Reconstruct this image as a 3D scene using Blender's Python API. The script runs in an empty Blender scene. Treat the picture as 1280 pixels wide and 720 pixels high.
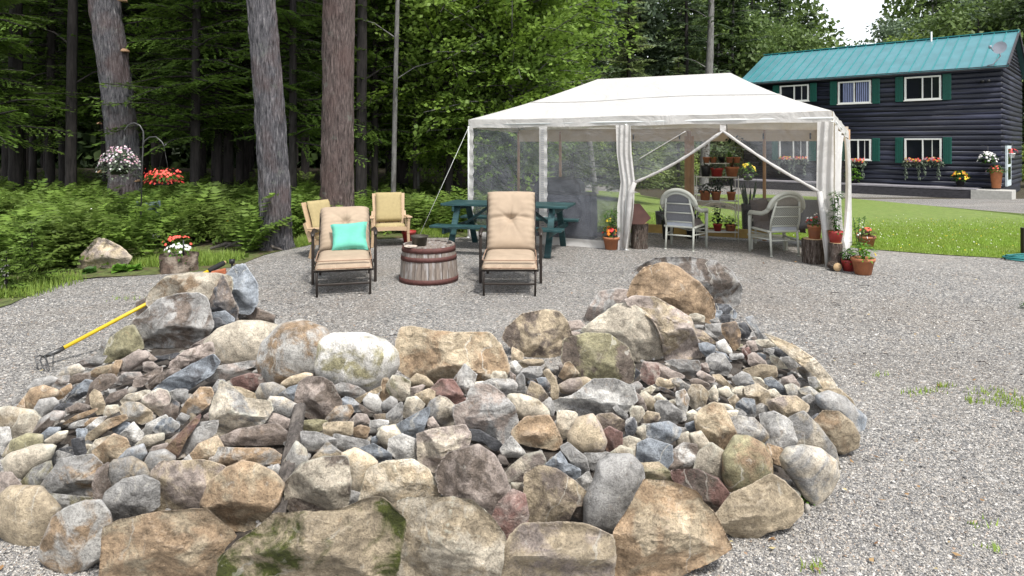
import bpy, math, random, re
import numpy as np
from mathutils import Vector, Matrix, noise as mnoise
from bpy_extras import node_shader_utils
R = math.radians
SC = bpy.context.scene
COL = SC.collection
# ------------------------------------------------------------------ camera, sky, sun, exposure
CAM_H, FPX, HY = 1.75, 800.0, 180.0
cam_d = bpy.data.cameras.new('camera'); cam = bpy.data.objects.new('camera', cam_d); COL.objects.link(cam)
cam.location = (0, 0, CAM_H); cam.rotation_euler = (R(90), 0, 0)
cam_d.sensor_width = 36; cam_d.lens = FPX / 1280 * 36; cam_d.shift_y = -(360 - HY) / 1280
cam_d.clip_start = .05; cam_d.clip_end = 2000
SC.camera = cam
SUN_EL, SUN_AZ = R(60), R(148)        # azimuth from +Y, clockwise seen from above
W = bpy.data.worlds.new('World'); SC.world = W; W.use_nodes = True
nt = W.node_tree; nt.nodes.clear()
sky = nt.nodes.new('ShaderNodeTexSky'); sky.sky_type = 'NISHITA'; sky.sun_disc = False
sky.sun_elevation = SUN_EL; sky.sun_rotation = SUN_AZ; sky.air_density = 1.0; sky.dust_density = 1.0; sky.ozone_density = 1.0
hs = nt.nodes.new('ShaderNodeHueSaturation'); hs.inputs['Saturation'].default_value = .22; hs.inputs['Value'].default_value = 1.25
bgn = nt.nodes.new('ShaderNodeBackground'); bgn.inputs[1].default_value = .135
wo = nt.nodes.new('ShaderNodeOutputWorld')
nt.links.new(sky.outputs[0], hs.inputs['Color']); nt.links.new(hs.outputs[0], bgn.inputs[0]); nt.links.new(bgn.outputs[0], wo.inputs[0])
sl = bpy.data.lights.new('sun', 'SUN'); sl.energy = 2.7; sl.angle = R(8); sl.color = (1, .96, .9)
sun = bpy.data.objects.new('sun', sl); COL.objects.link(sun)
sd = Vector((math.sin(SUN_AZ) * math.cos(SUN_EL), math.cos(SUN_AZ) * math.cos(SUN_EL), math.sin(SUN_EL)))
sun.rotation_euler = sd.to_track_quat('Z', 'Y').to_euler(); sun.location = (0, -5, 20)
SC.view_settings.view_transform = 'Standard'; SC.view_settings.look = 'None'
SC.view_settings.exposure = .80; SC.view_settings.gamma = 1
SC.cycles.max_bounces = 8; SC.cycles.transparent_max_bounces = 16; SC.cycles.diffuse_bounces = 4

# ------------------------------------------------------------------ helpers
def link(o, parent=None):
    COL.objects.link(o)
    if parent: o.parent = parent
    return o
def tag(o, label=None, cat=None, group=None, kind=None):
    if label: o['label'] = label
    if cat: o['category'] = cat
    if group: o['group'] = group
    if kind: o['kind'] = kind
    return o
def thing(name, label, cat, loc=(0, 0, 0), rotz=0, group=None):
    o = bpy.data.objects.new(name, None); o.empty_display_size = .1; COL.objects.link(o)
    o.location = loc; o.rotation_euler = (0, 0, rotz)
    return tag(o, label, cat, group)
def copy_tree(o, parent=None):
    c = o.copy(); COL.objects.link(c); c.parent = parent
    for ch in list(o.children): copy_tree(ch, c)
    return c
def obj(name, me, parent=None, loc=None, rot=None):
    o = bpy.data.objects.new(name, me); link(o, parent)
    if loc is not None: o.location = loc
    if rot is not None: o.rotation_euler = rot
    return o
def np_mesh(name, V, F, mat, smooth=False, tone=None):
    """V (n,3), F (m,k) with one polygon size"""
    V = np.asarray(V, dtype=np.float32); F = np.asarray(F, dtype=np.int32)
    me = bpy.data.meshes.new(name); m, k = F.shape
    me.vertices.add(len(V)); me.vertices.foreach_set('co', V.ravel())
    me.loops.add(m * k); me.loops.foreach_set('vertex_index', F.ravel())
    me.polygons.add(m); me.polygons.foreach_set('loop_start', np.arange(0, m * k, k, dtype=np.int32))
    me.polygons.foreach_set('loop_total', np.full(m, k, dtype=np.int32))
    if smooth: me.polygons.foreach_set('use_smooth', np.ones(m, dtype=bool))
    if tone is not None:
        a = me.attributes.new('tone', 'FLOAT', 'POINT'); a.data.foreach_set('value', np.asarray(tone, dtype=np.float32).ravel())
    if mat: me.materials.append(mat)
    me.update(calc_edges=True); return me
class MB:
    def __init__(s): s.v = []; s.f = []; s.sm = []
    def add(s, v, f, smooth=False):
        b = len(s.v); s.v += [tuple(p) for p in v]; s.f += [tuple(i + b for i in q) for q in f]; s.sm += [smooth] * len(f); return s
    def box(s, c, d, rot=None, bev=0):
        hx, hy, hz = d[0] / 2, d[1] / 2, d[2] / 2
        M = rot if rot is not None else Matrix.Identity(3)
        c = Vector(c)
        b = min(bev, hx * .9, hy * .9, hz * .9)
        if b <= 0:
            vs = [(x * hx, y * hy, z * hz) for z in (-1, 1) for y in (-1, 1) for x in (-1, 1)]
            fs = [(0, 2, 3, 1), (4, 5, 7, 6), (0, 1, 5, 4), (2, 6, 7, 3), (0, 4, 6, 2), (1, 3, 7, 5)]
        else:
            vs = []; fs = []
            # chamfered box: 24 verts
            idx = {}
            for sx in (-1, 1):
                for sy in (-1, 1):
                    for sz in (-1, 1):
                        for ax in range(3):
                            p = [sx * (hx - b), sy * (hy - b), sz * (hz - b)]
                            p[ax] = (sx * hx, sy * hy, sz * hz)[ax]
                            idx[(sx, sy, sz, ax)] = len(vs); vs.append(tuple(p))
            for ax in range(3):
                for sg in (-1, 1):
                    o1, o2 = [a for a in range(3) if a != ax]
                    q = []
                    for (u, w) in ((-1, -1), (1, -1), (1, 1), (-1, 1)):
                        k = [0, 0, 0]; k[ax] = sg; k[o1] = u; k[o2] = w; q.append(idx[(k[0], k[1], k[2], ax)])
                    flip = (sg == 1) == (ax == 1)
                    fs.append(tuple(q[::-1] if flip else q))
            for a1 in range(3):
                for a2 in range(a1 + 1, 3):
                    a3 = 3 - a1 - a2
                    for s1 in (-1, 1):
                        for s2 in (-1, 1):
                            k = [0, 0, 0]; k[a1] = s1; k[a2] = s2
                            k[a3] = -1; lo = tuple(k); k[a3] = 1; hi = tuple(k)
                            fs.append((idx[lo + (a1,)], idx[hi + (a1,)], idx[hi + (a2,)], idx[lo + (a2,)]))
            for sx in (-1, 1):
                for sy in (-1, 1):
                    for sz in (-1, 1): fs.append((idx[(sx, sy, sz, 0)], idx[(sx, sy, sz, 1)], idx[(sx, sy, sz, 2)]))
        return s.add([c + M @ Vector(v) for v in vs], fs)
    def bar(s, p0, p1, w, h, up=(0, 0, 1), bev=0):
        p0 = Vector(p0); p1 = Vector(p1); d = p1 - p0; L = d.length; d.normalize(); u = Vector(up)
        x = d.cross(u)
        if x.length < 1e-4: x = d.cross(Vector((1, 0, 0)))
        x.normalize(); u = x.cross(d)
        M = Matrix((x, d, u)).transposed()
        return s.box((p0 + p1) / 2, (w, L, h), M, bev)
    def tube(s, path, r, n=8, cap=True, smooth=True):
        P = [Vector(p) for p in path]; m = len(P); rs = r if hasattr(r, '__len__') else [r] * m
        T = [(P[min(i + 1, m - 1)] - P[max(i - 1, 0)]).normalized() for i in range(m)]
        a = Vector((0, 0, 1)) if abs(T[0].z) < .9 else Vector((1, 0, 0))
        N = (a - T[0] * a.dot(T[0])).normalized(); vs = []; fs = []
        for i in range(m):
            N = (N - T[i] * N.dot(T[i])).normalized(); B = T[i].cross(N)
            for j in range(n):
                t = 2 * math.pi * j / n; vs.append(P[i] + (N * math.cos(t) + B * math.sin(t)) * rs[i])
        for i in range(m - 1):
            for j in range(n): fs.append((i * n + j, i * n + (j + 1) % n, (i + 1) * n + (j + 1) % n, (i + 1) * n + j))
        if cap: fs += [tuple(range(n))[::-1], tuple((m - 1) * n + j for j in range(n))]
        return s.add(vs, fs, smooth)
    def lathe(s, prof, n=24, c=(0, 0, 0), smooth=True, cap=True):
        vs = []; fs = []; m = len(prof)
        for (r, z) in prof:
            for j in range(n): t = 2 * math.pi * j / n; vs.append((c[0] + r * math.cos(t), c[1] + r * math.sin(t), c[2] + z))
        for i in range(m - 1):
            for j in range(n): fs.append((i * n + j, i * n + (j + 1) % n, (i + 1) * n + (j + 1) % n, (i + 1) * n + j))
        if cap: fs += [tuple(range(n))[::-1], tuple((m - 1) * n + j for j in range(n))]
        return s.add(vs, fs, smooth)
    def quad(s, a, b, c, d, smooth=False): return s.add([a, b, c, d], [(0, 1, 2, 3)], smooth)
    def mesh(s, name, mat):
        me = bpy.data.meshes.new(name); me.from_pydata(s.v, [], s.f)
        me.polygons.foreach_set('use_smooth', s.sm)
        if mat: me.materials.append(mat)
        me.update(); return me
    def build(s, name, mat, parent=None, loc=None, rot=None): return obj(name, s.mesh(name, mat), parent, loc, rot)
def grid_mb(fn, nu, nv, smooth=True, mb=None):
    mb = mb or MB(); vs = [fn(i / nu, j / nv) for j in range(nv + 1) for i in range(nu + 1)]
    w = nu + 1
    return mb.add(vs, [(j * w + i, j * w + i + 1, (j + 1) * w + i + 1, (j + 1) * w + i) for j in range(nv) for i in range(nu)], smooth)
def smst(a, b, x):
    t = min(1, max(0, (x - a) / (b - a))); return t * t * (3 - 2 * t)
def tz(X, Y):
    """height of the natural ground: falls away towards the house"""
    return -.8 * min(1, max(0, (Y - 11) / 19)) * smst(1, 8, X)
def at(px, py, Y): return Vector(((px - 640) / FPX * Y, Y, CAM_H - (py - HY) / FPX * Y))
def gp(px, py, z=0.0):
    Y = (CAM_H - z) * FPX / (py - HY)
    for _ in range(25):
        zz = tz((px - 640) / FPX * Y, Y) + z
        Y = .5 * Y + .5 * (CAM_H - zz) * FPX / (py - HY)
    return Vector(((px - 640) / FPX * Y, Y, tz((px - 640) / FPX * Y, Y) + z))

# ------------------------------------------------------------------ materials
def new_mat(name):
    m = bpy.data.materials.new(name); m.use_nodes = True; n = m.node_tree; b = n.nodes['Principled BSDF']; return m, n, b
def N_(n, t, **kw):
    o = n.nodes.new(t)
    for k, v in kw.items():
        if k.startswith('i_'): o.inputs[k[2:].replace('_', ' ')].default_value = v
        else: setattr(o, k, v)
    return o
def c4(c): return (c[0], c[1], c[2], 1)
def mix(n, fac, a, b, mode='MIX'):
    o = n.nodes.new('ShaderNodeMix'); o.data_type = 'RGBA'; o.blend_type = mode
    for sock, v in ((o.inputs[0], fac), (o.inputs[6], a), (o.inputs[7], b)):
        if hasattr(v, 'is_output') or hasattr(v, 'links'): n.links.new(v, sock)
        elif isinstance(v, (int, float)): sock.default_value = v
        else: sock.default_value = c4(v)
    return o.outputs[2]
def ramp(n, fac, stops, interp='LINEAR'):
    r = n.nodes.new('ShaderNodeValToRGB'); r.color_ramp.interpolation = interp
    while len(r.color_ramp.elements) < len(stops): r.color_ramp.elements.new(.5)
    for e, (p, c) in zip(r.color_ramp.elements, stops):
        e.position = p; e.color = c4(c) if hasattr(c, '__len__') else (c, c, c, 1)
    n.links.new(fac, r.inputs[0]); return r.outputs[0]
def coords(n, rnd=True, scale=(1, 1, 1)):
    tc = n.nodes.new('ShaderNodeTexCoord'); out = tc.outputs['Object']
    mp = n.nodes.new('ShaderNodeMapping'); mp.inputs['Scale'].default_value = scale; n.links.new(out, mp.inputs[0])
    if rnd:
        oi = n.nodes.new('ShaderNodeObjectInfo'); mu = N_(n, 'ShaderNodeMath', operation='MULTIPLY'); mu.inputs[1].default_value = 57.0
        n.links.new(oi.outputs['Random'], mu.inputs[0])
        cb = n.nodes.new('ShaderNodeCombineXYZ')
        for i in range(3): n.links.new(mu.outputs[0], cb.inputs[i])
        n.links.new(cb.outputs[0], mp.inputs['Location'])
    return mp.outputs[0]
def noise_(n, vec, scale, detail=4, rough=.55, dist=0):
    o = N_(n, 'ShaderNodeTexNoise'); o.inputs['Scale'].default_value = scale; o.inputs['Detail'].default_value = detail
    o.inputs['Roughness'].default_value = rough; o.inputs['Distortion'].default_value = dist
    n.links.new(vec, o.inputs['Vector']); return o.outputs['Fac']
def vor(n, vec, scale, feat='F1', out='Distance', rnd=1):
    o = N_(n, 'ShaderNodeTexVoronoi', feature=feat); o.inputs['Scale'].default_value = scale; o.inputs['Randomness'].default_value = rnd
    n.links.new(vec, o.inputs['Vector']); return o.outputs[out]
def bump(n, h, dist=.01, strength=1, prev=None):
    o = n.nodes.new('ShaderNodeBump'); o.inputs['Distance'].default_value = dist; o.inputs['Strength'].default_value = strength
    n.links.new(h, o.inputs['Height'])
    if prev is not None: n.links.new(prev, o.inputs['Normal'])
    return o.outputs[0]
def plain(name, col, rough=.6, var=.25, scale=8, bmp=.003, metal=0, spec=.4, stretch=(1, 1, 1), c2=None, sheen=0):
    m, n, b = new_mat(name); v = coords(n, True, stretch)
    f = noise_(n, v, scale, 5, .6)
    dark = tuple(c * (1 - var) for c in col); lite = tuple(min(1, c * (1 + var)) for c in col)
    o = ramp(n, f, [(.3, dark), (.7, lite)])
    if c2: o = mix(n, ramp(n, noise_(n, v, scale * .37, 4, .6), [(.5, 0), (.65, 1)]), o, c2)
    n.links.new(o, b.inputs['Base Color']); b.inputs['Roughness'].default_value = rough; b.inputs['Metallic'].default_value = metal
    b.inputs['Specular IOR Level'].default_value = spec
    if bmp: n.links.new(bump(n, noise_(n, v, scale * 3, 5, .65), bmp), b.inputs['Normal'])
    return m
def leaf_mat(name, c_lo, c_hi, c_var=None, trans=.35, rough=.5, clump=1.2):
    m, n, b = new_mat(name)
    at_ = N_(n, 'ShaderNodeAttribute', attribute_name='tone'); tc = n.nodes.new('ShaderNodeTexCoord')
    o = ramp(n, at_.outputs['Fac'], [(0, c_lo), (1, c_hi)])
    if c_var: o = mix(n, ramp(n, noise_(n, tc.outputs['Object'], clump, 3), [(.42, 0), (.62, 1)]), o, c_var)
    n.links.new(o, b.inputs['Base Color']); b.inputs['Roughness'].default_value = rough; b.inputs['Specular IOR Level'].default_value = .3
    tr = n.nodes.new('ShaderNodeBsdfTranslucent'); n.links.new(o, tr.inputs[0])
    ms = n.nodes.new('ShaderNodeMixShader'); ms.inputs[0].default_value = trans
    n.links.new(b.outputs[0], ms.inputs[1]); n.links.new(tr.outputs[0], ms.inputs[2])
    n.links.new(ms.outputs[0], n.nodes['Material Output'].inputs[0]); return m
M = {}
PAL = dict(t=(.45, .365, .25), c=(.56, .49, .385), g=(.33, .32, .305), b=(.26, .285, .315), d=(.09, .092, .10), o=(.37, .26, .16),
           p=(.38, .315, .275), r=(.22, .125, .105), v=(.28, .255, .15), m=(.085, .10, .015), w=(.53, .51, .475), k=(.17, .135, .11))
_rm = {}
def rock_mat(k1, k2=None, rough_type='s'):
    """stone: k1 main colour, k2 second colour in patches"""
    key = (k1, k2, rough_type)
    if key in _rm: return _rm[key]
    m, n, b = new_mat('stone_' + k1 + (k2 or ''))
    a = PAL[k1]; c = PAL[k2] if k2 else tuple(x * .72 for x in a)
    v = coords(n, True)
    oi = n.nodes.new('ShaderNodeObjectInfo')
    nlow = noise_(n, v, 5.5, 6, .62, .6); nmid = noise_(n, v, 22, 6, .7, .4); nfine = noise_(n, v, 120, 5, .8)
    base = mix(n, ramp(n, nmid, [(.3, 0), (.7, 1)]), tuple(x * .55 for x in a), tuple(min(1, x * 1.38) for x in a))
    base = mix(n, ramp(n, nlow, [(.46, 0), (.56 if k2 else .75, 1)]), base, mix(n, ramp(n, nmid, [(.35, 0), (.7, 1)]), tuple(x * .5 for x in c), tuple(min(1, x * 1.35) for x in c)))
    # pale mineral/lichen blotches and iron stains
    base = mix(n, ramp(n, noise_(n, v, 11, 7, .75, 1.2), [(.60, 0), (.68, .55)]), base, (.52, .49, .43))
    base = mix(n, ramp(n, noise_(n, v, 7.3, 7, .72, 2.0), [(.60, 0), (.70, .5)]), base, (.29, .18, .09) if k1 not in 'bd' else (.12, .10, .09))
    crk = N_(n, 'ShaderNodeTexNoise'); crk.noise_type = 'RIDGED_MULTIFRACTAL'; crk.inputs['Scale'].default_value = 5; crk.inputs['Detail'].default_value = 5; crk.inputs['Distortion'].default_value = 1.2; n.links.new(v, crk.inputs['Vector'])
    if rough_type != 'r': base = mix(n, ramp(n, crk.outputs['Fac'], [(.62, 0), (.9, .55)]), base, tuple(x * .35 for x in a))
    base = mix(n, 1.0, base, ramp(n, noise_(n, v, 3.1, 3, .5, 1.5), [(.34, .72), (.52, 1), (.66, 1.2)]), 'MULTIPLY')
    vn = N_(n, 'ShaderNodeTexWave'); vn.inputs['Scale'].default_value = 2.3; vn.inputs['Distortion'].default_value = 14; vn.inputs['Detail'].default_value = 4; vn.inputs['Detail Scale'].default_value = 1.3; n.links.new(v, vn.inputs['Vector'])
    msk = N_(n, 'ShaderNodeMath', operation='MULTIPLY'); n.links.new(ramp(n, vn.outputs['Fac'], [(.972, 0), (.992, .45)]), msk.inputs[0]); n.links.new(ramp(n, noise_(n, v, 2.2, 3, .5, .3), [(.54, 0), (.60, 1)]), msk.inputs[1])
    base = mix(n, msk.outputs[0], base, (.6, .57, .5))
    spk = ramp(n, nfine, [(.34, .5), (.47, .97), (.66, 1.25)])
    base = mix(n, 1.0, base, spk, 'MULTIPLY')
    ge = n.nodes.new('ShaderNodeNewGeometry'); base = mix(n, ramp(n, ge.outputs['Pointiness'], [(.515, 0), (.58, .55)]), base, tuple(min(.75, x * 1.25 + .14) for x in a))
    hv = N_(n, 'ShaderNodeHueSaturation'); n.links.new(base, hv.inputs['Color'])
    mr = N_(n, 'ShaderNodeMapRange'); mr.inputs['To Min'].default_value = .82; mr.inputs['To Max'].default_value = 1.32
    n.links.new(oi.outputs['Random'], mr.inputs['Value']); n.links.new(mr.outputs[0], hv.inputs['Value'])
    hv.inputs['Saturation'].default_value = .95
    n.links.new(hv.outputs[0], b.inputs['Base Color']); b.inputs['Roughness'].default_value = .72; b.inputs['Specular IOR Level'].default_value = .35
    # bedding / cracks relief
    vs = coords(n, True, (1, 1, 3.2) if rough_type == 'f' else (1, 1, 1.6))
    cr = N_(n, 'ShaderNodeTexNoise'); cr.noise_type = 'RIDGED_MULTIFRACTAL'; cr.inputs['Scale'].default_value = 6 if rough_type != 'r' else 4
    cr.inputs['Detail'].default_value = 7; cr.inputs['Distortion'].default_value = .5; n.links.new(vs, cr.inputs['Vector'])
    bd = {'r': .012, 's': .03, 'a': .05, 'f': .04}[rough_type]
    n1 = bump(n, cr.outputs['Fac'], bd, .8)
    n2 = bump(n, nmid, .010 if rough_type == 'r' else .024, .9, n1)
    n3 = bump(n, noise_(n, v, 60, 6, .75), .006, .9, n2); n3 = bump(n, nfine, .0022, .8, n3)
    n.links.new(n3, b.inputs['Normal'])
    _rm[key] = m; return m
def mat_gravel(name, warm=0.0, wet=0.0):
    m, n, b = new_mat(name); tc = n.nodes.new('ShaderNodeTexCoord'); v0 = tc.outputs['Object']
    # warped coordinates so the cells have no regular look
    nz = N_(n, 'ShaderNodeTexNoise'); nz.inputs['Scale'].default_value = 30; n.links.new(v0, nz.inputs['Vector'])
    ad = N_(n, 'ShaderNodeVectorMath', operation='MULTIPLY_ADD'); n.links.new(nz.outputs['Color'], ad.inputs[0]); ad.inputs[1].default_value = (.02, .02, .02); n.links.new(v0, ad.inputs[2])
    v = ad.outputs[0]
    def layer(sc):
        vo = N_(n, 'ShaderNodeTexVoronoi'); vo.inputs['Scale'].default_value = sc; n.links.new(v, vo.inputs['Vector'])
        sep = n.nodes.new('ShaderNodeSeparateColor'); n.links.new(vo.outputs['Color'], sep.inputs[0])
        return vo.outputs['Distance'], sep.outputs[0], sep.outputs[1]
    d1, r1, g1 = layer(80); d2, r2, g2 = layer(46)
    stops = [(0, (.07, .07, .07)), (.18, (.16, .16, .16)), (.42, (.25, .245, .238)), (.62, (.33, .31, .28)), (.82, (.42, .405, .38)), (.94, (.62, .60, .57)), (1, (.30, .22, .16))]
    ca = ramp(n, r1, stops); cb = ramp(n, g2, stops)
    big = ramp(n, r2, [(.66, 0), (.67, 1)], 'CONSTANT')
    col = mix(n, big, ca, cb)
    sh1 = ramp(n, d1, [(.25, 1), (.8, .35)]); sh2 = ramp(n, d2, [(.3, 1), (.8, .4)])
    sh = mix(n, big, sh1, sh2)
    col = mix(n, 1.0, col, mix(n, .35, (1, 1, 1), sh), 'MULTIPLY')
    # dirt between, larger areas
    dirt = ramp(n, noise_(n, v0, .45, 6, .7, .8), [(.46, 0), (.68, .75)])
    col = mix(n, dirt, col, mix(n, .5, col, (.22, .18, .14)))
    wv = N_(n, 'ShaderNodeMapping'); wv.inputs['Rotation'].default_value = (0, 0, .5); wv.inputs['Scale'].default_value = (.16, 1.2, 1); n.links.new(v0, wv.inputs[0])
    col = mix(n, ramp(n, noise_(n, wv.outputs[0], 1.1, 5, .6, .4), [(.52, 0), (.66, .45)]), col, mix(n, .6, col, (.15, .145, .14)))
    col = mix(n, ramp(n, noise_(n, v0, .23, 4, .6, .3), [(.5, 0), (.7, .35)]), col, (.50, .47, .43))
    if warm: col = mix(n, warm, col, (.30, .25, .19), 'MIX')
    n.links.new(col, b.inputs['Base Color']); b.inputs['Roughness'].default_value = .85; b.inputs['Specular IOR Level'].default_value = .25
    inv = N_(n, 'ShaderNodeMath', operation='SUBTRACT'); inv.inputs[0].default_value = 1; n.links.new(sh, inv.inputs[1])
    hh = N_(n, 'ShaderNodeMath', operation='ADD'); n.links.new(sh, hh.inputs[0]); n.links.new(r1, hh.inputs[1])
    n.links.new(bump(n, hh.outputs[0], .010, 1.0), b.inputs['Normal'])
    return m
def toned(name, stops, rough=.8, bmp=.0):
    m, n, b = new_mat(name); a = N_(n, 'ShaderNodeAttribute', attribute_name='tone')
    n.links.new(ramp(n, a.outputs['Fac'], stops), b.inputs['Base Color']); b.inputs['Roughness'].default_value = rough
    b.inputs['Specular IOR Level'].default_value = .25; return m
M['gravel'] = mat_gravel('gravel'); M['drive'] = mat_gravel('driveway_gravel')
M['pebble'] = toned('pebble', [(0, (.07, .068, .068)), (.2, (.17, .168, .17)), (.45, (.26, .25, .24)), (.65, (.34, .31, .27)), (.85, (.43, .41, .38)), (.95, (.62, .60, .56)), (1, (.32, .22, .15))])
M['soil'] = plain('soil', (.055, .042, .032), .95, .5, 25, .02, c2=(.09, .07, .05))
M['forest_floor'] = plain('forest_floor', (.06, .045, .03), .95, .5, 14, .03, c2=(.04, .055, .018))
M['moundsoil'] = plain('mound_soil', (.075, .062, .052), .95, .55, 40, .02, c2=(.12, .11, .10))
M['lawn'] = plain('lawn', (.15, .215, .045), .9, .35, 9, .03, c2=(.19, .24, .06))
def bark_mat(name, a, b_, c, sc=1.0):
    m, n, b = new_mat(name); v = coords(n, True, (9, 9, 1.1)); v2 = coords(n, True)
    rd = N_(n, 'ShaderNodeTexNoise'); rd.noise_type = 'RIDGED_MULTIFRACTAL'; rd.inputs['Scale'].default_value = 1.6 * sc; rd.inputs['Detail'].default_value = 6; rd.inputs['Distortion'].default_value = .6
    n.links.new(v, rd.inputs['Vector']); f = rd.outputs['Fac']
    f2 = noise_(n, v, 4.2 * sc, 7, .75, .5)
    o = ramp(n, f2, [(.36, tuple(x * .22 for x in a)), (.47, a), (.56, b_), (.68, c)])
    o = mix(n, ramp(n, noise_(n, v2, 1.3, 4, .6), [(.5, 0), (.66, .5)]), o, (.15, .095, .085))
    o = mix(n, ramp(n, noise_(n, v2, 5, 5, .7), [(.6, 0), (.68, .5)]), o, (.20, .22, .19))
    n.links.new(o, b.inputs['Base Color']); b.inputs['Roughness'].default_value = .9; b.inputs['Specular IOR Level'].default_value = .2
    n1 = bump(n, f2, .07, 1.0); n2 = bump(n, f, .03, .8, n1); n.links.new(n2, b.inputs['Normal']); return m
# ================================================================== THE GROUND
def sheet(name, near, far, rows, dz, mat, off=None, n=60):
    def resamp(L):
        L = [Vector(p) for p in L]; d = [0]
        for a, b2 in zip(L, L[1:]): d.append(d[-1] + (b2 - a).length)
        out = []
        for i in range(n + 1):
            t = d[-1] * i / n; k = max(j for j in range(len(L)) if d[j] <= t + 1e-9); k = min(k, len(L) - 2)
            s_ = (t - d[k]) / max(1e-6, d[k + 1] - d[k]); out.append(L[k].lerp(L[k + 1], s_))
        return out
    A = resamp(near); B = resamp(far)
    def fn(u, v):
        i = round(u * n); p = A[i].lerp(B[i], v); z = tz(p.x, p.y) + dz
        if off: z += off(p.x, p.y)
        return (p.x, p.y, z)
    return tag(grid_mb(fn, n, rows).build(name, mat), kind='structure')
g = grid_mb(lambda u, v: ((u - .5) * 500, -40 + v * 440, tz((u - .5) * 500, -40 + v * 440) - .03), 125, 110).build('ground', M['forest_floor'])
tag(g, kind='structure')
EDGE_L = [(-11, 1, 0), (-7.5, 5.6, 0), gp(-60, 398), gp(0, 384), gp(30, 368), gp(75, 352), gp(120, 347), gp(170, 345), gp(235, 342), gp(290, 334), gp(335, 318), gp(400, 303), gp(500, 298), gp(590, 296), gp(650, 292)]
EDGE_R = [gp(700, 291), gp(790, 291), gp(930, 293), gp(1030, 303), gp(1064, 309.5), gp(1100, 312.5), gp(1150, 316), gp(1200, 320), gp(1250, 323), gp(1330, 326), (20, 10, 0)]
LINE = EDGE_L + EDGE_R
import bisect
def wig(L, amp=.06, step=.35, seed=1):
    out = []; L = [Vector(p) for p in L]
    for a, b2 in zip(L, L[1:]):
        k = max(1, int((b2 - a).length / step)); d = (b2 - a).normalized(); nn = Vector((-d.y, d.x, 0))
        for i in range(k):
            p = a.lerp(b2, i / k); out.append(p + nn * amp * mnoise.noise(p * 1.7 + Vector((seed, 0, 0))))
    return out + [L[-1]]
LINEW = wig(LINE, .12)
near = [(-11 + 31 * i / 40, -5, 0) for i in range(41)]
yard = sheet('gravel_yard', near, LINEW, 70, 0, M['gravel'], lambda x, y: .012 * mnoise.noise(Vector((x * .8, y * .8, 0))), n=160)
def edge_y(x):
    for a, b2 in zip(LINEW, LINEW[1:]):
        if a.x <= x <= b2.x: return a.y + (b2.y - a.y) * (x - a.x) / max(1e-6, b2.x - a.x)
    return 10
LAWN_N = [p + Vector((0, .01, 0)) for p in wig([Vector(p) for p in EDGE_R], .12)]
LAWN_F = [gp(700, 241), gp(800, 241), gp(950, 243), gp(1063, 248), gp(1160, 257), gp(1280, 270), gp(1420, 282)]
sheet('lawn', LAWN_N, LAWN_F, 40, .006, M['lawn'], n=120)
DRV_F = [gp(660, 231), gp(800, 231), gp(950, 233), gp(1063, 237.5), gp(1234, 246), gp(1330, 250), gp(1450, 256)]
sheet('driveway', [p + Vector((0, -.02, 0)) for p in LAWN_F], DRV_F, 12, .002, M['drive'], n=60)
# forest edge verge (short grass and litter between the gravel and the ferns)
M['verge'] = plain('verge', (.10, .125, .035), .95, .5, 12, .03, c2=(.11, .075, .045))
sheet('verge', [p + Vector((0, .02, 0)) for p in wig([Vector(p) for p in EDGE_L], .12)], [Vector((p.x * 1.25, p.y + 2.2, 0)) for p in [Vector(q) for q in EDGE_L]], 14, .004, M['verge'], n=100)

# ================================================================== THE HOUSE (dark log house, teal metal roof)
HS_R = Vector((22.85, 29.9, 0)); HS_L = Vector((13.96, 38.5, 0)); HD = (HS_L - HS_R).normalized(); HN = Vector((HD.y, -HD.x, 0))
if HN.y < 0: HN = -HN
HLEN = (HS_L - HS_R).length; Z0, ZE, ZR = -.79, 5.41, 7.37; HDP = 7.5
M['log'] = plain('dark_log', (.006, .008, .017), .5, .6, 3, .006, spec=.4, stretch=(.25, .25, 5), c2=(.034, .038, .07))
M['roof'] = plain('teal_metal', (.075, .205, .235), .38, .14, 1.2, 0, spec=.5)
M['roofseam'] = plain('teal_metal_seam', (.03, .22, .23), .4, .1, 3, 0)
M['whiteframe'] = plain('white_window_frame', (.78, .78, .75), .4, .04, 5, 0)
M['shutter'] = plain('green_shutter', (.008, .085, .066), .5, .2, 12, .002)
M['beam'] = plain('weathered_beam', (.05, .048, .055), .8, .4, 6, .006, stretch=(1, 1, 4))
M['concrete'] = plain('pale_concrete', (.42, .41, .38), .9, .15, 10, .004)
m, n, b = new_mat('dark_window_glass'); b.inputs['Base Color'].default_value = (.012, .014, .02, 1); b.inputs['Roughness'].default_value = .06; M['glass'] = m
M['curtain_blue'] = plain('blue_curtain', (.28, .32, .52), .9, .3, 6, 0, stretch=(6, 6, .2))
M['curtain_white'] = plain('white_curtain', (.5, .5, .48), .9, .2, 6, 0)
house = thing('log_house', 'two-storey dark log house with teal metal roof and green shutters', 'house', (HS_R.x, HS_R.y, 0), 0)
def hl(a, dpt, z):   # a metres from the right corner along the front, dpt metres in front (negative) or behind, local to house root
    p = HD * a + HN * dpt; return Vector((p.x, p.y, z))
rows = 23; zb = -.32; hh_ = (ZE - zb) / rows
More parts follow.
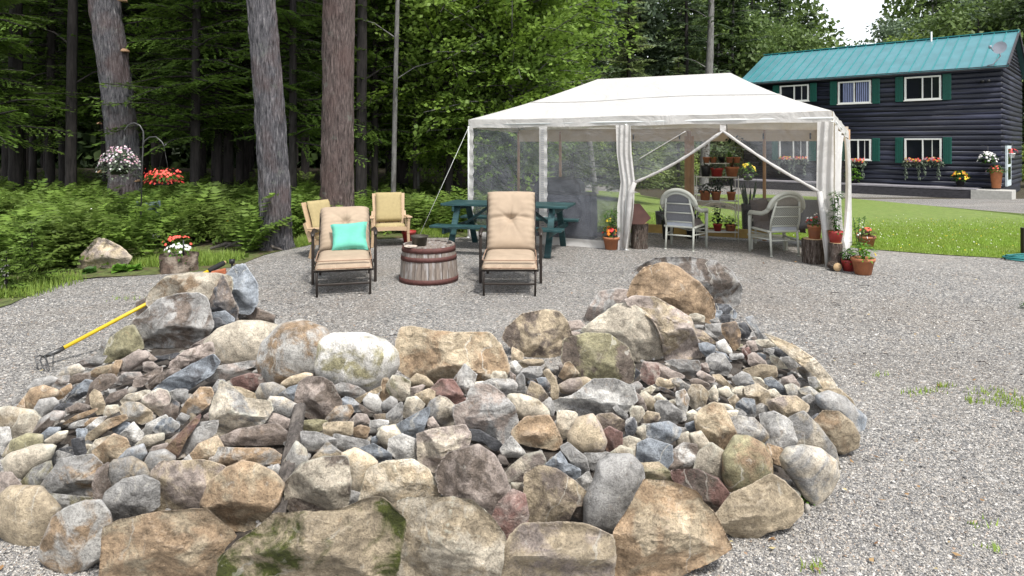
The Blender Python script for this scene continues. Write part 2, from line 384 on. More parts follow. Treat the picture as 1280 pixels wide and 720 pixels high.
for i in range(rows):
    zc = zb + hh_ * (i + .5)
    def half(p0, p1, out, nn=7):
        mb = MB(); vs = []; fs = []
        for k in range(nn):
            t = -math.pi / 2 + math.pi * k / (nn - 1)
            o = out * (math.cos(t) ** .7 * .06); zz = zc + math.sin(t) * hh_ * .5
            vs += [p0 + o + Vector((0, 0, zz)), p1 + o + Vector((0, 0, zz))]
        fs = [(2 * k, 2 * k + 1, 2 * k + 3, 2 * k + 2) for k in range(nn - 1)] + [tuple(range(0, 2 * nn, 2)), tuple(range(2 * nn - 1, 0, -2))]
        return mb.add(vs, fs, True)
    j = random.Random(i).uniform(-.02, .02)
    half(hl(-.02, 0, 0), hl(HLEN, 0, 0), -HN * (1 + j * 5)).build('log', M['log'], house)
    half(hl(0, .02, 0), hl(0, HDP, 0), -HD * (1 - j * 5)).build('log', M['log'], house)
mb = MB(); mb.add([hl(.02, .03, Z0), hl(HLEN, .03, Z0), hl(HLEN, HDP, Z0), hl(.02, HDP, Z0), hl(.02, .03, ZE), hl(HLEN, .03, ZE), hl(HLEN, HDP, ZE), hl(.02, HDP, ZE)],
       [(0, 1, 5, 4), (1, 2, 6, 5), (2, 3, 7, 6), (3, 0, 4, 7)]); mb.build('wall_core', M['log'], house)
ng = 10
for i in range(ng):   # gable logs
    f0 = i / ng; f1 = (i + 1) / ng; za = ZE + (ZR - .1 - ZE) * f0; zc2 = ZE + (ZR - .1 - ZE) * f1
    d0 = HDP / 2 * f0; mb = MB(); vs = []
    for k in range(6):
        t = -math.pi / 2 + math.pi * k / 5; zz = (za + zc2) / 2 + math.sin(t) * (zc2 - za) / 2; dd = HDP / 2 * (zz - ZE) / (ZR - ZE)
        o = -HD * math.cos(t) * .07; vs += [hl(0, dd, zz) + o, hl(0, HDP - dd, zz) + o]
    mb.add(vs, [(2 * k, 2 * k + 1, 2 * k + 3, 2 * k + 2) for k in range(5)], True); mb.build('log', M['log'], house)
# roof: standing seam panels, each a part, its seam a sub-part
ov = .35; npan = 26; La = HLEN + 2 * .3
slope = (ZR - ZE) / (HDP / 2)
for side in (0, 1):
    for i in range(npan if side == 0 else 1):
        cnt = npan if side == 0 else 1
        a0 = -.3 + La * i / cnt; a1 = -.3 + La * (i + 1) / cnt - (.01 if side == 0 else 0)
        def rp(a, s_):
            d_ = -ov + (HDP / 2 + ov) * s_
            z = ZE + .12 + d_ * slope
            if side: d_ = HDP - d_
            return hl(a, d_, z)
        up = Vector((0, 0, .03))
        A, B2, C2, D2 = rp(a0, 0), rp(a1, 0), rp(a1, 1), rp(a0, 1)
        mb = MB(); mb.add([A, B2, C2, D2, A - up, B2 - up, C2 - up, D2 - up], [(0, 1, 2, 3), (7, 6, 5, 4), (0, 4, 5, 1), (1, 5, 6, 2), (2, 6, 7, 3), (3, 7, 4, 0)])
        pn = mb.build('roof_panel', M['roof'], house)
        if side == 0: MB().bar(A + Vector((0, 0, .02)), D2 + Vector((0, 0, .02)), .035, .05).build('seam', M['roofseam'], pn)
MB().bar(hl(-.32, HDP / 2, ZR + .14), hl(HLEN + .32, HDP / 2, ZR + .14), .3, .05).build('ridge_cap', M['roofseam'], house)
MB().bar(hl(-.28, -ov + .03, ZE - .09), hl(HLEN + .28, -ov + .03, ZE - .09), .05, .14).build('fascia', M['beam'], house)
MB().bar(hl(-.3, -ov, ZE - .02 - .0), hl(-.3, HDP / 2, ZR + .07), .05, .16).build('rake_board', M['beam'], house)
MB().bar(hl(-.3, HDP / 2 + .03, ZR + .07), hl(-.3, HDP + ov, ZE - .02), .05, .16).build('rake_board', M['beam'], house)
MB().bar(hl(HLEN / 3.6, HDP / 2 - .3, ZR - .1), hl(HLEN / 3.6, HDP / 2 - .3, ZR + .48), .07, .07).build('vent_pipe', M['whiteframe'], house)
MB().bar(hl(.75, -.7, zb - .03), hl(HLEN, -.7, zb - .03), 1.4, .07).build('porch_ledge', plain('grey_deck_board', (.24, .23, .25), .8, .2, 5, .004), house)
MB().bar(hl(.8, -1.36, (Z0 + zb) / 2 - .05), hl(HLEN, -1.36, (Z0 + zb) / 2 - .05), .12, zb - Z0 - .1).build('timber_edging', M['beam'], house)
def on_front(px):    # metres along the front for a picture column
    k = (px - 640) / FPX; return (HS_R.x - k * HS_R.y) / (k * HD.y - HD.x)
def fz(px, py): a = on_front(px); Y = HS_R.y + HD.y * a; return CAM_H - (py - HY) / FPX * Y
def window(x0, x1, yt, yb, lights=2, cur=None, sh=(True, True), sash=None):
    a0, a1 = on_front(x1), on_front(x0); xm = (x0 + x1) / 2; zt, zl = fz(xm, yt), fz(xm, yb); w = a1 - a0
    fr = MB(); t = .075
    for (p, q) in ((hl(a0, -.1, zt - t / 2), hl(a1, -.1, zt - t / 2)), (hl(a0, -.1, zl + t / 2), hl(a1, -.1, zl + t / 2))): fr.bar(p, q, .12, t)
    fr.bar(hl(a0 + t / 2, -.105, zl), hl(a0 + t / 2, -.105, zt), t, .12, up=HN); fr.bar(hl(a1 - t / 2, -.105, zl), hl(a1 - t / 2, -.105, zt), t, .12, up=HN)
    f = fr.build('window', M['whiteframe'], house)
    n_ = 2
    for k in range(n_):
        b0 = a0 + t + (w - 2 * t) * k / n_; b1 = a0 + t + (w - 2 * t) * (k + 1) / n_
        MB().quad(hl(b0, -.07, zl + t), hl(b1, -.07, zl + t), hl(b1, -.07, zt - t), hl(b0, -.07, zt - t)).build('pane', M['glass'], f)
        if cur: 
            cw = (b1 - b0) * (.75 if k else .85)
            grid_mb(lambda u, v: hl(b0 + .02 + cw * u, -.075 - .012 * math.sin(u * 40), zl + t + (zt - zl - 2 * t) * v), 40, 1).build('curtain', M[cur], f)
    mm = MB(); mm.bar(hl((a0 + a1) / 2, -.11, zl + t), hl((a0 + a1) / 2, -.11, zt - t), .055, .1, up=HN)
    for q in (.25, .5 - .27): 
        if not cur: mm.bar(hl(a0 + w * q + (.0), -.09, zl + t), hl(a0 + w * q, -.09, zt - t), .03, .04, up=HN); break
    mm.build('mullion', M['whiteframe'], f)
    MB().bar(hl(a0 - .04, -.13, zl - .02), hl(a1 + .04, -.13, zl - .02), .16, .04).build('sill', M['whiteframe'], f)
    for s_, (c0, c1) in zip(sh, ((a0 - .42, a0 - .06), (a1 + .06, a1 + .42))):
        if not s_: continue
        for k in range(1):
            g2 = MB().bar(hl((c0 + c1) / 2, -.115, zl - .05), hl((c0 + c1) / 2, -.115, zt + .05), c1 - c0, .04, up=HN, bev=.01)
            so = g2.build('shutter', M['shutter'], house)
            for q in range(1, 4):
                MB().bar(hl(c0 + (c1 - c0) * q / 4, -.142, zl), hl(c0 + (c1 - c0) * q / 4, -.142, zt), .012, .012, up=HN).build('groove_strip', M['shutter'], so)
window(976, 1012, 106.5, 127, cur=None, sh=(True, True))
window(1048.5, 1089.5, 101.5, 129.5, cur='curtain_blue')
window(1131.5, 1177, 95.5, 125)
window(975, 1011, 174.5, 199.5)
window(1058, 1089.5, 174, 200)
window(1131.5, 1177.5, 173, 203)
# gable door, gable window edge
def gl(px, py=None): # metres back along the gable for a picture column
    k = (px - 640) / FPX; return (HS_R.x - k * HS_R.y) / (k * HN.y - HN.x)
d0, d1 = gl(1254.5), gl(1259.8)
Yd = HS_R.y + HN.y * d0; zt = CAM_H - (182 - HY) / FPX * Yd; zl_ = CAM_H - (233 - HY) / FPX * Yd
def gq(da, db, za, zb2, o): return [hl(-o, da, za), hl(-o, db, za), hl(-o, db, zb2), hl(-o, da, zb2)]
dr = MB().bar(hl(-.1, (d0 + d1) / 2, zl_), hl(-.1, (d0 + d1) / 2, zt), d1 - d0, .08, up=HD).build('door', plain('pale_blue_white_door', (.62, .70, .72), .4, .05, 5, 0), house)
MB().quad(*gq(d0 + .25, d1 - .2, zl_ + .3, (zl_ + zt) / 2 - .05, .145)).build('pane', M['glass'], dr)
MB().quad(*gq(d0 + .25, d1 - .2, (zl_ + zt) / 2 + .08, zt - .15, .145)).build('pane', M['glass'], dr)
# entry slab on the corner
MB().box((0, 0, 0), (1.5, 1.4, .5)).build('entry_step', M['concrete'], house, hl(.2, -.75, Z0 + .18), (0, 0, math.atan2(HD.y, HD.x)))
ld = MB()
for k in (-1, 1): ld.tube([hl(.55 + k * .09, -.1, 4.75), hl(.55 + k * .12, -.3, 4.7)], [.04, .07], 8)
ld.build('floodlight', plain('black_lamp_metal', (.02, .02, .02), .4, .1, 5, 0), house)
# satellite dish on the roof corner
dish = thing('satellite_dish', 'grey satellite dish on a bent pole at the right end of the teal roof', 'satellite dish', at(1245, 63, 29.6))
q = Vector((-.75, -.55, .3)).normalized().to_track_quat('Z', 'Y').to_matrix()
mb = MB(); vs = []; fs = []
for i in range(6):
    for j in range(20):
        r_ = .28 * i / 5 + .001; t = j * math.pi / 10; vs.append(q @ Vector((r_ * math.cos(t), r_ * 1.1 * math.sin(t), .4 * r_ * r_)))
fs = [(i * 20 + j, i * 20 + (j + 1) % 20, (i + 1) * 20 + (j + 1) % 20, (i + 1) * 20 + j) for i in range(5) for j in range(20)]
M['greymetal'] = plain('grey_painted_metal', (.26, .28, .33), .5, .08, 5, 0)
mb.add([v + Vector((.18, 0, .12)) for v in vs], fs, True).build('dish', M['greymetal'], dish)
MB().tube([(-.1, .05, .0), (-.42, -.2, .12)], .02).tube([(-.42, -.2, .06), (-.42, -.2, .2)], .06).build('receiver_arm', M['greymetal'], dish)
MB().tube([(.18, .1, .1), (.3, .12, -.25), (.05, .25, -.62), (-.15, .35, -.66)], .028).build('mounting_pole', M['greymetal'], dish)

# ================================================================== THE TENT
TFL, TFR = Vector((-.808, 11.97, 0)), Vector((4.575, 9.15, 0)); TBR, TBL = Vector((5.79, 11.02, 0)), Vector((.14, 13.65, 0))
m, n, b = new_mat('white_tent_fabric')
v = coords(n, False); b.inputs['Base Color'].default_value = (.80, .79, .77, 1); b.inputs['Roughness'].default_value = .6
b.inputs['Specular IOR Level'].default_value = .2
n.links.new(bump(n, noise_(n, v, 2.2, 5, .6, 1.2), .04), b.inputs['Normal'])
cc = ramp(n, noise_(n, v, 3, 6, .7), [(.3, (.555, .545, .53)), (.7, (.60, .592, .58))]); n.links.new(cc, b.inputs['Base Color'])
tr = n.nodes.new('ShaderNodeBsdfTranslucent'); tr.inputs[0].default_value = (.75, .62, .42, 1)
ms = n.nodes.new('ShaderNodeMixShader'); ms.inputs[0].default_value = .2; n.links.new(b.outputs[0], ms.inputs[1]); n.links.new(tr.outputs[0], ms.inputs[2])
n.links.new(ms.outputs[0], n.nodes['Material Output'].inputs[0]); M['fabric'] = m
def mesh_net(name, col, op):
    m, n, b = new_mat(name); b.inputs['Base Color'].default_value = c4(col); b.inputs['Roughness'].default_value = .7
    v = coords(n, False); tp = n.nodes.new('ShaderNodeBsdfTransparent'); ms = n.nodes.new('ShaderNodeMixShader')
    f = ramp(n, noise_(n, v, 2.4, 4, .6, 1.5), [(.3, op - .07), (.7, op + .08)])
    n.links.new(f, ms.inputs[0]); n.links.new(tp.outputs[0], ms.inputs[1]); n.links.new(b.outputs[0], ms.inputs[2])
    n.links.new(ms.outputs[0], n.nodes['Material Output'].inputs[0])
    n.links.new(bump(n, noise_(n, v, 1.8, 3, .6, 2), .05), b.inputs['Normal']); return m
M['net'] = mesh_net('insect_netting', (.36, .38, .41), .20); M['netback'] = mesh_net('back_netting', (.42, .42, .44), .14)
M['netdark'] = mesh_net('doubled_netting', (.06, .065, .09), .5)
M['tan_post'] = plain('tan_tent_post', (.34, .21, .12), .6, .15, 6, .001)
M['whitepole'] = plain('white_tent_pole', (.66, .68, .66), .45, .06, 6, 0)
tent = thing('party_tent', 'white canopy tent with netting walls and tied-back doorway', 'tent', TFL)
def T(p, z=None):
    p = Vector(p) - TFL
    if z is not None: p.z = z
    return p
EZ = dict(FL=2.205, FR=2.225, BR=1.975, BL=2.15)
RL = at(747, 99, 12.45); RR = at(913, 91, 11.1)
FLt, FRt, BRt, BLt = [Vector((p.x, p.y, z)) for p, z in ((TFL, EZ['FL']), (TFR, EZ['FR']), (TBR, EZ['BR']), (TBL, EZ['BL']))]
def roofpanel(A, B2, C2, D2, sag):     # A-B eave, D-C ridge
    def fn(u, v):
        p = A.lerp(B2, u).lerp(D2.lerp(C2, u), v)
        s_ = sag * math.sin(math.pi * v) * (1 if (D2 - C2).length > .01 else .6) + .02 * math.sin(u * 7) * v * (1 - v) * 4
        # the eave dips a little between its poles
        e = .018 * (math.sin(math.pi * ((u * 2) % 1))) * (1 - v)
        return T(p) + Vector((0, 0, -s_ - e))
    return grid_mb(fn, 24, 14)
for (A, B2, C2, D2, sg) in ((FLt, FRt, RR, RL, .04), (FRt, BRt, RR, RR, .10), (BRt, BLt, RL, RR, .08), (BLt, FLt, RL, RL, .05)):
    roofpanel(A, B2, C2, D2, sg).build('roof_panel', M['fabric'], tent)
s1 = FLt.lerp(RL, .47); s2 = FRt.lerp(RR, .47)
MB().tube([T(s1.lerp(s2, i / 24)) + Vector((0, -.004, -.036 - .02 * math.sin(i / 24 * 7))) for i in range(25)], .007, 5).build('roof_seam', plain('seam_fabric', (.545, .535, .52), .8, .05, 6, 0), tent)
def valance(A, B2, h=.16, out=.01, n_=60, seed=0):
    d = (B2 - A); nn = Vector((d.y, -d.x, 0)).normalized()
    def fn(u, v):
        p = A.lerp(B2, u); w = (.012 * math.sin(u * 23 + seed) + .008 * math.sin(u * 71)) * v
        e = .018 * (math.sin(math.pi * ((u * 2) % 1)))
        return T(p) + nn * (out + w) + Vector((0, 0, -e * (1 - v) - h * v + .006 * math.sin(u * 31)))
    return grid_mb(fn, n_, 4).build('valance', M['fabric'], tent)
valance(FLt, FRt); valance(FRt, BRt); valance(BRt, BLt); valance(BLt, FLt)
def fr(t, z, out=0.0):
    d = (TFR - TFL).normalized(); nn = Vector((d.y, -d.x, 0)); p = TFL.lerp(TFR, t) + nn * out; p.z = z; return p - TFL
def pole(p, zt, mat='whitepole', r=.02, nm='pole'):
    MB().tube([T(p, 0), T(p, zt)], r, 10).lathe([(.035, 0), (.045, .0), (.04, .012), (.02, .02)], 12, T(p, 0.0)).build(nm, M[mat], tent)
for t in (0, .5, 1): pole(TFL.lerp(TFR, t), 2.08)
def bk(t): return TBL.lerp(TBR, t)
for t in (.152, .571, .784, 1, 0): pole(bk(t), 2.0, 'tan_post', .045 if t in (.571,) else .03)
mb = MB(); mb.bar(T(bk(.571), .0), T(bk(.571), 1.9), .17, .05, up=(TBR - TBL).cross(Vector((0, 0, 1))))
mb.build('wooden_post', M['tan_post'], tent)
# roof frame tubes
fm = MB()
for t in (.5,): fm.tube([T(TFL.lerp(TFR, t), 2.1), T(RL.lerp(RR, .5)) - Vector((0, 0, .08))], .018, 8)
for (a, b2) in ((FLt, RL), (FRt, RR), (BLt, RL), (BRt, RR), (RL, RR), (FLt, FRt), (BLt, BRt), (FRt, BRt), (FLt, BLt)): fm.tube([T(a) - Vector((0, 0, .10)), T(b2) - Vector((0, 0, .10))], .016, 8)
fm.build('roof_frame', M['whitepole'], tent)
def net(ts, zs, mat, out=0.0, nm='netting_panel', nu=16, nv=10, amp=.02):
    t0, t1 = ts; z0, z1 = zs
    return grid_mb(lambda u, v: fr(t0 + (t1 - t0) * u, z0 + (z1 - z0) * v, out + amp * math.sin(u * 5 + v * 3) * math.sin(math.pi * v)), nu, nv).build(nm, M[mat], tent)
net((.012, .245), (.12, 2.05), 'net'); net((.26, .485), (.12, 2.05), 'net')
net((.26, .485), (.18, .86), 'netdark', -.03, 'lower_netting_fold', amp=.03)
net((.004, .49), (.0, .13), 'fabric', .02, 'lower_hem', 40, 3, .02)
# white borders of the netting panels with ruffled edge
def strip(t0, t1, zs, out, ruffle=.0, nm='wall_strip', nv=60):
    return grid_mb(lambda u, v: fr(t0 + (t1 - t0) * u + ruffle * (mnoise.noise(Vector((0, v * 30, t0 * 9)))) * (u), zs[0] + (zs[1] - zs[0]) * v, out + .012 * math.sin(v * 60) * u), 3, nv).build(nm, M['fabric'], tent)
strip(-.003, .018, (.05, 2.08), .012, .004); strip(.240, .266, (.12, 2.06), .014, .002)
mb = MB()
for k in range(46): mb.box(fr(.253, .2 + k * .04, .032), (.05, .006, .014))
mb.build('lacing', plain('grey_lacing', (.30, .30, .31), .7, .1, 5, 0), tent)
# gathered solid curtains
def curtain(path, widths, out, name='curtain', folds=5, depth=.035, nv=40, mat='fabric'):
    """path: list of (t, z) top to bottom, widths in t"""
    def lerp(L, v):
        x = v * (len(L) - 1); k = min(int(x), len(L) - 2); f = x - k; a = L[k]; b2 = L[k + 1]; f = f * f * (3 - 2 * f)
        return a + (b2 - a) * f if not hasattr(a, '__len__') else tuple(p + (q2 - p) * (x - k) for p, q2 in zip(a, b2))
    def fn(u, v):
        (t, z) = lerp(path, v); w = lerp(widths, v)
        return fr(t + (u - .5) * w, z, out + depth * math.cos(u * folds * 2 * math.pi + 2 * math.sin(v * 4)) * (.35 + .65 * min(1, .03 / max(w, .005))))
    return grid_mb(fn, 48, nv).build(name, M[mat], tent)
curtain([(.494, 2.06), (.496, 1.6), (.506, 1.12), (.500, .7), (.492, .0)], [.042, .042, .040, .046, .030], .03, folds=3, depth=.016)
mb = MB(); mb.tube([fr(.527, 1.12, .06), fr(.515, .95, .06), fr(.51, .6, .07), fr(.497, .05, .06)], [.035, .045, .04, .028], 10)
mb.build('tied_curtain_edge', M['fabric'], tent)
def tri(tA, zA, tB, zB, tC, zC, out, nm='netting_flap'):
    A, B2, C2 = fr(tA, zA, out), fr(tB, zB, out), fr(tC, zC, out)
    return grid_mb(lambda u, v: A.lerp(B2, u).lerp(C2, v) + Vector((0, 0, -.05 * math.sin(math.pi * v) * u)), 12, 12).build(nm, M['net'], tent)
tA = .753
tri(.515, 1.93, tA, 1.93, .524, 1.10, .0); tri(.985, 1.93, tA, 1.93, .972, 1.05, .0)
net((.505, .99), (1.92, 2.06), 'net', nm='header_net', amp=0)
def swag(p0, p1, out, sag=.06, r=.024):
    P = [fr(p0[0] + (p1[0] - p0[0]) * i / 14, p0[1] + (p1[1] - p0[1]) * i / 14 - sag * math.sin(math.pi * i / 14), out) for i in range(15)]
    return MB().tube(P, [r * (.7 + .4 * abs(math.sin(i * 1.3))) for i in range(15)], 8)
swag((tA, 1.95), (.524, 1.12), .02, .07).build('zip_edge', M['fabric'], tent)
swag((tA, 1.95), (.974, 1.06), .02, .04).build('zip_edge', M['fabric'], tent)
swag((.535, 1.5), (.66, 1.95), .01, .0, .008).build('tie_cord', M['fabric'], tent)
curtain([(.986, 2.07), (.986, 1.5), (.985, 1.06), (.992, .6), (.994, .0)], [.034, .036, .036, .03, .016], .04, folds=2, depth=.02)
mb = MB(); mb.tube([fr(.974, 1.07, .07), fr(.980, .8, .08), fr(.988, .4, .07), fr(.990, .02, .05)], [.035, .045, .035, .02], 10); mb.build('tied_curtain_edge', M['fabric'], tent)
mb = MB().box(fr(.753, 2.0, .02), (.09, .02, .09)); mb.build('wall_tab', M['fabric'], tent)
# header band inside the back wall, back netting
def bw(t, z, o=0.0): p = bk(t); d = (TBR - TBL).normalized(); p = p + Vector((d.y, -d.x, 0)) * o; p.z = z; return p - TFL
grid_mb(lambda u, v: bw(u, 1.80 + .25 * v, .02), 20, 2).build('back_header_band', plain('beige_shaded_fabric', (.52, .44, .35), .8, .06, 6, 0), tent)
grid_mb(lambda u, v: bw(u * .56, .15 + 1.65 * v, .01), 12, 8).build('back_netting_panel', M['netback'], tent)
grid_mb(lambda u, v: bw(.58 + .42 * u, .15 + 1.65 * v, .01), 12, 8).build('back_netting_panel', M['netback'], tent)
MB().bar(bw(.42, .11, .03), bw(.80, .11, .03), .04, .16).build('base_board', plain('yellow_timber', (.42, .29, .10), .7, .2, 6, .003), tent)
# right side wall: hanging curtains with a slit
def sd_(t, z, o=0.0): p = TFR.lerp(TBR, t); d = (TBR - TFR).normalized(); p = p + Vector((d.y, -d.x, 0)) * o; p.z = z; return p - TFL
def ztop(t): return 2.07 - .25 * t - .05 * math.sin(math.pi * t)
def sidecur(t0, t1, tm0, tm1, name):
    def fn(u, v):
        a = t0 + (t1 - t0) * u; bb = tm0 + (tm1 - tm0) * u; k = math.sin(math.pi * min(1, v * 1.05)) ** .7
        t = a + (bb - a) * k; zt_ = ztop(a)
        return sd_(t, zt_ * (1 - v) + .02 * v, .02 + .05 * math.cos(u * 18 + v * 2) * (.3 + v * .6))
    return grid_mb(fn, 50, 30).build(name, M['fabric'], tent)
sidecur(.0, .56, .0, .30, 'side_curtain'); sidecur(.60, .99, .82, 1.0, 'side_curtain')
sidecur(.30, .75, .55, .85, 'side_curtain').location = (-.12, .14, 0)
# hooks under the roof
mb = MB()
for t in (.435, .568, .79, .905): mb.tube([bw(t, 1.93, .9), bw(t, 1.83, .9)], .015, 6)
mb.build('ceiling_hook', plain('black_hook', (.02, .02, .02), .5, .1, 5, 0), tent)
# guy line
gy = MB().tube([T(TFL, 2.07), gp(506, 318) - TFL + Vector((0, 1.2, 0))], .0035, 6).build('guy_line', M['whitepole'], tent)
# ================================================================== THE ROCK PILE
CTRL = []
for (px, py, z) in [(-60, 600, 0), (0, 690, 0), (60, 715, 0), (200, 760, .0), (400, 790, .02), (600, 790, .02), (800, 760, .0), (905, 700, .0), (1000, 665, 0), (1055, 600, 0), (1085, 545, 0), (1070, 490, 0), (1005, 440, .0), (965, 395, 0), (930, 360, 0),
                    (60, 560, .10), (200, 620, .15), (400, 620, .17), (600, 620, .17), (800, 620, .15), (950, 600, .1), (1000, 540, .08), (200, 690, .05), (400, 700, .08), (600, 700, .08), (800, 690, .05),
                    (0, 520, .02), (60, 490, .04), (120, 520, .17), (250, 540, .27), (400, 540, .28), (600, 540, .28), (750, 540, .27), (880, 520, .20), (970, 490, .08),
                    (150, 450, .08), (210, 450, .18), (300, 465, .31), (400, 475, .36), (550, 478, .37), (640, 470, .38), (690, 462, .38), (740, 470, .36), (830, 460, .30), (900, 430, .23), (940, 430, .12),
                    (200, 425, .18), (250, 400, .24), (300, 385, .2), (860, 400, .26), (850, 370, .16), (800, 410, .26),
                    (150, 418, 0), (100, 455, 0), (20, 490, 0), (345, 400, 0), (360, 425, 0)]:
    Y = (CAM_H - z) * FPX / (py - HY); CTRL.append(((px - 640) / FPX * Y, Y, z))
CTRL += [(x, y, 0) for x in (-1.6, -1.1, -.6, -.1, .3) for y in (4.62, 5.3)] + [(-2.3, 6.8, 0), (.6, 5.2, 0), (1.1, 6.4, 0), (-4.2, 7, 0), (2.8, 8, 0), (0, 8, 0), (1.8, 7.6, 0)]
CTRL += [(x, y, 0) for x in (1.6, 2.2, 2.9, 3.6) for y in (1.6, 2.2, 2.7)] + [(x, y, 0) for x in (2.6, 3.2, 3.8) for y in (3.3, 4, 4.8, 5.6, 6.4, 7.2)] + [(x, y, 0) for x in (-4.8, -4.2) for y in (1.6, 2.4, 3.2, 4, 5, 6)] + [(x, 1.5, 0) for x in (-3.5, -2.5, -1.5, -.5, .5, 1.2)] + [(x, y, 0) for x in (-3.2, -2.6) for y in (1.8, 2.4)]
CA = np.array(CTRL)
def mound(x, y):
    d = (CA[:, 0] - x) ** 2 + (CA[:, 1] - y) ** 2 + .004; w = 1 / d ** 2
    return float((w * CA[:, 2]).sum() / w.sum())
def hit(px, py):
    """where the view ray through a picture point meets the pile"""
    dx, dz = (px - 640) / FPX, -(py - HY) / FPX; y = 2.0; prev = y
    while y < 11:
        if CAM_H + dz * y <= mound(dx * y, y): break
        prev = y; y += .04
    lo, hi = prev, y
    for _ in range(8):
        mid = (lo + hi) / 2
        if CAM_H + dz * mid <= mound(dx * mid, mid): hi = mid
        else: lo = mid
    return hi
nu = 90; X0, X1, Y0_, Y1_ = -4.6, 3.3, 1.9, 7.6
ZG = {}
def mfn(u, v):
    x = X0 + (X1 - X0) * u; y = Y0_ + (Y1_ - Y0_) * v; m_ = mound(x, y)
    return (x, y, m_ - .05 + .012 * mnoise.noise(Vector((x * 9, y * 9, 0))) if m_ > .05 else -.09)
tag(grid_mb(mfn, nu, 80).build('mound_soil', M['moundsoil']), kind='structure')

TILES = {'A': (0, 320, 3.6), 'B': (320, 320, 3.6), 'C': (640, 320, 3.6), 'D': (960, 320, 3.6), 'E': (0, 520, 3.6), 'F': (320, 520, 3.6), 'G': (640, 520, 3.6), 'H': (960, 520, 3.6),
         'P': (0, 440, 5.76), 'Q': (180, 440, 5.76), 'R': (360, 440, 5.76), 'S': (540, 440, 5.76), 'T': (720, 440, 5.76), 'U': (900, 440, 5.76), 'V': (860, 340, 5.76), 'W': (100, 330, 5.76)}
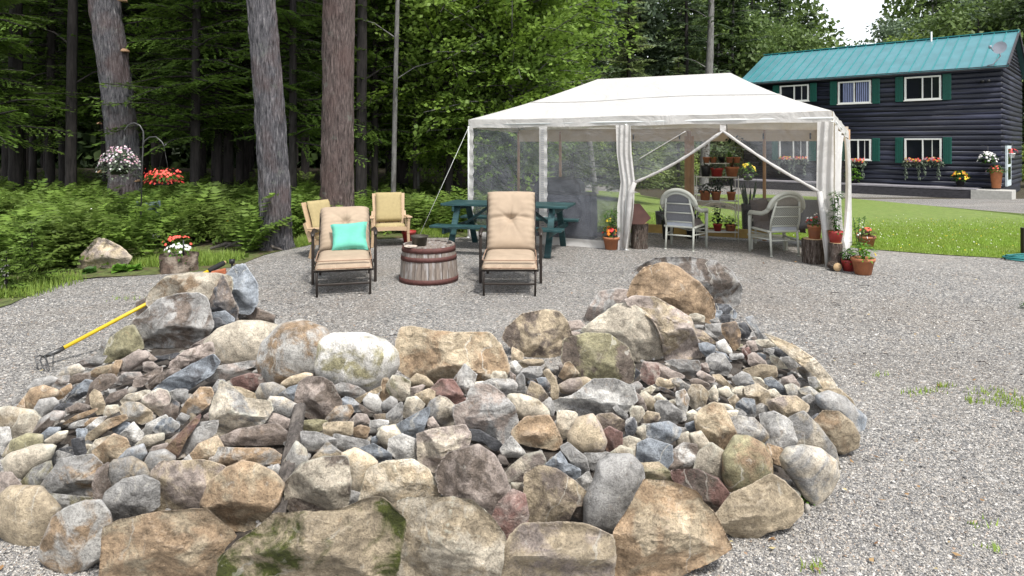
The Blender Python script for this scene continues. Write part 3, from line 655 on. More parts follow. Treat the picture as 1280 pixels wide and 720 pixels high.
# tile | colour kinds + shape (s plain, a angular, r rounded, f slab) | outline | landmark name
ROCKS = '''
W gka 380,430 440,370 560,270 700,220 850,215 900,250 925,330 950,440 925,500 860,560 720,620 600,655 500,625 430,580 385,500|faceted dark grey boulder
W cos 530,270 560,190 650,110 800,85 960,90 1040,110 1050,170 1020,260 900,330 700,330 560,310|cream and ochre topped boulder
W kda 1030,105 1080,220 1125,320 1110,420 1060,400 1000,350 930,350 900,240 960,210|
A ba 1020,110 1060,60 1100,55 1150,130 1150,200 1120,245 1070,240 1040,180|blue-grey boulder by the black grip
W ks 415,280 530,225 540,300 430,380 415,340|
W bs 940,360 1040,345 1100,390 1095,430 1000,440 940,400|
W ds 935,400 1000,395 1060,450 1000,500 930,505|
W vs 190,640 230,540 330,470 380,460 430,560 440,600 350,670 260,680 200,700|olive brown boulder
W gs 135,610 200,590 220,500 260,490 180,650 140,650|
W pf 310,690 420,625 480,640 540,690 450,720 340,740|
W pkf 660,710 760,630 930,570 945,640 850,700 720,740|
W ps 820,580 950,510 945,575 800,610|
W df 470,690 700,640 710,660 560,705 480,705|
A cr 945,390 1000,340 1080,310 1152,310 1240,330 1250,400 1190,470 1100,485 980,485 945,440|wide cream boulder
B gs 20,300 80,288 150,298 135,345 60,340|
B gks 150,375 230,300 300,330 260,380|
A ks 1100,250 1150,235 1230,270 1210,320 1150,310|
B wor 30,480 50,400 120,330 200,312 290,345 325,385 315,440 290,500 250,540 180,560 100,570 50,530|white boulder with rusty underside
B wvr 300,400 360,370 480,368 560,395 605,440 610,490 570,550 500,595 380,580 310,545 290,500|speckled mossy white boulder
B toa 635,420 660,330 700,320 800,340 900,350 1040,350 1090,400 1110,450 1130,520 1060,560 960,570 850,575 760,560 700,545 640,500|wide craggy tan boulder
C tks -15,370 0,330 60,280 150,262 200,270 230,310 250,370 250,440 200,465 100,455 40,430|smooth tan boulder
C vks 250,460 260,390 340,365 430,370 500,420 525,490 520,550 450,568 380,560 300,520 255,480|olive and black boulder
C cs 345,340 420,280 480,240 540,235 600,270 650,330 675,400 675,470 640,485 560,460 500,430 450,380 400,365|cream granite boulder
C pta 500,215 560,185 640,185 720,230 800,280 820,340 840,400 850,470 760,460 690,460 675,380 640,300 580,240|tall pink-brown boulder
C os 550,185 580,110 620,70 690,52 750,70 820,120 870,180 885,230 870,290 800,260 720,225 640,185|golden brown boulder
C gps 330,300 360,220 400,170 470,158 540,170 540,200 460,240 400,280 350,330|purplish grey boulder
C gks 590,70 680,25 800,20 900,35 960,70 1000,130 990,200 940,210 880,220 840,180 700,120|round weathered boulder at the back
C ps 230,300 300,290 330,320 260,335|
C ps 240,340 300,345 310,375 250,380|
C ts 0,410 50,440 45,465 0,468|
V bf 120,140 220,135 290,180 290,235 200,220 140,180|
V bds 170,230 290,240 340,290 330,330 260,300 200,270|
V bs 150,320 190,278 240,285 240,330 210,345 160,335|
V ds 240,310 300,310 300,360 240,375|
V gs 155,350 210,330 230,370 180,375|
V cs 10,310 60,300 115,320 110,360 40,355|
V gs 130,380 240,375 250,430 200,470 140,420|
V oks 250,385 340,370 370,440 365,520 330,550 290,490 255,440|rust-brown upright stone
V ds 355,380 410,370 450,420 430,470 375,470 360,430|
V bgf 420,340 470,330 500,400 550,480 510,490 460,400|
V gs 35,380 110,385 125,410 60,415|
V tpf 45,410 110,430 200,510 120,500 60,465|
V gf 120,425 160,430 225,490 190,490|
V wcr 210,510 260,490 310,560 310,590 250,580 215,550|
V bs 80,520 130,510 190,535 185,580 130,605 90,560|
V bs 200,570 270,590 310,640 270,640|
V gs 300,590 390,590 400,620 320,630|
V ps 365,550 420,520 400,560|
V ps 420,500 480,500 500,560 450,570|
V ra 390,560 440,545 455,600 430,640 400,600|
V cf 490,490 600,490 640,530 560,545 500,515|
V gs 550,550 620,560 600,610 550,580|
V ds 610,550 700,565 730,610 660,615 620,590|
V ctf 590,600 650,620 715,690 650,690 600,640|
V ps 440,600 480,585 560,650 560,680 480,680 440,660|
V bs 500,580 560,600 550,630 510,620|
V gs 660,620 750,610 790,680 740,690 680,660|
D tcf 0,365 60,385 140,420 210,470 270,540 295,585 240,590 220,540 150,490 90,440 40,400|long pale sandstone slab
U gts 560,120 640,90 700,130 700,185 610,185 580,150|
U ts 180,130 300,95 390,110 400,170 320,205 230,180|
U gbs 95,190 160,150 210,170 245,240 190,265 120,230|
U cs 215,180 290,190 340,240 330,270 260,240|
U bs 330,200 380,190 440,240 490,310 455,325 390,270 335,230|
U ps 450,190 520,170 570,240 560,265 480,250 450,225|
U cws 475,240 530,235 590,280 600,330 540,330 490,300|
U cws 585,270 650,255 710,300 730,345 700,360 640,310 590,300|
U gvs 640,190 690,190 740,270 740,330 700,280 650,240|
U tcs 190,260 270,240 340,290 355,350 340,380 270,370 210,340 190,300|
U cs 335,280 390,270 450,325 400,345 350,340|
U ts 60,345 110,310 135,345 125,400 90,395|
U cs 80,260 170,250 185,310 140,330 100,300|
U cr 10,260 60,255 85,300 60,335 20,310|
U gbs 120,380 170,340 240,350 250,420 240,470 180,440 130,410|
U kws 240,400 300,375 390,430 370,460 260,460|
U gs 30,430 130,410 180,440 170,475 60,475|
U tps 360,360 450,330 540,330 620,390 610,430 560,450 560,500 520,525 470,480 400,450 370,400|pinkish tan block on the right flank
U gs 600,340 650,315 750,400 760,440 650,460 610,430|
U dr 645,480 700,445 730,470 720,505 680,515 650,500|
U gbr 720,330 800,300 900,340 980,420 1030,460 1000,600 980,600 930,510 860,450 780,430 730,390|pale lavender-grey boulder
U ts 730,270 860,270 940,340 960,390 860,330 760,300|
U tos 680,530 760,445 850,450 940,520 980,600 970,670 880,710 800,680 760,600|golden tan boulder on the right edge
H gcs 110,30 170,0 230,60 290,140 310,230 300,290 270,240 200,170 150,150 120,90|large grey-green boulder
U gs 310,480 400,460 480,500 560,570 600,660 590,760 540,800 450,790 360,730 340,620|flat-topped grey boulder
U gts 65,500 140,475 240,490 310,560 350,620 340,680 300,700 220,650 110,590 80,540|grey boulder with rusty top
T tos 875,480 920,430 1000,390 1060,420 1110,520 1145,610 1130,660 1050,695 970,660 890,560|tan block with orange side
G vor 965,180 1010,110 1060,110 1120,140 1150,200 1152,270 1080,310 990,330 965,260|yellow-olive boulder
H cgr 75,200 100,160 160,150 230,165 290,210 300,270 270,330 210,385 170,350 130,290 90,240|round wrinkled cream boulder
G ta 920,450 990,350 1080,310 1160,270 1220,300 1300,380 1300,440 1240,500 1150,520 1060,570 960,520|tan boulder with a white vein
H os 0,130 60,150 75,180 60,220 0,200|
G ota 520,450 600,300 700,305 820,350 900,440 975,590 900,640 800,690 740,715 650,720 480,720 455,600 480,500|big rusty orange boulder
G gr 530,180 580,230 590,290 550,370 500,450 480,510 430,530 360,530 330,500 330,370 370,290 390,210 440,180|long smooth grey boulder
G kts 70,440 75,280 130,245 200,260 260,300 310,350 300,400 270,400 240,460 200,485 130,480 80,470|pitted reddish-brown boulder
G tpa -50,640 0,540 60,485 200,480 330,490 440,540 455,640 445,760 0,760 -50,740|blocky tan boulder
G ks 270,400 320,395 325,470 280,450|
F rps 1060,480 1100,400 1152,350 1200,370 1215,450 1210,500 1160,560 1120,560|reddish boulder
G cr 0,305 70,310 70,370 40,390 10,360|
G cps 0,230 60,180 120,170 140,210 100,260 50,290 0,300 -30,270|
G ba 150,230 220,170 250,215 300,240 290,290 240,280 200,250|
G gs 225,150 260,130 330,190 345,260 310,270 260,200|
G ws 290,290 340,255 360,290 330,335 300,320|
G gs 330,170 430,170 450,190 400,210 370,240 340,225|
G ctr 440,170 490,135 535,150 540,185 470,185|
G cs 495,110 530,95 575,110 575,160 550,185 520,150|
G vts 565,220 660,215 760,300 740,310 640,290 590,280|
G bs 575,130 620,110 710,140 712,200 680,235 620,225 570,200|squarish blue-grey stone
G rks 740,260 840,255 920,290 970,360 970,430 920,450 880,410 800,340 750,300|maroon boulder
G kws 705,240 715,170 770,130 820,140 835,190 815,250 760,258|dark speckled stone
G cs 830,240 850,170 900,135 950,170 990,240 985,310 940,300 870,270|rough cream stone
G cr 740,90 790,75 820,130 800,140 750,140|
G cr 805,85 850,75 890,130 850,175 820,140|
G bws 600,45 700,30 750,60 740,95 700,120 615,95|pale blue angular stone
G ds 510,50 550,10 560,60 540,90 520,95|
G cs 555,60 600,40 600,110 575,110|
G rs 405,75 440,55 490,80 490,130 440,165 410,120|brick-red stone
G tpr 265,80 300,20 360,5 390,50 415,110 400,150 320,160 265,120|rounded pinkish tan stone
S ota 600,570 690,480 830,475 900,600 910,650 870,690 700,660 620,640|flat peach-coloured stone
S gws 500,700 570,615 660,720 640,750 520,750|
S gcr 930,710 970,665 1020,690 1040,720 1000,760 950,750|
F tma 0,520 100,450 250,445 370,430 480,385 550,380 650,480 640,580 600,760 -160,760 -150,640 -60,560|large grey boulder with green moss
F cta 650,400 700,380 880,378 960,390 1040,450 1110,540 1100,620 1080,760 620,760 620,600 650,500|large craggy pale tan boulder
F pks 815,250 870,170 1000,135 1070,180 1120,270 1140,340 1080,440 1000,440 900,380 830,340|round purplish-brown boulder
F cts 465,390 510,240 590,205 700,200 770,240 815,330 820,375 720,370 640,400 610,445 560,390|yellowish cream boulder
F tcr 395,180 450,158 510,190 535,215 500,290 460,345 420,330 405,250|heart-shaped yellow stone
F cks 150,310 220,230 300,205 390,205 405,300 390,400 320,440 220,445 160,400|cream and brown boulder
F gs 400,330 470,350 460,390 400,400|
F cwr 130,210 180,125 220,160 230,220 200,260 160,275 130,250|
F gts 240,210 320,125 390,175 380,200 300,200 230,215|
R gs 110,580 200,585 330,630 330,680 200,710 110,700|
F gs 360,85 500,115 490,145 400,175 355,140|
F bs 475,150 530,130 600,170 600,200 540,210 490,185|
F cs 555,60 620,45 645,80 620,120 590,150 560,100|
F ws 610,110 660,90 735,120 740,180 720,210 650,195 605,160|
F pca 740,90 800,70 920,55 945,90 940,130 850,190 800,250 770,250 745,200|angular pink stone
Q kpf 570,620 700,560 930,525 1010,590 1015,650 850,665 700,665 590,665|brown slab under the ridged block
E ows 965,180 1000,145 1100,150 1200,150 1260,190 1250,215 1150,215 1060,210 1020,245 970,220|orange and white quartz stone
F gr 50,235 100,220 130,255 125,290 80,260|
S ds 230,560 350,570 470,640 510,690 430,700 380,660 280,630|
S gpa 190,400 270,370 290,310 340,260 420,270 500,330 560,400 600,520 590,600 500,670 440,590 350,560 220,530 195,470|big pinkish-grey block with dark veins
E tr 0,490 20,370 60,340 180,340 250,420 240,480 180,590 130,600 60,560 -10,500|khaki boulder on the left edge
E gvf 170,400 210,350 400,370 420,380 330,410 220,420|
E goa 200,320 280,210 330,200 400,190 440,230 430,340 380,375 290,375 220,350|grey stone with an orange corner
E wos 185,590 240,460 300,420 380,390 450,385 490,440 500,500 490,580 450,640 380,690 300,720 240,690 190,650|mottled white and ochre boulder
E ota 480,510 530,480 640,450 720,440 850,430 920,430 1000,500 1050,540 990,600 950,760 460,760 475,600|large orange-brown slab boulder
E ots 905,400 940,310 1020,240 1090,205 1152,220 1230,260 1270,310 1250,390 1200,470 1120,510 1050,510 980,470|golden boulder beside the stake
E tps 695,360 705,260 740,225 900,220 980,240 1000,270 960,320 890,370 880,430 780,450 710,430|squarish khaki-pink boulder
E gs 465,430 490,350 560,300 640,283 695,310 695,400 640,440 520,480 480,460|smooth grey boulder
E tgr 480,250 520,205 590,192 640,220 660,270 600,285 540,310 505,325|
E kps 420,310 440,250 490,220 480,270 505,340 470,380 430,370|
E gtr 650,230 680,170 740,160 780,190 770,230 720,280 670,270|round taupe stone
E bgr 540,190 580,150 640,130 655,170 630,205 590,195|
E ots 425,160 510,90 560,110 580,160 540,190 500,220 460,215|
E cr 25,200 60,170 160,140 235,140 210,200 150,240 100,280 40,250|long cream-green stone
E vgs 90,310 150,240 220,210 230,270 180,320 100,335|
E vtr 20,180 60,110 120,85 180,90 180,140 60,170|
E cs 60,60 100,0 160,0 175,40 160,80 70,100|
E ws 0,60 40,60 50,120 20,170 -20,150|
E ks 155,70 220,10 280,-10 260,30 190,85|
E br 180,90 220,55 265,55 260,85 210,100 190,130|
E cr 205,110 260,75 300,70 290,100 230,135|
E ds 265,150 320,140 330,180 280,190|
E ds 325,110 375,100 385,160 340,190 330,150|
E bs 345,60 390,60 390,110 350,100|
E gbs 210,210 260,160 340,185 300,200 240,240|
E cr 370,125 415,130 410,150 380,155|
E tos 400,80 480,20 550,0 560,20 490,60 430,100 400,110|
E cos 390,170 430,110 500,90 430,160|
E bs 505,50 540,20 590,40 570,75 520,80|
E wgs 540,90 600,35 640,80 640,110 590,135|
E ws 635,75 680,30 740,0 760,30 700,70|
E bws 695,60 740,15 800,30 800,65 750,75|
E cr 615,130 660,90 730,80 730,110 660,145|
E pks 660,190 690,140 750,125 740,160 680,195|
E rof 735,160 800,90 890,0 890,30 840,100 800,180 760,165|long reddish wedge
E gs 825,165 850,70 970,30 960,80 900,130 850,170|
E ots 860,180 900,130 970,100 1000,150 950,220 880,215|
E ws 810,210 850,175 875,210|
E pks 0,260 50,260 90,310 30,340 0,370|
Q cga 500,420 540,330 570,240 640,280 720,350 870,365 885,420 830,500 700,560 600,600 560,620 520,560|ridged khaki and dark block
Q gcr 820,290 850,235 930,228 1000,260 1005,300 950,340 870,350 830,330|
Q gcr 885,390 920,330 1000,335 1090,380 1080,430 1030,470 890,430|
Q pgr 820,500 850,450 950,450 1045,490 1045,540 990,570 900,530|
Q tr 1000,220 1060,180 1152,155 1200,165 1180,205 1060,250 1010,245|
Q rps 640,200 760,160 880,175 930,215 830,260 720,275 670,245|
Q gpf 465,190 490,120 570,100 700,80 780,70 770,110 640,150 570,200 480,200|
Q bdf 100,260 200,180 340,100 470,40 510,90 470,160 400,210 320,260 190,290|long blue-black slab
Q pkf 195,100 280,10 400,0 480,0 460,40 350,80 260,110|
Q kf 20,240 80,170 160,140 130,200 70,260|
Q ps 160,140 200,120 270,130 200,190 165,185|
Q df 0,40 100,30 250,20 200,50 60,60|
Q ps 0,75 60,75 105,110 60,150 0,130|
Q cpf 0,330 100,275 160,290 180,340 150,420 120,460 80,420 0,370|
Q gs 190,290 240,270 310,275 310,330 290,360 210,340|
Q kds 130,460 170,390 220,360 250,380 230,470 190,490|
Q ows 280,420 320,350 400,270 470,270 485,310 460,380 400,430 330,440|
Q gs 470,340 490,270 530,210 570,210 590,240 540,300 510,350|
Q ps 430,460 490,420 510,450 450,490|
Q gs 235,490 270,440 330,465 280,520|
Q wbs 75,560 130,490 190,480 250,530 200,580 110,585|
Q ws 0,590 20,520 120,470 100,530 50,590|
Q gcs 300,610 330,540 400,520 520,505 470,560 420,640 360,700 300,680|
Q bgf 980,310 1050,260 1150,230 1130,330 1100,400 1050,340 1000,320|
Q ts 600,250 700,260 820,310 820,350 720,345 660,290|
P ctr 0,420 70,405 230,430 285,490 250,560 200,590 130,600 90,560 0,540|broad cream boulder at the left edge
P tor 180,340 230,270 310,250 400,280 400,320 300,350 250,410 190,415|bread-shaped tan stone
P os 115,400 170,330 180,410 140,415|
P gr 250,420 290,350 380,335 415,370 370,420 300,465|
P gr 200,270 260,200 360,180 420,200 360,240 260,260|
P kgs 360,240 440,180 490,170 490,220 440,250 390,260|
P gcr 430,160 480,110 560,90 605,130 560,160 490,170|
P gpf 550,85 640,40 760,30 720,90 660,110 600,100|
P os 365,330 440,270 500,235 510,270 450,330 400,345|
P bda 490,330 540,260 610,210 655,220 640,290 560,340 500,360|
P kps 500,190 560,160 640,150 640,200 560,220 520,230|
P ks 620,380 660,230 720,180 800,170 830,210 760,270 700,290 640,400|
P ts 650,320 680,280 720,300 750,370 740,430 700,440 660,390|
P tos 650,150 700,115 810,90 800,130 720,170 680,175|
P os 780,150 830,70 880,65 860,120 830,185|
P pr 870,130 890,60 960,10 1040,0 1060,40 980,100 940,130|
P pgf 840,200 900,150 1010,150 1010,190 930,215 850,220|
P pkf 970,240 980,190 1060,160 1150,110 1150,150 1090,190 1030,240|
P kf 1060,250 1120,190 1152,170 1152,240 1080,260|
P kps 770,340 800,300 900,270 910,300 830,350 765,370|
P ws 715,280 780,265 790,290 740,300|
P cf 880,350 920,310 1040,280 1070,290 1000,340 900,380|
P pgr 245,580 300,480 380,435 450,440 440,480 360,530 270,600|
P ds 390,410 430,375 520,370 510,400 420,430|
P kps 480,410 560,370 650,390 610,430 500,440|
P of 460,510 560,450 680,410 690,425 600,470 480,515|
P gs 490,545 530,510 630,480 600,530 540,550|
P of 580,540 650,480 720,470 660,520|
P wps 600,560 700,480 760,470 720,520 640,590|
P cs 750,440 770,390 840,385 860,420 790,460 760,475|
P tws 875,410 920,370 1000,375 1080,430 1080,480 1020,510 920,490 890,450|
R kpa 75,340 100,240 160,200 250,210 300,240 360,350 360,400 290,460 190,480 130,440 75,380|multicoloured dark and pink boulder
R gpf 310,260 400,225 490,250 550,290 520,320 420,315 350,290|
R bgs 370,360 420,330 460,340 510,380 520,420 460,430 380,400|
R ows 280,480 350,400 440,390 460,430 420,490 340,520|
R tf 450,360 560,300 650,255 660,290 580,320 500,380|
R wr 550,350 590,305 640,320 680,380 670,430 620,440 560,395|
R tos 660,340 680,200 720,200 740,300 700,340|
R cvs 720,240 760,180 820,190 870,220 865,310 820,345 760,320 730,280|
R tr 880,210 930,160 990,180 1040,230 1010,250 900,240|
R ps 870,310 880,260 960,240 980,250 930,310|
R ts 920,310 1010,270 1050,290 1050,350 1000,380 960,340|
R gr 680,370 740,325 780,350 790,400 740,430 690,410|
R gcs 715,450 800,375 820,380 815,480 760,530 720,510|
R cws 820,450 860,340 920,330 975,380 950,430 870,470|
R bf 785,530 1000,410 1005,450 940,640 870,600 810,570|triangular blue-grey stone
S gcs 0,365 60,330 110,350 160,400 185,480 140,535 60,520 0,470 -30,430|
R ws 590,560 600,500 660,490 720,500 710,540 640,570 600,580|
R cr 650,600 680,545 760,540 800,590 790,640 730,700 680,650|
R bs 600,620 650,600 640,650 605,665|
R vs 120,500 200,490 270,500 270,540 200,580 125,575|
R ts 270,520 350,510 455,510 450,590 340,625 270,580|
R pws 450,500 500,445 560,455 590,510 540,520 480,535|
R os 460,560 520,530 585,550 560,620 490,610|
R ks 520,370 580,420 630,440 620,465 560,460 520,410|
R kts 620,450 700,445 700,485 630,485|
R ps 1000,500 1040,470 1090,540 1060,570 1010,550|
S rka 10,270 70,210 150,210 210,300 240,360 180,390 90,350 20,310|rough dark red stone
S wka 165,200 235,100 310,170 300,220 270,300 220,290 180,240|
S cr 280,270 310,220 370,215 340,270 285,290|
S gws 350,235 440,200 570,205 600,240 580,300 500,310 420,270|pale grey tapered stone
S cs 430,170 450,140 520,145 540,185 500,200 430,195|
S ws 550,90 600,65 640,110 620,150 580,150|
S tkf 620,75 680,55 790,55 795,95 700,110 640,105|
S gs 640,140 700,110 780,110 785,160 740,190 680,175|
S gbs 605,280 610,190 640,155 665,190 670,285 640,290|
S ps 560,140 600,170 600,210 570,200|
S pts 690,290 720,220 780,250 830,320 790,370 740,350 690,310|
S bps 760,190 850,190 865,250 860,290 790,270|
S ts 800,170 840,135 890,200 910,270 895,380 860,340 855,290 860,200|
S gbs 800,370 850,330 880,400 875,450 820,440|
S ctr 560,360 570,315 650,315 750,350 820,420 820,465 700,475 640,470 580,420|smooth cream-tan wedge stone
S tpr 910,250 1000,200 1100,190 1170,230 1150,280 1080,305 960,290|
S tos 920,170 960,90 990,80 1050,150 1030,190 960,200|
C wga 220,650 290,630 370,570 450,570 520,600 535,650 490,700 430,720 300,720 230,690|large pale speckled slab
S cs 910,440 970,435 1030,450 1040,510 1000,580 930,625 905,580|
T prs 470,150 490,80 580,90 595,150 570,220 530,230 480,190|
T ps 590,150 600,85 680,130 765,165 760,190 660,190 600,185|
T gks 655,75 720,62 870,68 885,110 860,185 800,185 730,110|grey wedge stone under the tall boulder
T ts 580,220 600,185 700,215 710,250 650,265 590,240|
T tgs 680,200 740,190 820,250 810,285 740,260|
T ps 870,165 900,135 1000,190 980,220 900,190|
T prs 885,90 940,80 965,145 900,125|
T gs 950,50 990,20 1060,25 1110,100 1080,160 1000,140 950,90|
T ts 990,170 1040,165 1125,250 1090,255 1020,215|
T kgs 360,250 440,215 475,250 450,290 390,300 360,280|
T cvs 470,280 540,245 570,260 540,300 480,300|
T ps 410,310 430,290 480,340 510,420 450,390 415,350|
T ctr 465,310 500,290 560,340 575,400 550,425 490,390|
T gs 580,390 600,360 660,365 750,430 750,480 700,515 600,490|pale grey brick-shaped stone
T tks 490,450 520,430 590,445 600,480 560,510 500,510|
T cs 390,420 410,395 470,400 490,440 440,515 400,480|
T kts 140,480 180,455 260,450 340,500 370,550 300,570 200,555|
T gs 360,500 400,475 430,510 430,580 360,600|
T woa 725,300 780,280 810,340 790,450 750,450 730,370|flaky white and ochre stone
T tcs 810,300 840,245 900,250 945,300 920,390 850,400 815,360|
T cs 955,290 1000,240 1020,290 1020,350 970,330|
T cr 1020,270 1080,250 1115,290 1090,330 1030,300|
T cs 660,360 700,345 740,390 720,400|
T cr 550,330 600,300 650,350 590,355|
T dks 570,250 640,260 720,300 720,330 640,290|
T ks 695,300 715,250 725,330|
T cr 800,440 840,420 885,450 870,500 810,500|
T gr 860,420 890,400 930,410 900,440|
T ctr 935,380 1000,365 1100,380 1140,420 1060,420 980,400|
T gr 1090,340 1152,310 1160,380 1110,380|
T gs 740,540 790,550 780,590 730,570|
T bs 790,520 850,500 875,530 850,585 800,560|
T gs 270,400 300,390 370,450 360,490 300,450|
T ks 800,210 870,190 960,230 960,260 860,230|
T ds 380,130 400,100 460,150 420,195 380,180|
T cr 1060,430 1160,420 1160,470 1090,475|
'''
import bmesh
_ico = {}
def ico(s):
    if s not in _ico:
        bm = bmesh.new(); bmesh.ops.create_icosphere(bm, subdivisions=s, radius=1)
        V = np.array([v.co[:] for v in bm.verts]); F = np.array([[v.index for v in f.verts] for f in bm.faces]); bm.free(); _ico[s] = (V, F)
    return _ico[s]
def fbm(P, sc, seed, oct_=3):
    out = np.empty(len(P)); off = Vector((seed * 3.7, seed * 1.3, seed * 7.1))
    for i, p in enumerate(P): out[i] = mnoise.fractal(Vector(p) * sc + off, 1.0, 2.1, oct_)
    return out
def solid_rock(pts, shape, seed, Yc=None, C=None):
    """a closed stone whose front outline is pts (picture points) at its own distance"""
    rs = np.random.RandomState(seed)
    A = np.array(pts, float); cx = (A[:, 0].min() + A[:, 0].max()) / 2; cy = (A[:, 1].min() + A[:, 1].max()) / 2
    x1, y1 = A[:, 0], A[:, 1]; x2, y2 = np.roll(x1, -1), np.roll(y1, -1); cr = x1 * y2 - x2 * y1; a = cr.sum() / 2
    if abs(a) > 1: cx = ((x1 + x2) * cr).sum() / (6 * a); cy = ((y1 + y2) * cr).sum() / (6 * a)
    w, h = np.ptp(A[:, 0]), np.ptp(A[:, 1])
    if Yc is None:
        yb = cy + .42 * h; Yb = hit(cx, min(yb, 750)); thick = .42 * min(w, h) / FPX * Yb
        if shape == 'f': thick *= .8
        Yc = Yb + thick * .2
    else: thick = .42 * min(w, h) / FPX * Yc
    mid = math.sqrt(w * h) / 2 / FPX * Yc; thick = min(max(thick, mid * .6), mid * 1.0)
    px = math.sqrt(w * h); sub = 6 if px > 120 else 5 if px > 48 else 4 if px > 20 else 3
    V, F = ico(sub)
    ang = np.linspace(-math.pi, math.pi, 361); B = A - (cx, cy); B2 = np.roll(B, -1, axis=0); rad = np.zeros(361)
    for i, t in enumerate(ang):
        d = (math.cos(t), math.sin(t)); best = 0
        for (p, q) in zip(B, B2):
            e = q - p; den = d[0] * e[1] - d[1] * e[0]
            if abs(den) < 1e-9: continue
            s_ = (p[0] * e[1] - p[1] * e[0]) / den; u = (p[0] * d[1] - p[1] * d[0]) / den
            if s_ > 0 and -1e-6 <= u <= 1 + 1e-6: best = max(best, s_)
        rad[i] = best if best > 0 else min(w, h) * .3
    k = {'r': 13, 's': 7, 'a': 3, 'f': 5}[shape]; ker = np.hanning(k + 2)[1:-1]; ker /= ker.sum()
    rad = np.convolve(np.concatenate([rad[-k - 1:-1], rad, rad[1:k + 1]]), ker, 'same')[k:-k] * (1.08 if math.sqrt(w * h) > 80 else 1.24)
    P = V.copy(); th = np.arctan2(-P[:, 2], P[:, 0]); pw = {'r': 2.4, 's': 3.2, 'a': 4.5, 'f': 4.5}[shape]
    yy = np.clip(np.abs(P[:, 1]), 0, 1); lat = np.arcsin(yy) / (math.pi / 2)      # 0 rim .. 1 pole
    prof_r = (1 - lat ** 1.25); R_ = np.interp(th, ang, rad) / FPX * Yc; rel_ = prof_r            # 0 centre .. 1 rim
    X = np.cos(th) * R_ * prof_r; Z = -np.sin(th) * R_ * prof_r
    dome = (1 - np.clip(rel_, 0, 1) ** pw) ** (1 / {'r': 2.0, 's': 2.2, 'a': 2.4, 'f': 2.4}[shape]) * thick
    hw_, hh_r = w / 2 / FPX * Yc, h / 2 / FPX * Yc
    D = dome.copy()
    if shape != 'r':
        rot0 = rs.uniform(0, 6.28); nf = {'s': 5, 'a': 6, 'f': 4}[shape]
        for k in range(nf):
            an = rot0 + k * 6.283 / nf + rs.normal() * .35; sl = thick * rs.uniform(.45, 1.15) * (1.3 if shape == 'a' else 1)
            pl_ = thick * rs.uniform(.82, 1.12) - sl * (X / hw_ * math.cos(an) + Z / hh_r * math.sin(an)); 
            D = np.minimum(D, np.maximum(pl_, thick * .02 * (1 - rel_)))
        D = np.minimum(D, thick * rs.uniform(.62, .85) + thick * .5 * (X / hw_ * rs.normal() * .4 - Z / hh_r * rs.uniform(-.2, .7)))
        D = np.where(dome < thick * .25, np.minimum(dome, np.maximum(D, dome * .5)), np.maximum(D, thick * .04))
    Yv = np.where(P[:, 1] < 0, -D, dome * .9)
    Q = np.stack([X, Yv, Z], 1)
    amp = mid * {'r': .045, 's': .045, 'a': .06, 'f': .05}[shape]; fr_ = 1.1 / max(mid, .02)
    Pn = Q * (1, 1, 2.2 if shape in 'fa' else 1)
    dsp = fbm(Pn, fr_, seed, 2 if shape == 'r' else 4) * amp
    if shape in 'afs':
        rdg = np.abs(fbm(Pn, fr_ * 1.9, seed + 5, 5)); dsp += -rdg * amp * 1.1
        # layered steps, as in broken slabs
        st_ = fbm(Q * (.6, .6, 2.0), fr_ * 1.3, seed + 9, 3); dsp += amp * .9 * (np.round(st_ * 5) / 5 - st_) * (1.6 if shape != 's' else .8)
    nn = Q / np.maximum(1e-6, np.linalg.norm(Q, axis=1))[:, None]; rim = 1 - .5 * (lat < .2)
    Q = Q + nn * (dsp * rim)[:, None]
    ctr = Vector(((cx - 640) / FPX * Yc, Yc, CAM_H - (cy - HY) / FPX * Yc)); f = (ctr - Vector((0, 0, CAM_H))).normalized()
    W_ = np.stack([Q[:, 0] + Q[:, 1] * f.x, Q[:, 1] * f.y, Q[:, 2] + Q[:, 1] * f.z], 1)
    return W_, F, ctr, px
CW = dict(t='tan', c='cream', g='grey', b='blue-grey', d='dark slate', o='rusty orange', p='pinkish', r='dark red', v='olive', m='mossy', w='white', k='brown')
SW = {'r': 'smooth rounded', 's': 'rough', 'a': 'angular', 'f': 'flat slab-like'}
parsed = []
for ln in ROCKS.strip().split('\n'):
    head, nm = ln.split('|'); tl, kd, *pt = head.split(); x0, y0, s_ = TILES[tl]
    pts = [(x0 + float(p.split(',')[0]) / s_, y0 + float(p.split(',')[1]) / s_) for p in pt]
    parsed.append((pts, kd, nm.strip()))
LM = [(np.mean([p[0] for p in r[0]]), np.mean([p[1] for p in r[0]]), r[2]) for r in parsed if r[2]]
def colour_words(ks): return ' and '.join(CW[k] for k in ks)
used_labels = {}
def rel(cx, cy, k=0):
    L = sorted(LM, key=lambda l: (l[0] - cx) ** 2 + (1.4 * (l[1] - cy)) ** 2); l = L[k]; dx, dy = cx - l[0], cy - l[1]
    if abs(dx) > abs(dy) * 1.1: r_ = 'right of' if dx > 0 else 'left of'
    else: r_ = 'below' if dy > 0 else 'above'
    return r_, l[2]
def stone_label(cx, cy, ks, sh, sz, elong):
    szw = 'tiny' if sz < 11 else 'small' if sz < 22 else 'medium' if sz < 36 else 'large'
    cands = []
    for k in range(4):
        r_, l = rel(cx, cy, k)
        cands.append('%s %s%s %s stone %s the %s' % (szw, 'elongated ' if elong else '', colour_words(ks), SW[sh].split()[0] if sh != 'f' else 'flat', r_, l))
    r1, l1 = rel(cx, cy, 0); r2, l2 = rel(cx, cy, 1)
    for c in cands + ['%s %s stone between the %s and the %s' % (szw, colour_words(ks), l1, l2)] + [c.replace(' stone ', ' stone ' + x) for x in ('wedged ', 'tucked just ', 'half buried ') for c in cands]:
        c = ' '.join(c.split()[:16])
        if c not in used_labels: used_labels[c] = 1; return c
    return cands[0]
n_stone = 0
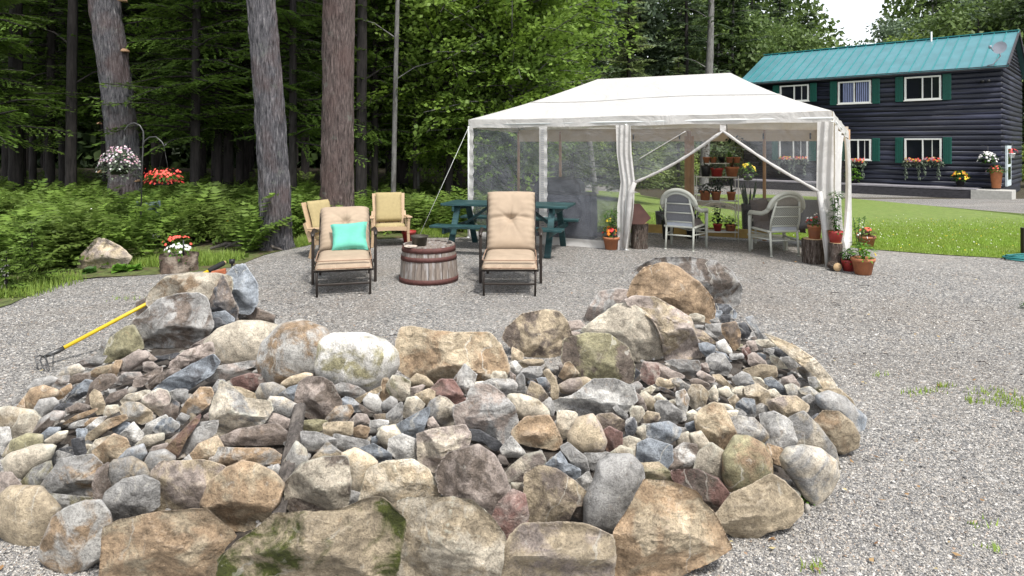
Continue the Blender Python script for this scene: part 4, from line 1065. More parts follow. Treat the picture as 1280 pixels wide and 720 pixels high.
YOV = {'cream and ochre topped boulder': 5.55, 'faceted dark grey boulder': 5.1, 'blue-grey boulder by the black grip': 5.75}
for i, (pts, kd, nm) in enumerate(parsed):
    sh = kd[-1]; ks = kd[:-1]; V, F, ctr, px = solid_rock(pts, sh, i + 3, YOV.get(nm))
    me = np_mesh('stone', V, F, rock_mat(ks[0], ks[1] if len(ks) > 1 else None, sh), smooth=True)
    if sh != 'r': me.set_sharp_from_angle(angle=R(38))
    big = px > 42
    o = obj('boulder' if big else 'stone', me, None, ctr)
    xs = [p[0] for p in pts]; ys = [p[1] for p in pts]; w, h = max(xs) - min(xs), max(ys) - min(ys)
    if nm: lab = nm + (' on the crest of the rock pile' if ctr.y > 3.75 and ctr.x > -3 and 'at the' not in nm and 'edge' not in nm and 'by the' not in nm else ' in the rock pile')
    else: lab = stone_label(sum(xs) / len(xs), sum(ys) / len(ys), ks, sh, px, max(w, h) / max(1, min(w, h)) > 1.9)
    tag(o, lab, 'boulder' if big else 'stone', 'boulders of the rock pile' if big else 'stones of the rock pile')
    n_stone += 1 if not big else 0
print('traced stones', n_stone)
# rubble that fills the gaps
from math import hypot
def inside(px, py, poly):
    c = False; j = len(poly) - 1
    for i in range(len(poly)):
        if (poly[i][1] > py) != (poly[j][1] > py) and px < (poly[j][0] - poly[i][0]) * (py - poly[i][1]) / (poly[j][1] - poly[i][1]) + poly[i][0]: c = not c
        j = i
    return c
PILE = [(0, 520), (25, 480), (70, 465), (130, 425), (170, 395), (250, 370), (310, 365), (330, 395), (345, 440), (500, 462), (590, 455), (640, 440), (700, 430), (760, 420), (860, 385), (905, 365), (930, 390), (985, 425), (1040, 480), (1072, 540), (1045, 590), (1000, 640), (900, 670), (600, 700), (200, 700), (0, 640)]
rg = random.Random(5); fills = []
KF = ['g', 'g', 'b', 't', 'c', 't', 'p', 'd', 'k', 'cg', 'gk', 'to', 'v', 'gc', 'p', 'k', 'w']
fill_mesh = []
for q in range(16):
    V, F = ico(3 if q < 8 else 2); rs = np.random.RandomState(q); P = V * np.array([1, rs.uniform(.6, .95), rs.uniform(.3, .6)])
    for _ in range(11):
        nr = rs.normal(size=3); nr /= np.linalg.norm(nr); dl = rs.uniform(.38, .66) * np.sqrt(((nr * (1, .8, .55)) ** 2).sum()); dd = P @ nr - dl; m_ = dd > 0; P[m_] -= np.outer(dd[m_], nr)
    P = P * (1 + .07 * fbm(P, 1.4, q, 3))[:, None]; fill_mesh.append((P, F))
tries = 0; shared = {}
while len(fills) < 760 and tries < 30000:
    tries += 1; px, py = rg.uniform(0, 1080), rg.uniform(365, 705)
    if not inside(px, py, PILE): continue
    cov = [r for r in parsed if inside(px, py, r[0])]
    if cov and rg.random() < .86: continue
    Y = hit(px, py); s_ = rg.uniform(.022, .06) if not cov else rg.uniform(.02, .04)
    x = (px - 640) / FPX * Y
    if any(hypot(x - f[0], Y - f[1]) < .6 * (s_ + f[2]) for f in fills): continue
    fills.append((x, Y, s_, bool(cov), px, py))
fills.sort(key=lambda f: (f[3], -f[2])); stuffV = []; stuffF = []; nb_ = 0
for i, (x, y, s_, cov, px, py) in enumerate(fills):
    z = mound(x, y); q = rg.randrange(16); e = (rg.uniform(-.4, .4) + .35, rg.uniform(-.4, .4), rg.uniform(0, 6.3))
    if i < 45 and not cov:
        kd = rg.choice(KF); key = (q, kd)
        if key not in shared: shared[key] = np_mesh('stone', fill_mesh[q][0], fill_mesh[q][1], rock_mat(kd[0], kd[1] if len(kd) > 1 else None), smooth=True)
        o = obj('stone', shared[key], None, (x, y, z - .03), e); o.scale = (s_, s_, s_)
        tag(o, stone_label(px, py, kd, 's', s_ * 2 / y * FPX, False), 'stone', 'stones of the rock pile')
    else:
        from mathutils import Euler
        Rm = np.array(Euler(e).to_matrix()); P = fill_mesh[8 + q % 8][0] @ Rm.T * s_ + (x, y, z - .032)
        stuffV.append(P); stuffF.append(fill_mesh[8 + q % 8][1] + nb_); nb_ += len(P)
if stuffV:
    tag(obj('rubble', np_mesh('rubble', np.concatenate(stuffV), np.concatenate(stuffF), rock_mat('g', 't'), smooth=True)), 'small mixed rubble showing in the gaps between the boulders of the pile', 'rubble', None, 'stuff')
# weathered wooden stake lying up the front of the pile
st = thing('wooden_stake', 'weathered grey wooden stake lying upright among the stones of the pile', 'stake', (0, 0, 0))
Pb, Pt = at(347, 650, 2.72), at(374, 508, 3.34)
dv = (Pt - Pb).normalized(); mb = MB()
def bark(u, v):
    t = u * 2 * math.pi; p = Pb.lerp(Pt, v); r_ = .027 + .008 * mnoise.noise(Vector((math.cos(t) * 3, math.sin(t) * 3, v * 2))) + .006 * mnoise.noise(Vector((math.cos(t) * 9, math.sin(t) * 9, v * 3)))
    X = dv.cross(Vector((0, 1, 0))).normalized(); Yv = dv.cross(X); return p + X * math.cos(t) * r_ * 1.25 + Yv * math.sin(t) * r_ * .8
M['driftwood'] = plain('weathered_grey_wood', (.12, .105, .095), .9, .6, 6, .02, stretch=(8, 8, 1), c2=(.24, .21, .185))
grid_mb(bark, 36, 40).build('shaft', M['driftwood'], st)
# scattered loose gravel stones in front
rs = np.random.RandomState(3); NP = 120000
oct_v = np.array([[1, 0, 0], [0, 1, 0], [-1, 0, 0], [0, -1, 0], [0, 0, 1], [0, 0, -1]], float); oct_f = np.array([[0, 1, 4], [1, 2, 4], [2, 3, 4], [3, 0, 4]])
px = rs.uniform(-30, 1310, NP * 2); py = 300 + 430 * rs.beta(1.3, 1.1, NP * 2); Yp = CAM_H * FPX / (py - HY); Xp = (px - 640) / FPX * Yp
ey = np.interp(Xp, [p.x for p in LINEW], [p.y for p in LINEW]); ok = (Yp < ey - .03) & (Yp < 9.5)
for k in range(len(Xp)):
    if ok[k] and -4.2 < Xp[k] < 2.9 and Yp[k] < 7 and mound(Xp[k], Yp[k]) > .03: ok[k] = False
Xp, Yp = Xp[ok][:NP], Yp[ok][:NP]; NP = len(Xp)
sc = (.0030 + .0060 * rs.beta(1.2, 4.0, NP)) * (1 + .0 * Yp); sc = sc * np.clip(Yp / 5.0, .9, 1.3) * np.where(rs.rand(NP) < .012, rs.uniform(1.6, 2.6, NP), 1)
V = oct_v[None] * (rs.uniform(.6, 1.35, (NP, 6, 1))) * sc[:, None, None] * np.array([1, 1, .65]); V[:, 5] *= .2
az = rs.uniform(0, 6.28, NP); c_, s_ = np.cos(az), np.sin(az); tl = rs.normal(0, .35, NP)
V2 = V.copy(); V2[..., 2] = V[..., 2] + V[..., 0] * tl[:, None]
X2 = V2[..., 0] * c_[:, None] - V2[..., 1] * s_[:, None] + Xp[:, None]; Y2 = V2[..., 0] * s_[:, None] + V2[..., 1] * c_[:, None] + Yp[:, None]
Z2 = V2[..., 2] + .001
# follow the slight waves of the yard
zg = np.array([.012 * mnoise.noise(Vector((x * .8, y * .8, 0))) for x, y in zip(Xp, Yp)]); Z2 = Z2 + zg[:, None]
VV = np.stack([X2, Y2, Z2], -1).reshape(-1, 3); FF = (oct_f[None] + (np.arange(NP) * 6)[:, None, None]).reshape(-1, 3)
tag(obj('gravel', np_mesh('gravel', VV, FF, M['pebble'], tone=np.repeat(rs.rand(NP), 6))), 'loose mixed grey and tan gravel covering the yard', 'gravel', None, 'stuff')
# ================================================================== OBJECTS OF THE YARD
M['bronze'] = plain('dark_bronze_metal', (.035, .028, .024), .4, .15, 12, .001, metal=.3)
M['cushion'] = plain('tan_cushion_fabric', (.36, .28, .205), .85, .10, 7, .0015, spec=.2)
M['piping'] = plain('brown_piping', (.30, .19, .13), .8, .1, 20, 0)
M['turq'] = plain('turquoise_fabric', (.13, .44, .34), .85, .10, 6, .003, spec=.2)
M['resin'] = plain('tan_resin', (.45, .32, .20), .55, .06, 12, .001)
M['olivefab'] = plain('olive_tan_cushion', (.36, .29, .15), .85, .08, 20, .001, spec=.2)
M['teal_paint'] = plain('dark_teal_paint', (.012, .043, .045), .5, .35, 8, .002, stretch=(1, 4, 4), c2=(.03, .082, .088))
M['stave'] = plain('weathered_oak_stave', (.20, .165, .14), .8, .4, 9, .006, stretch=(5, 5, .7), c2=(.36, .34, .33))
M['hoop'] = plain('rusty_iron_hoop', (.085, .032, .027), .7, .3, 25, .001)
M['terracotta'] = plain('terracotta', (.36, .14, .065), .8, .2, 10, .001, c2=(.28, .12, .07))
M['redplastic'] = plain('red_plastic', (.30, .035, .03), .45, .1, 8, 0)
M['blackplastic'] = plain('black_plastic', (.015, .015, .016), .45, .2, 8, 0)
M['bark'] = bark_mat('log_bark', (.10, .075, .06), (.17, .135, .115), (.42, .38, .34), 1.6)
M['cutwood'] = plain('cut_wood', (.42, .29, .16), .8, .25, 14, .002)
M['wicker'] = plain('white_wicker', (.43, .44, .39), .6, .08, 60, .002)
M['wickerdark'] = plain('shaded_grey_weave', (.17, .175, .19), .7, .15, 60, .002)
M['greycush'] = plain('grey_brown_cushion', (.12, .105, .10), .9, .12, 20, .002)
M['yellowh'] = plain('yellow_fibreglass', (.62, .42, .02), .4, .1, 10, 0)
M['blacksteel'] = plain('black_steel', (.07, .07, .07), .35, .2, 10, 0, metal=.4)
M['cover'] = plain('black_vinyl_cover', (.016, .016, .022), .5, .2, 5, .01)
M['whitewire'] = plain('white_wire', (.55, .55, .5), .5, .05, 10, 0)

def cushion(w, h, t, tufts=(), wr=.006, n=30, seed=0, mid=None):
    """thin pad in the xz plane, front towards -y; origin at bottom centre of its back face"""
    vs = []; fs = []
    for side in (0, 1):
        for j in range(n + 1):
            for i in range(n + 1):
                u, v = i / n, j / n; a = 1 - abs(2 * u - 1) ** 7; b2 = 1 - abs(2 * v - 1) ** 7; th = t * (max(a, 0) ** .45) * (max(b2, 0) ** .45)
                x, z = (u - .5) * w, v * h
                # soft outline
                x += (u - .5) * -.03 * w * math.sin(v * math.pi) + .006 * mnoise.noise(Vector((v * 6, seed, 0)))
                y = -th if side == 0 else .0
                if side == 0:
                    for (tu, tv) in tufts:
                        dx, dy = (u - tu) * w, (v - tv) * h; r_ = math.hypot(dx, dy); an = math.atan2(dy, dx)
                        y += .055 * math.exp(-(r_ / .05) ** 2) * (t / .12) + .020 * math.exp(-r_ / .15) * max(0, math.cos(an * 7 + seed + 1.2 * mnoise.noise(Vector((an, seed, 3))))) ** 2 * min(1, r_ / .03)
                    if mid is not None: y += .03 * math.exp(-((v - mid - .05 * math.sin(u * 3)) / .03) ** 2)
                    y += wr * mnoise.noise(Vector((x * 7, z * 7, seed)))
                    e = min(u, 1 - u) * w
                    y += .008 * math.exp(-e / .06) * math.sin(v * 70 + seed)
                vs.append((x, y, z))
    o = (n + 1) ** 2
    for j in range(n):
        for i in range(n):
            a = j * (n + 1) + i; fs.append((a, a + 1, a + n + 2, a + n + 1)); fs.append((o + a, o + a + n + 1, o + a + n + 2, o + a + 1))
    for i in range(n):
        a, b2 = i, i + 1; fs.append((a, o + a, o + b2, b2)); a, b2 = n * (n + 1) + i, n * (n + 1) + i + 1; fs.append((a, b2, o + b2, o + a))
        a, b2 = i * (n + 1), (i + 1) * (n + 1); fs.append((a, b2, o + b2, o + a)); a, b2 = a + n, b2 + n; fs.append((a, o + a, o + b2, b2))
    return MB().add(vs, fs, True)
def tf(mb, loc, rx=0, ry=0, rz=0):
    from mathutils import Euler
    Mx = Matrix.Translation(loc) @ Euler((rx, ry, rz)).to_matrix().to_4x4()
    mb.v = [tuple(Mx @ Vector(p)) for p in mb.v]; return mb
def rail_loop(w, d, z, r=.005): return [(-w, -d, z), (w, -d, z)]

def lounger(label, loc, rz, back_h, back_tilt, tufts, mid):
    t = thing('lounge_chair', label, 'lounge chair', loc, rz, 'cushioned lounge chairs')
    w = .32; zs = .30
    for sx in (-1, 1):
        MB().tube([(sx * (w - .025), .02, 0), (sx * (w - .02), .02, zs - .03), (sx * (w - .02), .06, zs)], .013, 8).build('leg', M['bronze'], t)
        MB().box((sx * (w + .06), .72, .30), (.035, .045, .60), bev=.006).build('leg', M['bronze'], t)
        MB().box((sx * (w - .0), 1.30, .19), (.035, .045, .38), bev=.006).build('leg', M['bronze'], t)
        MB().box((sx * (w + .005), .74, zs - .01), (.03, 1.36, .035), bev=.006).build('side_rail', M['bronze'], t)
        arm = MB().tube([(sx * (w + .06), .68, .605), (sx * (w + .065), .80, .63), (sx * (w + .06), 1.0, .64), (sx * (w + .03), 1.22, .60)], [.02, .028, .028, .02], 8)
        arm.build('armrest', M['bronze'], t)
        MB().bar((sx * (w + .03), .72, zs - .03), (sx * (w + .06), .72, zs - .03), .05, .04).build('bracket', M['bronze'], t)
    MB().box((0, .05, zs - .005), (2 * w, .03, .035), bev=.006).build('front_rail', M['bronze'], t)
    MB().box((0, .02, .14), (2 * w - .06, .02, .025), bev=.005).build('stretcher', M['bronze'], t)
    mb = MB()
    for k in range(7): mb.box((0, .12 + k * .1, zs), (2 * w - .04, .02, .012))
    mb.build('seat_slat_frame', M['bronze'], t)
    sc_ = tf(cushion(.64, .80, .125, (), .004, 30, 3), (0, 0, zs + .012), rx=-math.pi / 2)
    sc_.v = [(x, y, zs + .012 + (z - (zs + .012))) for x, y, z in sc_.v]
    s_ = sc_.build('seat_cushion', M['cushion'], t, (0, .0, 0))
    for zz in (.115, .025):
        MB().tube([(-.30, .80, zs + zz), (-.313, .7, zs + zz), (-.313, .04, zs + zz), (-.29, .003, zs + zz), (.29, .003, zs + zz), (.313, .04, zs + zz), (.313, .7, zs + zz), (.3, .8, zs + zz)], .006, 6).build('piping', M['piping'], s_)
    bc = tf(cushion(.63, back_h, .15, tufts, .008, 56, 7 + back_h, mid), (0, .86, zs + .06), rx=-back_tilt)
    b_ = bc.build('back_cushion', M['cushion'], t)
    bf = MB()
    for sx in (-1, 1): bf.tube([(sx * .31, .88, zs), (sx * .31, .88 + math.sin(back_tilt) * back_h * .97, zs + .03 + math.cos(back_tilt) * back_h * .97)], .014, 8)
    p = (.90 + math.sin(back_tilt) * back_h * .97, zs + .03 + math.cos(back_tilt) * back_h * .97)
    bf.tube([(-.31, p[0] - .02, p[1]), (-.15, p[0], p[1] + .025), (.15, p[0], p[1] + .025), (.31, p[0] - .02, p[1])], .014, 8)
    bf.build('back_frame', M['bronze'], t)
    return t
l1 = lounger('lounge chair with tan tufted cushion and a turquoise pillow, left of the barrel', (-1.93, 7.34, 0), R(14), .66, R(38), ((.52, .60),), None)
l2 = lounger('lounge chair with tall upright tan cushion and empty seat, right of the barrel', (-.03, 7.34, 0), R(-1), .82, R(25), ((.5, .50),), .49)
pl = cushion(.42, .34, .11, (), .006, 24, 2)
pl.v = [(x * (1 + .10 * abs(2 * (z / .34) - 1) ** 2), y, z + .02 * (x / .21) ** 2 * (1 if z > .17 else -1)) for x, y, z in pl.v]
cxp = at(436, 311, 7.93)
pw = tf(pl, (0, 0, 0), rx=R(-28), ry=R(-4)).build('throw_pillow', M['turq'], None, (cxp.x, 7.98, .425), (0, 0, R(10)))
tag(pw, 'turquoise square pillow leaning on the back of the left lounge chair', 'pillow')

# --- half barrel table
bt = thing('barrel_table', 'half wine barrel with rusty hoops used as a table between the loungers', 'barrel', (-1.07, 8.24, 0))
HB = .47; prof = lambda z: .372 - .045 * (z / HB) ** 1.6
for k in range(26):
    a0, a1 = 2 * math.pi * k / 26 + .008, 2 * math.pi * (k + 1) / 26 - .008; mb = MB(); vs = []; rr_ = random.Random(k)
    dr_ = rr_.uniform(-.003, .003); top = HB + rr_.uniform(-.006, .004)
    for q in range(7):
        z = top * q / 6
        for a in (a0, (a0 + a1) / 2, a1): vs.append(((prof(z) + dr_) * math.cos(a), (prof(z) + dr_) * math.sin(a), z))
        for a in (a1, a0): vs.append(((prof(z) - .025) * math.cos(a), (prof(z) - .025) * math.sin(a), z))
    fs = []
    for q in range(6):
        for c in range(5): fs.append((q * 5 + c, q * 5 + (c + 1) % 5, (q + 1) * 5 + (c + 1) % 5, (q + 1) * 5 + c))
    fs.append(tuple(30 + c for c in range(5)))
    mb.add(vs, fs); mb.build('stave', M['stave'], bt)
for (z0, z1) in ((.01, .07), (.285, .34), (.39, .455)):
    mb = MB(); n_ = 48; vs = []
    for (rr_, z) in ((.003, z0), (.008, z0), (.008, z1), (.003, z1)):
        for j in range(n_): a = 2 * math.pi * j / n_; vs.append(((prof(z) + rr_) * math.cos(a), (prof(z) + rr_) * math.sin(a), z))
    mb.add(vs, [(i * n_ + j, i * n_ + (j + 1) % n_, (i + 1) * n_ + (j + 1) % n_, (i + 1) * n_ + j) for i in range(3) for j in range(n_)], True); mb.build('hoop', M['hoop'], bt)
hd = MB()
for k in range(7):
    x0 = -.30 + k * .086; x1 = x0 + .082; ym = math.sqrt(max(.001, .305 ** 2 - max(abs(x0), abs(x1)) ** 2)) if max(abs(x0), abs(x1)) < .3 else .06
    MB().box(((x0 + x1) / 2, 0, HB - .025), (x1 - x0, 2 * ym, .02), bev=.003).build('top_board', M['stave'], bt)
MB().lathe([(.0, 0), (.30, 0), (.30, .01), (0, .01)], 30, (0, 0, HB - .055)).build('head', M['stave'], bt)
def pot_mb(r, h, rim=True, n=28, flare=.72):
    p = [(0, 0), (r * flare, 0), (r * .97, h * .8)]
    p += [(r * 1.06, h * .8), (r * 1.08, h), (r * .93, h), (r * .88, h * .8)] if rim else [(r, h), (r * .92, h), (r * .9, h * .85)]
    p += [(0, h * .84)]; return MB().lathe(p, n)
P0 = at(524, 307, 8.15); ash = thing('small_pot', 'small dark brown metal pot standing on the barrel table', 'pot', (P0.x, 8.17, HB - .012))
pot_mb(.105, .125, True, 28, .85).build('vessel', plain('dark_olive_metal', (.045, .04, .03), .45, .2, 10, 0), ash)
P0 = at(513, 311, 8.0); tr_ = MB().lathe([(0, 0), (.07, 0), (.085, .012), (.08, .014), (.06, .006), (0, .005)], 24).build('saucer', plain('pale_saucer', (.55, .47, .4), .5, .08, 9, 0), None, (P0.x, 8.02, HB - .010))
tag(tr_, 'pale flat saucer beside the small dark pot on the barrel', 'saucer')

# --- resin armchairs with olive cushions
def resin_chair(label, loc, rz):
    t = thing('resin_armchair', label, 'armchair', loc, rz, 'tan resin armchairs')
    m = M['resin']
    for sx in (-1, 1):
        lg = MB(); pts = [(sx * .335, -.26, 0), (sx * .32, -.27, .25), (sx * .33, -.28, .5), (sx * .34, -.28, .56)]
        for a, b2, w0 in zip(pts, pts[1:], (.055, .06, .075)): lg.bar(a, Vector(b2) + Vector((0, 0, .004)), .05, w0, up=(0, 1, 0), bev=.008)
        lg.build('leg', m, t)
        MB().bar((sx * .30, .30, 0), (sx * .31, .18, .36), .045, .07, up=(0, 1, 0), bev=.008).build('leg', m, t)
        MB().bar((sx * .345, -.34, .575), (sx * .335, .30, .535), .10, .03, bev=.01).build('armrest', m, t)
        MB().bar((sx * .32, -.25, .33), (sx * .30, .26, .28), .03, .08, bev=.006).build('side_apron', m, t)
        MB().bar((sx * .33, .26, .30), (sx * .31, .42, .62), .03, .06, up=(0, 1, 0)).build('back_post', m, t)
    ap = MB()
    for k in range(10):
        x0 = -.31 + k * .062; zz = .335 - .04 * math.sin(math.pi * (k + .5) / 10) * -1; ap.box((x0 + .031, -.265, .345 + .012 * math.sin(math.pi * (k + .5) / 10)), (.0625, .03, .075))
    ap.build('front_apron', m, t)
    for k in range(6): MB().box((0, -.20 + k * .09, .365 - k * .012), (.58, .078, .02), bev=.004).build('seat_slat', m, t)
    for k in range(5):
        MB().bar((-.24 + k * .12, .29, .33), (-.26 + k * .13, .50, .98), .105, .02, up=(0, 1, 0), bev=.004).build('back_slat', m, t)
    tf(cushion(.56, .50, .075, (), .003, 20, 1), (0, -.25, .385), rx=-math.pi / 2 - R(6)).build('seat_cushion', M['olivefab'], t)
    tf(cushion(.50, .60, .07, (), .003, 20, 4), (0, .26, .43), rx=R(-17)).build('back_cushion', M['olivefab'], t)
    return t
resin_chair('tan resin armchair with olive cushions facing us, behind the barrel', (-2.12, 11.1, 0), R(14)).scale = (.92, .92, .88)
resin_chair('tan resin armchair with olive cushion mostly hidden behind the left lounger', (-2.72, 9.9, 0), R(62)).scale = (.9, .9, .86)

# --- picnic table
pt_ = thing('picnic_table', 'dark teal painted picnic table with benches in front of the netting', 'picnic table', (-.06, 10.6, 0), R(-16))
L_ = 2.12; mt = M['teal_paint']
for k in range(5): MB().box((0, -.30 + k * .15, .755 + .002 * (k % 2)), (L_, .14, .038), bev=.005).build('tabletop_plank', mt, pt_)
for sy in (-1, 1):
    for k in range(2): MB().box((0, sy * (.62 + k * .145), .445 + .002 * k), (L_, .135, .038), bev=.005).build('bench_plank', mt, pt_)
for sx in (-1, 1):
    x = sx * .80
    for sy in (-1, 1): MB().bar((x, sy * .62, 0), (x, sy * .24, .735), .04, .10, up=(1, 0, 0), bev=.004).build('leg', mt, pt_)
    MB().bar((x + sx * .045, -.78, .375), (x + sx * .045, .78, .375), .04, .09, bev=.004).build('bench_support', mt, pt_)
    MB().bar((x + sx * .045, -.36, .69), (x + sx * .045, .36, .69), .04, .085, bev=.004).build('top_support', mt, pt_)
    MB().bar((x - sx * .03, 0, .40), (x - sx * .50, 0, .73), .04, .08, up=(0, 1, 0), bev=.004).build('brace', mt, pt_)

# --- grill under a cover inside the tent
P0 = Vector((.95, 12.0, 0)); gr = thing('covered_grill', 'barbecue grill under a black cover behind the netting', 'grill', P0, R(-20))
def gcover(u, v):
    a = u * 2 * math.pi; c_, s_ = math.cos(a), math.sin(a); ex = .25
    x = math.copysign(abs(c_) ** ex, c_); y = math.copysign(abs(s_) ** ex, s_)
    prof_ = [(.60, .0), (.61, .35), (.60, .78), (.60, .84), (.46, .86), (.44, 1.02), (.36, 1.10), (.12, 1.13), (0, 1.135)]
    k = v * (len(prof_) - 1); i = min(int(k), len(prof_) - 2); f = k - i; r_ = prof_[i][0] + (prof_[i + 1][0] - prof_[i][0]) * f; z = prof_[i][1] + (prof_[i + 1][1] - prof_[i][1]) * f
    return (x * r_ + .012 * math.sin(a * 9) * (z < .8) - (.06 if z > .85 else 0), y * r_ * .5, z)
grid_mb(gcover, 72, 40).build('cover', M['cover'], gr)

# --- leaves and flowers
def blade_mesh(spec, mat, name, seed=0):
    """spec: list of (base, dir, length, width, droop)"""
    mb = MB()
    for (b0, d, L, w, dr) in spec:
        b0 = Vector(b0); d = Vector(d).normalized(); s_ = d.cross(Vector((0, 0, 1)));
        if s_.length < .05: s_ = Vector((math.cos(seed + L * 90), math.sin(seed + L * 90), 0))
        s_.normalize(); P = []
        for k in range(4):
            f = k / 3; P.append(b0 + d * L * f + Vector((0, 0, -dr * f * f * L)))
        ww = [w * .5, w, w * .8, w * .05]
        vs = []
        for p, q2 in zip(P, ww): vs += [p - s_ * q2 / 2, p + s_ * q2 / 2]
        mb.add(vs, [(0, 1, 3, 2), (2, 3, 5, 4), (4, 5, 7, 6)], True)
    return mb.mesh(name, mat)
LEAFC = dict(green=leaf_mat('houseplant_leaf', (.05, .12, .02), (.12, .24, .05)), dark=leaf_mat('dark_leaf', (.012, .03, .012), (.04, .07, .03), None, .15),
             lime=leaf_mat('bright_leaf', (.12, .25, .03), (.26, .42, .08)), silver=leaf_mat('grey_leaf', (.16, .2, .14), (.35, .38, .28)), bronze=leaf_mat('bronze_leaf', (.10, .05, .03), (.2, .12, .05)))
FLC = {k: plain(k + '_petals', c, .6, .1, 30, 0) for k, c in dict(red=(.60, .03, .03), coral=(.75, .10, .07), yellow=(.75, .55, .04), orange=(.8, .22, .02), white=(.62, .60, .58), mauve=(.36, .27, .34), pink=(.55, .32, .38)).items()}
def foliage(kind, r, h, n, seed, leaf=.05):
    rg = random.Random(seed); sp = []
    if kind == 'snake':
        for k in range(n): a = rg.uniform(0, 6.28); sp.append(((r * .4 * math.cos(a), r * .4 * math.sin(a), 0), (math.cos(a) * .22, math.sin(a) * .22, 1), h * rg.uniform(.55, 1), leaf, 0))
    elif kind == 'spray':
        for k in range(n): a = rg.uniform(0, 6.28); e = rg.uniform(.3, 1.3); sp.append(((0, 0, 0), (math.cos(a) * e, math.sin(a) * e, 1), h * rg.uniform(.7, 1.1), leaf, rg.uniform(.2, .7)))
    else:
        for k in range(n):
            a = rg.uniform(0, 6.28); rr_ = r * math.sqrt(rg.random()); z = rg.uniform(0, h) * (1 if kind == 'bush' else 1)
            if kind == 'bush': rr_ *= math.sin(math.pi * min(1, .25 + .7 * z / h))
            if kind == 'tall': rr_ *= .35 + .6 * abs(math.sin(z * 12 + seed))
            if kind == 'trail': z = rg.uniform(-h, h * .5); rr_ = r * (.7 + .3 * rg.random())
            sp.append(((rr_ * math.cos(a), rr_ * math.sin(a), z), (math.cos(a), math.sin(a), rg.uniform(-.4, .9)), leaf * rg.uniform(.7, 1.4), leaf * .55, rg.uniform(.1, .6)))
    return sp
def flowers(r, h, n, size, seed, zlo=0.0, kind='dome'):
    rg = random.Random(seed); mb = MB()
    for k in range(n):
        a = rg.uniform(0, 6.28); rr_ = r * math.sqrt(rg.random()); z = zlo + (h - zlo) * (math.sqrt(max(0, 1 - (rr_ / r) ** 2)) if kind == 'dome' else rg.random()) * rg.uniform(.75, 1.05)
        c = Vector((rr_ * math.cos(a), rr_ * math.sin(a), z)); nn = Vector((math.cos(a) * rr_ / r, math.sin(a) * rr_ / r - .5, .7)).normalized(); q = nn.to_track_quat('Z', 'Y'); vs = [c + nn * size * .15]
        for j in range(10): t = j * math.pi / 5; vs.append(c + q @ Vector((math.cos(t), math.sin(t), .25 if j % 2 else .0)) * size * (.55 if j % 2 else 1) * .5)
        mb.add(vs, [(0, j + 1, (j + 1) % 10 + 1) for j in range(10)])
    return mb
def potted(label, loc, r, h, pmat, fol=None, fls=(), rim=True, group='potted plants', name='potted_plant', stems=True, flare=.72):
    t = thing(name, label, 'potted plant', loc, 0, group)
    pot_mb(r, h, rim, 28, flare).build('pot', M[pmat], t)
    if fol:
        for (kind, mat, fr_, fh, n, leaf) in (fol if isinstance(fol, list) else [fol]):
            obj('foliage', blade_mesh(foliage(kind, fr_, fh, n, int(loc[0] * 97) + n, leaf), LEAFC[mat], 'foliage'), t, (0, 0, h * .85))
        if stems:
            mb = MB()
            for k in range(5): a = k * 1.3; mb.tube([(0, 0, 0), (math.cos(a) * fr_ * .3, math.sin(a) * fr_ * .3, fh * .5), (math.cos(a) * fr_ * .5, math.sin(a) * fr_ * .5, fh * .85)], .004, 5)
            mb.build('stems', LEAFC[mat], t, (0, 0, h * .8))
    for (cn, fr_, fh, n, sz) in fls: flowers(fr_, fh, n, sz, n, fh * .2).build('flowers', FLC[cn], t, (0, 0, h * .85))
    return t
def gl_(px, py): return gp(px, py)
p = gl_(765.5, 313); potted('terracotta pot of yellow, orange and red flowers by the gathered curtain', (p.x, p.y + .12, 0), .135, .21, 'terracotta', ('tall', 'green', .15, .50, 170, .06), [('yellow', .13, .36, 7, .075), ('orange', .10, .22, 5, .085), ('red', .16, .18, 6, .06)])
p = gl_(1065, 340); potted('small bright red plastic pot beside the big terracotta pot', (p.x, p.y + .09, 0), .095, .155, 'redplastic', ('bush', 'green', .10, .18, 90, .05), rim=False)
p = gl_(1085.5, 345); potted('large terracotta pot with yellow-green leaves, nearest the camera of the pots', (p.x, p.y + .13, 0), .14, .22, 'terracotta', [('bush', 'lime', .15, .24, 130, .06)], [('yellow', .16, .16, 4, .06)])
p = gl_(1087, 310); potted('brown pot with pink geranium at the lawn edge behind the tent curtain', (p.x, p.y + .1, 0), .14, .19, 'terracotta', ('bush', 'bronze', .15, .16, 90, .06), [('coral', .16, .18, 9, .05)])
p = gl_(1075, 322); t = thing('tall_seedling', 'tall thin leggy plant with white flowers behind the big terracotta pot', 'plant', (p.x, p.y, 0))
obj('foliage', blade_mesh(foliage('tall', .12, .62, 110, 5, .055), LEAFC['green'], 'foliage'), t); flowers(.11, .60, 10, .035, 4, .1).build('flowers', FLC['white'], t)
mb = MB()
for k in range(3): mb.tube([(0, 0, 0), (.04 * k - .05, .02, .3), (.09 * k - .1, 0, .62)], .006, 5)
mb.build('stems', LEAFC['green'], t)

